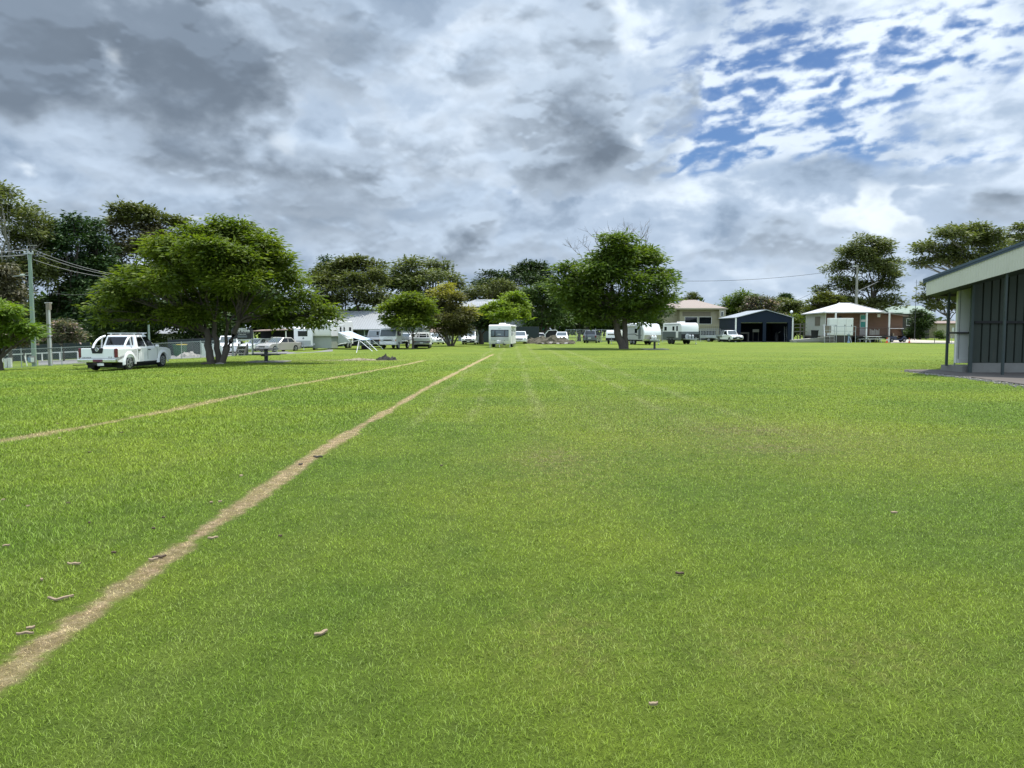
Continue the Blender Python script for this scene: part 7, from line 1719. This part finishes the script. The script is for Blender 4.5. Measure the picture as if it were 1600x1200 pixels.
def picnic_table(label, px, Y, deg, scale=1.0, seats=True):
    t = thing('picnic_table', label, 'picnic table', F(px, Y), R(deg), scale=scale)
    MB().box(-.62, .62, -.45, .45, .72, .77).build('table_top', M['dark_steel'], t, bevel=.02)
    MB().box(-.09, .09, -.09, .09, .0, .72).build('pedestal', M['dark_steel'], t)
    if seats:
        for s in (-1, 1): MB().box(-.95, .95, s * .78 - .17, s * .78 + .17, .42, .46).build('seat', M['dark_steel'], t, bevel=.015)
        m = MB()
        for x in (-.35, .35): m.bar((x * .2, -.75, .38), (x * .2, .75, .38), .06)
        m.build('seat_arm', M['dark_steel'], t)
    return t
def slab(label, px, Y, w, d, deg=0):
    o = MB().box(-w / 2, w / 2, -d / 2, d / 2, -.08, .06).build('concrete_slab', M['concrete'], None, bevel=.02); o.location = F(px, Y); o.rotation_euler = (0, 0, R(deg)); tag(o, label, 'slab')
slab('concrete slab under the dark picnic table beside the spreading tree', 419, 43.6, 2.1, 1.7)
picnic_table('dark pedestal picnic table on a slab right of the spreading tree', 415, 43.6, 4)
slab('concrete slab under the dark pedestal table in front of the silver caravan', 1023, 72.5, 2.3, 2.6)
picnic_table('dark pedestal picnic table on a slab in front of the silver caravan', 1023, 72.3, 90, .95, False)
def white_picnic():
    t = thing('picnic_table', 'white picnic table with attached benches beside the golf cart', 'picnic table', F(1363.5, 112.5), R(3), scale=1.2)
    MB().box(-.95, .95, -.38, .38, .70, .75).build('table_top', M['white_board'], t)
    for s in (-1, 1):
        MB().box(-.95, .95, s * .72 - .14, s * .72 + .14, .42, .46).build('seat', M['white_board'], t)
    f = MB()
    for x in (-.7, .7): f.bar((x, -.85, 0), (x, -.15, .70), .06).bar((x, .85, 0), (x, .15, .70), .06).bar((x, -.8, .40), (x, .8, .40), .06)
    f.build('frame', M['steel'], t)
    t = thing('picnic_table', 'second low white bench table tucked behind the golf cart', 'bench', F(1352, 114.2), R(0), scale=1.1)
    MB().box(-.9, .9, -.2, .2, .42, .47).build('seat', M['white_board'], t)
    for x in (-.7, .7): MB().box(x - .03, x + .03, -.15, .15, 0, .42).build('leg', M['steel'], t)
white_picnic()

def cone(label, px, Y, s=1.0):
    t = thing('traffic_cone', label, 'traffic cone', F(px, Y), scale=s)
    MB().lathe((0, 0, 0), [(.16, .03), (.13, .2), (.035, .82), (.02, .84)], 16).build('cone_body', M['orange'], t, smooth=40)
    MB().box(-.22, .22, -.22, .22, 0, .04).build('base', M['orange'], t)
    MB().lathe((0, 0, 0), [(.104, .38), (.078, .56)], 16).build('band', M['white_board'], t)
cone('orange traffic cone just left of the golf cart rear wheel', 1386.5, 109.5, .95)
cone('orange traffic cone on its own at the gravel drive, right of the golf cart', 1421.5, 110, .85)

def yard_rails():
    p = F(1248, 124); t = thing('timber_yard_rails', 'weathered timber yard rails between navy shed and clubhouse', 'rail fence', p); k = 124 / FOC; z = lambda py: W(800, py, 124).z
    m = MB()
    for py, w, c in ((506.5, .08, 0), (512, .1, 0), (518, .14, 0)): m.bar((-9 * k, 0, z(py)), (12 * k, 0, z(py)), w)
    m.build('rail', M['grey_timber'], t)
    for px in (-8.5, 2.5, 8): MB().box(px * k - .09, px * k + .09, -.09, .09, -.1, z(505)).build('post', M['timber'], t)
yard_rails()

# ---- heaps on the ground
def heap(name, label, cat, c, L, Wd, H, m, seed, n=16, rough=.3):
    r = np.random.default_rng(seed); mb = MB(); nx, ny = n * 2, n; V = []
    ph = r.uniform(0, 6, 8)
    for i in range(nx + 1):
        for j in range(ny + 1):
            u, v = i / nx * 2 - 1, j / ny * 2 - 1; d = max(0, 1 - u * u) ** .7 * max(0, 1 - v * v) ** .8
            z = H * d * (0.75 + .35 * math.sin(u * 7 + ph[0]) * math.cos(v * 3 + ph[1])) + (r.normal() * rough * H * .35 if d > .02 else 0)
            V.append((u * L / 2 + r.normal() * .02, v * Wd / 2 + r.normal() * .02, max(z, -.02) if d > .02 else -.03))
    mb.add(V, [(i * (ny + 1) + j, (i + 1) * (ny + 1) + j, (i + 1) * (ny + 1) + j + 1, i * (ny + 1) + j + 1) for i in range(nx) for j in range(ny)])
    o = mb.build(name, m); o.location = c; return tag(o, label, cat)
soil = mat('soil_heap', (0.085, 0.075, 0.048), .95, var=.45, scale=3, bump=.9, bscale=10)
char = mat('burnt_heap', (0.035, 0.032, 0.028), .95, var=.5, scale=4, bump=.9, bscale=14)
heap('soil_heap', 'long weedy heap of soil in front of the white hatchback', 'soil heap', F(858, 105), 7.2, 3.0, 1.05, soil, 3)
heap('ash_heap', 'low black burnt heap on the lawn below the white truck', 'ash heap', G(604, 562.5), 1.25, .9, .26, char, 4, 10, .6)
heap('gravel_heap', 'pale heap of gravel behind the chain fence left of the spreading tree', 'gravel heap', F(294, 66), 1.7, 1.2, .5, M['stone'], 6, 9)
heap('sand_heap', 'flat spill of pale sand on the lawn left of the burnt heap', 'sand heap', G(562, 562.6), 2.0, .7, .11, mat('sand', (0.25, 0.215, 0.14), .95, var=.25, scale=4, bump=.6), 8, 10, .5)
def rubble():
    r = np.random.default_rng(21)
    for k in range(9):
        px, py = 842 + 6.2 * k + r.uniform(-2, 2), 536.2 + r.uniform(-1.0, .6); s = r.uniform(.25, .5)
        bm = bmesh.new(); bmesh.ops.create_icosphere(bm, subdivisions=2, radius=s)
        for v in bm.verts: v.co = Vector((v.co.x * 1.3, v.co.y, v.co.z * .6)) * (1 + r.normal() * .10)
        me = bpy.data.meshes.new('rubble_stone'); bm.to_mesh(me); bm.free()
        o = link_mesh('rubble_stone', me, M['stone'] if k % 2 else soil); o.location = F(px, 100 + r.uniform(-1.2, .5)) + Vector((0, 0, .05)); o.rotation_euler = (0, 0, r.uniform(0, 3))
        tag(o, 'rough clod or stone along the front foot of the soil heap', 'stone', 'stones along the foot of the soil heap')
rubble()
def root_stone():
    for px, s, lb in ((341.5, .16, 'small pale stone between the stems of the spreading tree'), (321, .22, 'dark root mound at the left foot of the spreading tree')):
        bm = bmesh.new(); bmesh.ops.create_icosphere(bm, subdivisions=2, radius=s); r = np.random.default_rng(int(px))
        for v in bm.verts: v.co = Vector((v.co.x * 1.5, v.co.y, v.co.z * .5)) * (1 + r.normal() * .08)
        me = bpy.data.meshes.new('stone'); bm.to_mesh(me); bm.free(); o = link_mesh('field_stone', me, M['stone'] if px > 330 else M['bark']); o.location = F(px, 41.6); tag(o, lb, 'stone')
root_stone()

def black_frame():
    p = F(863, 116); t = thing('trailer_frame', 'dark upturned trailer frame with an angular rim behind the soil heap', 'trailer frame', p); k = 116 / FOC; z = lambda py: W(800, py, 116).z
    q = [(-11, 522), (-6, 516.2), (6, 515.6), (9, 519), (5, 527), (-11, 529)]
    m = MB()
    for a, b in zip(q, q[1:] + q[:1]): m.bar((a[0] * k, 0, max(.05, z(a[1]))), (b[0] * k, 0, max(.05, z(b[1]))), .12)
    m.build('rim', M['grey_white'], t)
    MB().prism([(a[0] * k, max(.0, z(a[1]))) for a in q], .1, .8).build('hull', M['black_plastic'], t)
black_frame()
def mural_unit():
    p = F(847, 124); t = thing('play_structure', 'blue and green painted play structure behind the soil heap', 'play structure', p); k = 124 / FOC; z = lambda py: W(800, py, 124).z
    MB().box(-2 * k, 6 * k, 0, .8, -.1, z(511)).build('blue_panel', M['pipe_blue'], t); MB().lathe((3 * k, -.05, z(515)), [(.2, 0), (.55, .02), (.55, .08), (.2, .1)], 16, 'Y').build('ring', M['teal'], t)
    MB().hexa([(-9 * k, -.4, .1), (4 * k, -.4, .1), (4 * k, .2, .1), (-9 * k, .2, .1)], [(-5 * k, -.3, z(518)), (6 * k, -.3, z(519.5)), (6 * k, .2, z(519.5)), (-5 * k, .2, z(518))]).build('slide', M['bin_green'], t)
    MB().lathe((-4 * k, 0, z(511)), [(.5, 0), (.65, .2), (.3, .5), (.05, .6)], 12).build('roof', M['white_board'], t)
mural_unit()
def wheelie(label, px, Y, m, lid, s=1.0):
    t = thing('wheelie_bin', label, 'bin', F(px, Y), R(random.uniform(-15, 15)), scale=s)
    MB().hexa([(-.22, -.25, .05), (.22, -.25, .05), (.22, .25, .05), (-.22, .25, .05)], [(-.28, -.34, .95), (.28, -.34, .95), (.28, .32, .95), (-.28, .32, .95)]).build('bin_body', M[m], t, bevel=.03)
    MB().box(-.30, .30, -.38, .34, .95, 1.02).build('lid', M[lid], t, bevel=.02)
    for q in (-1, 1): MB().lathe((q * .24, .24, .10), [(.10, -.03), (.10, .03)], 12, 'X').build('wheel', M['rubber'], t)
wheelie('green wheeled bin with a yellow lid behind the chain fence, right of the ute', 283.5, 71, 'bin_green', 'yellow', 1.1)
wheelie('green wheeled bin beside the yellow-lidded one, its lid green too', 277, 71.5, 'bin_green', 'bin_green', 1.1)
def grey_hut():
    Y = 100; p = F(70, Y); k = Y / FOC; z = lambda py: W(70, py, Y).z - p.z
    t = thing('garden_shed', 'small grey roofed hut behind the flowering shrubs at left', 'shed', p)
    MB().box(-9 * k, 12 * k, 0, 3, -.2, z(540)).build('wall', M['grey_board'], t); m = MB(); gable_roof(m, -9 * k, 12 * k, 0, 3, z(540), z(532), .3); m.build('roof', M['grey_roof'], t)
grey_hut()
def letterbox_houses():
    # pale house glimpsed behind the spreading tree
    Y = 105; p = F(262, Y); k = Y / FOC; z = lambda py: W(262, py, Y).z - p.z
    t = thing('pale_cottage', 'pale cottage glimpsed under the spreading tree beyond the road', 'house', p)
    MB().box(-14 * k, 22 * k, 0, 6, -.3, z(521)).build('wall', M['grey_board'], t); m = MB(); gable_roof(m, -14 * k, 22 * k, 0, 6, z(521), z(512, ), .4); m.build('roof', M['grey_roof'], t)
    for a in (-8, 6): window(t, a * k, (a + 7) * k, z(534), z(526), 0, mull=1)
letterbox_houses()

# ---- bark strips, sticks and dry leaves lying on the lawn
def litter():
    r = np.random.default_rng(31)
    def strip(px, py, L, wd, ang, m, label, curl=.5, group=None, hook=0):
        g = G(px, py); n = 8; mb = MB(); pts = []
        for i in range(n + 1):
            u = i / n - .5; b = curl * (u * u) + (hook * max(0, u - .15) * 1.5)
            pts.append(Vector((u * L * (1 - .5 * abs(hook) * max(0, u)), b * L, .013 + min(.004, L * .03) * math.sin(i * 1.3 + px) + .02 * curl * u * u)))
        V = []
        for i, q in enumerate(pts):
            w = wd * (.35 + .65 * math.sin(PI * min(1, (i + .6) / (n + .6)))) / 2; d = (pts[min(i + 1, n)] - pts[max(i - 1, 0)]).normalized(); s = Vector((-d.y, d.x, 0))
            V += [q - s * w + Vector((0, 0, .008)), q + s * w + Vector((0, 0, .012)), q + s * w * .9 - Vector((0, 0, .002)), q - s * w * .9 - Vector((0, 0, .004))]
        F_ = [(i * 4 + k, i * 4 + (k + 1) % 4, i * 4 + 4 + (k + 1) % 4, i * 4 + 4 + k) for i in range(n) for k in range(4)] + [(3, 2, 1, 0), tuple(n * 4 + k for k in range(4))]
        o = mb.add(V, F_).build('bark_strip' if L > .09 else 'dry_leaf', M[m]); o.location = g; o.rotation_euler = (0, 0, R(ang)); tag(o, label, 'bark strip' if L > .09 else 'dry leaf', group); return o
    k = lambda px, py, w: w * G(px, py).y / FOC
    G1 = 'bark strips fallen on the lawn'
    strip(88, 940, k(88, 940, 36), .014, -10, 'strip_bark', 'hooked pale bark strip left of the worn line near the camera', .3, G1, 1.0)
    strip(40, 993, k(40, 993, 26), .010, 10, 'strip_bark', 'thin pale bark sliver nearest the bottom left corner of the lawn', -.3, G1)
    strip(48, 985, k(48, 985, 12), .016, 30, 'strip_bark', 'short pale bark chip just above the thin sliver', .3, G1)
    strip(503, 993, k(503, 993, 26), .020, 52, 'strip_bark', 'curled tan and brown bark piece alone on the lawn right of the worn line', .4, G1)
    strip(249, 873, k(249, 873, 20), .024, 20, 'brown_bark', 'brown curled bark piece lying on the worn line', .4, G1)
    strip(240, 877, k(240, 877, 14), .02, 35, 'strip_bark', 'pale end of bark beside the brown curl on the worn line', .4, G1)
    strip(333, 843, k(333, 843, 16), .022, 30, 'strip_bark', 'pale bark strip on the right edge of the worn line', .3, G1)
    strip(497, 715, k(497, 715, 15), .05, 5, 'dark_bark', 'dark flake of bark across the middle of the worn line', .2, G1)
    strip(470, 727, k(470, 727, 7), .04, 40, 'dark_bark', 'smaller dark flake of bark on the worn line below the first', .2, G1)
    strip(1062, 899, k(1062, 899, 13), .016, -8, 'brown_bark', 'grey-brown bark chip on the lawn right of the picture centre', .3, G1)
    strip(1021, 1105, k(1021, 1105, 15), .011, 5, 'strip_bark', 'tan bark chip nearest the bottom edge right of centre', .3, G1)
    strip(1397, 803, k(1397, 803, 10), .02, -5, 'strip_bark', 'pale bark chip on the right half of the lawn', .2, G1)
    strip(115, 884, k(115, 884, 20), .018, 5, 'strip_bark', 'slim grey bark strip in the longer grass left of the worn line', .3, G1)
    strip(377, 745, k(377, 745, 5), .05, 30, 'strip_bark', 'small pale leaf high on the left lawn above the worn line', .2, 'dry leaves on the lawn')
    for px, py, L, m in ((5, 783, 6, 0), (44, 793, 5, 0), (107, 788, 5, 1), (140, 819, 5, 1), (330, 787, 6, 0), (344, 786, 4, 0), (10, 855, 12, 0), (178, 866, 9, 1), (240, 828, 5, 1), (65, 909, 5, 0), (90, 663, 4, 0), (55, 663, 4, 0), (93, 686, 4, 0), (216, 666, 4, 1), (190, 677, 5, 1), (140, 708, 6, 1),
                        (256, 811, 6, 1), (438, 840, 5, 1), (690, 729, 5, 1)):
        strip(px, py, max(.035, k(px, py, L) * .85), .013 if py > 750 else .03, r.uniform(-40, 60), ('strip_bark', 'brown_bark', 'brown_bark')[m], 'small dry leaf or chip of bark lying in the grass', r.uniform(-.4, .5), 'small dry leaves scattered in the grass')
litter()
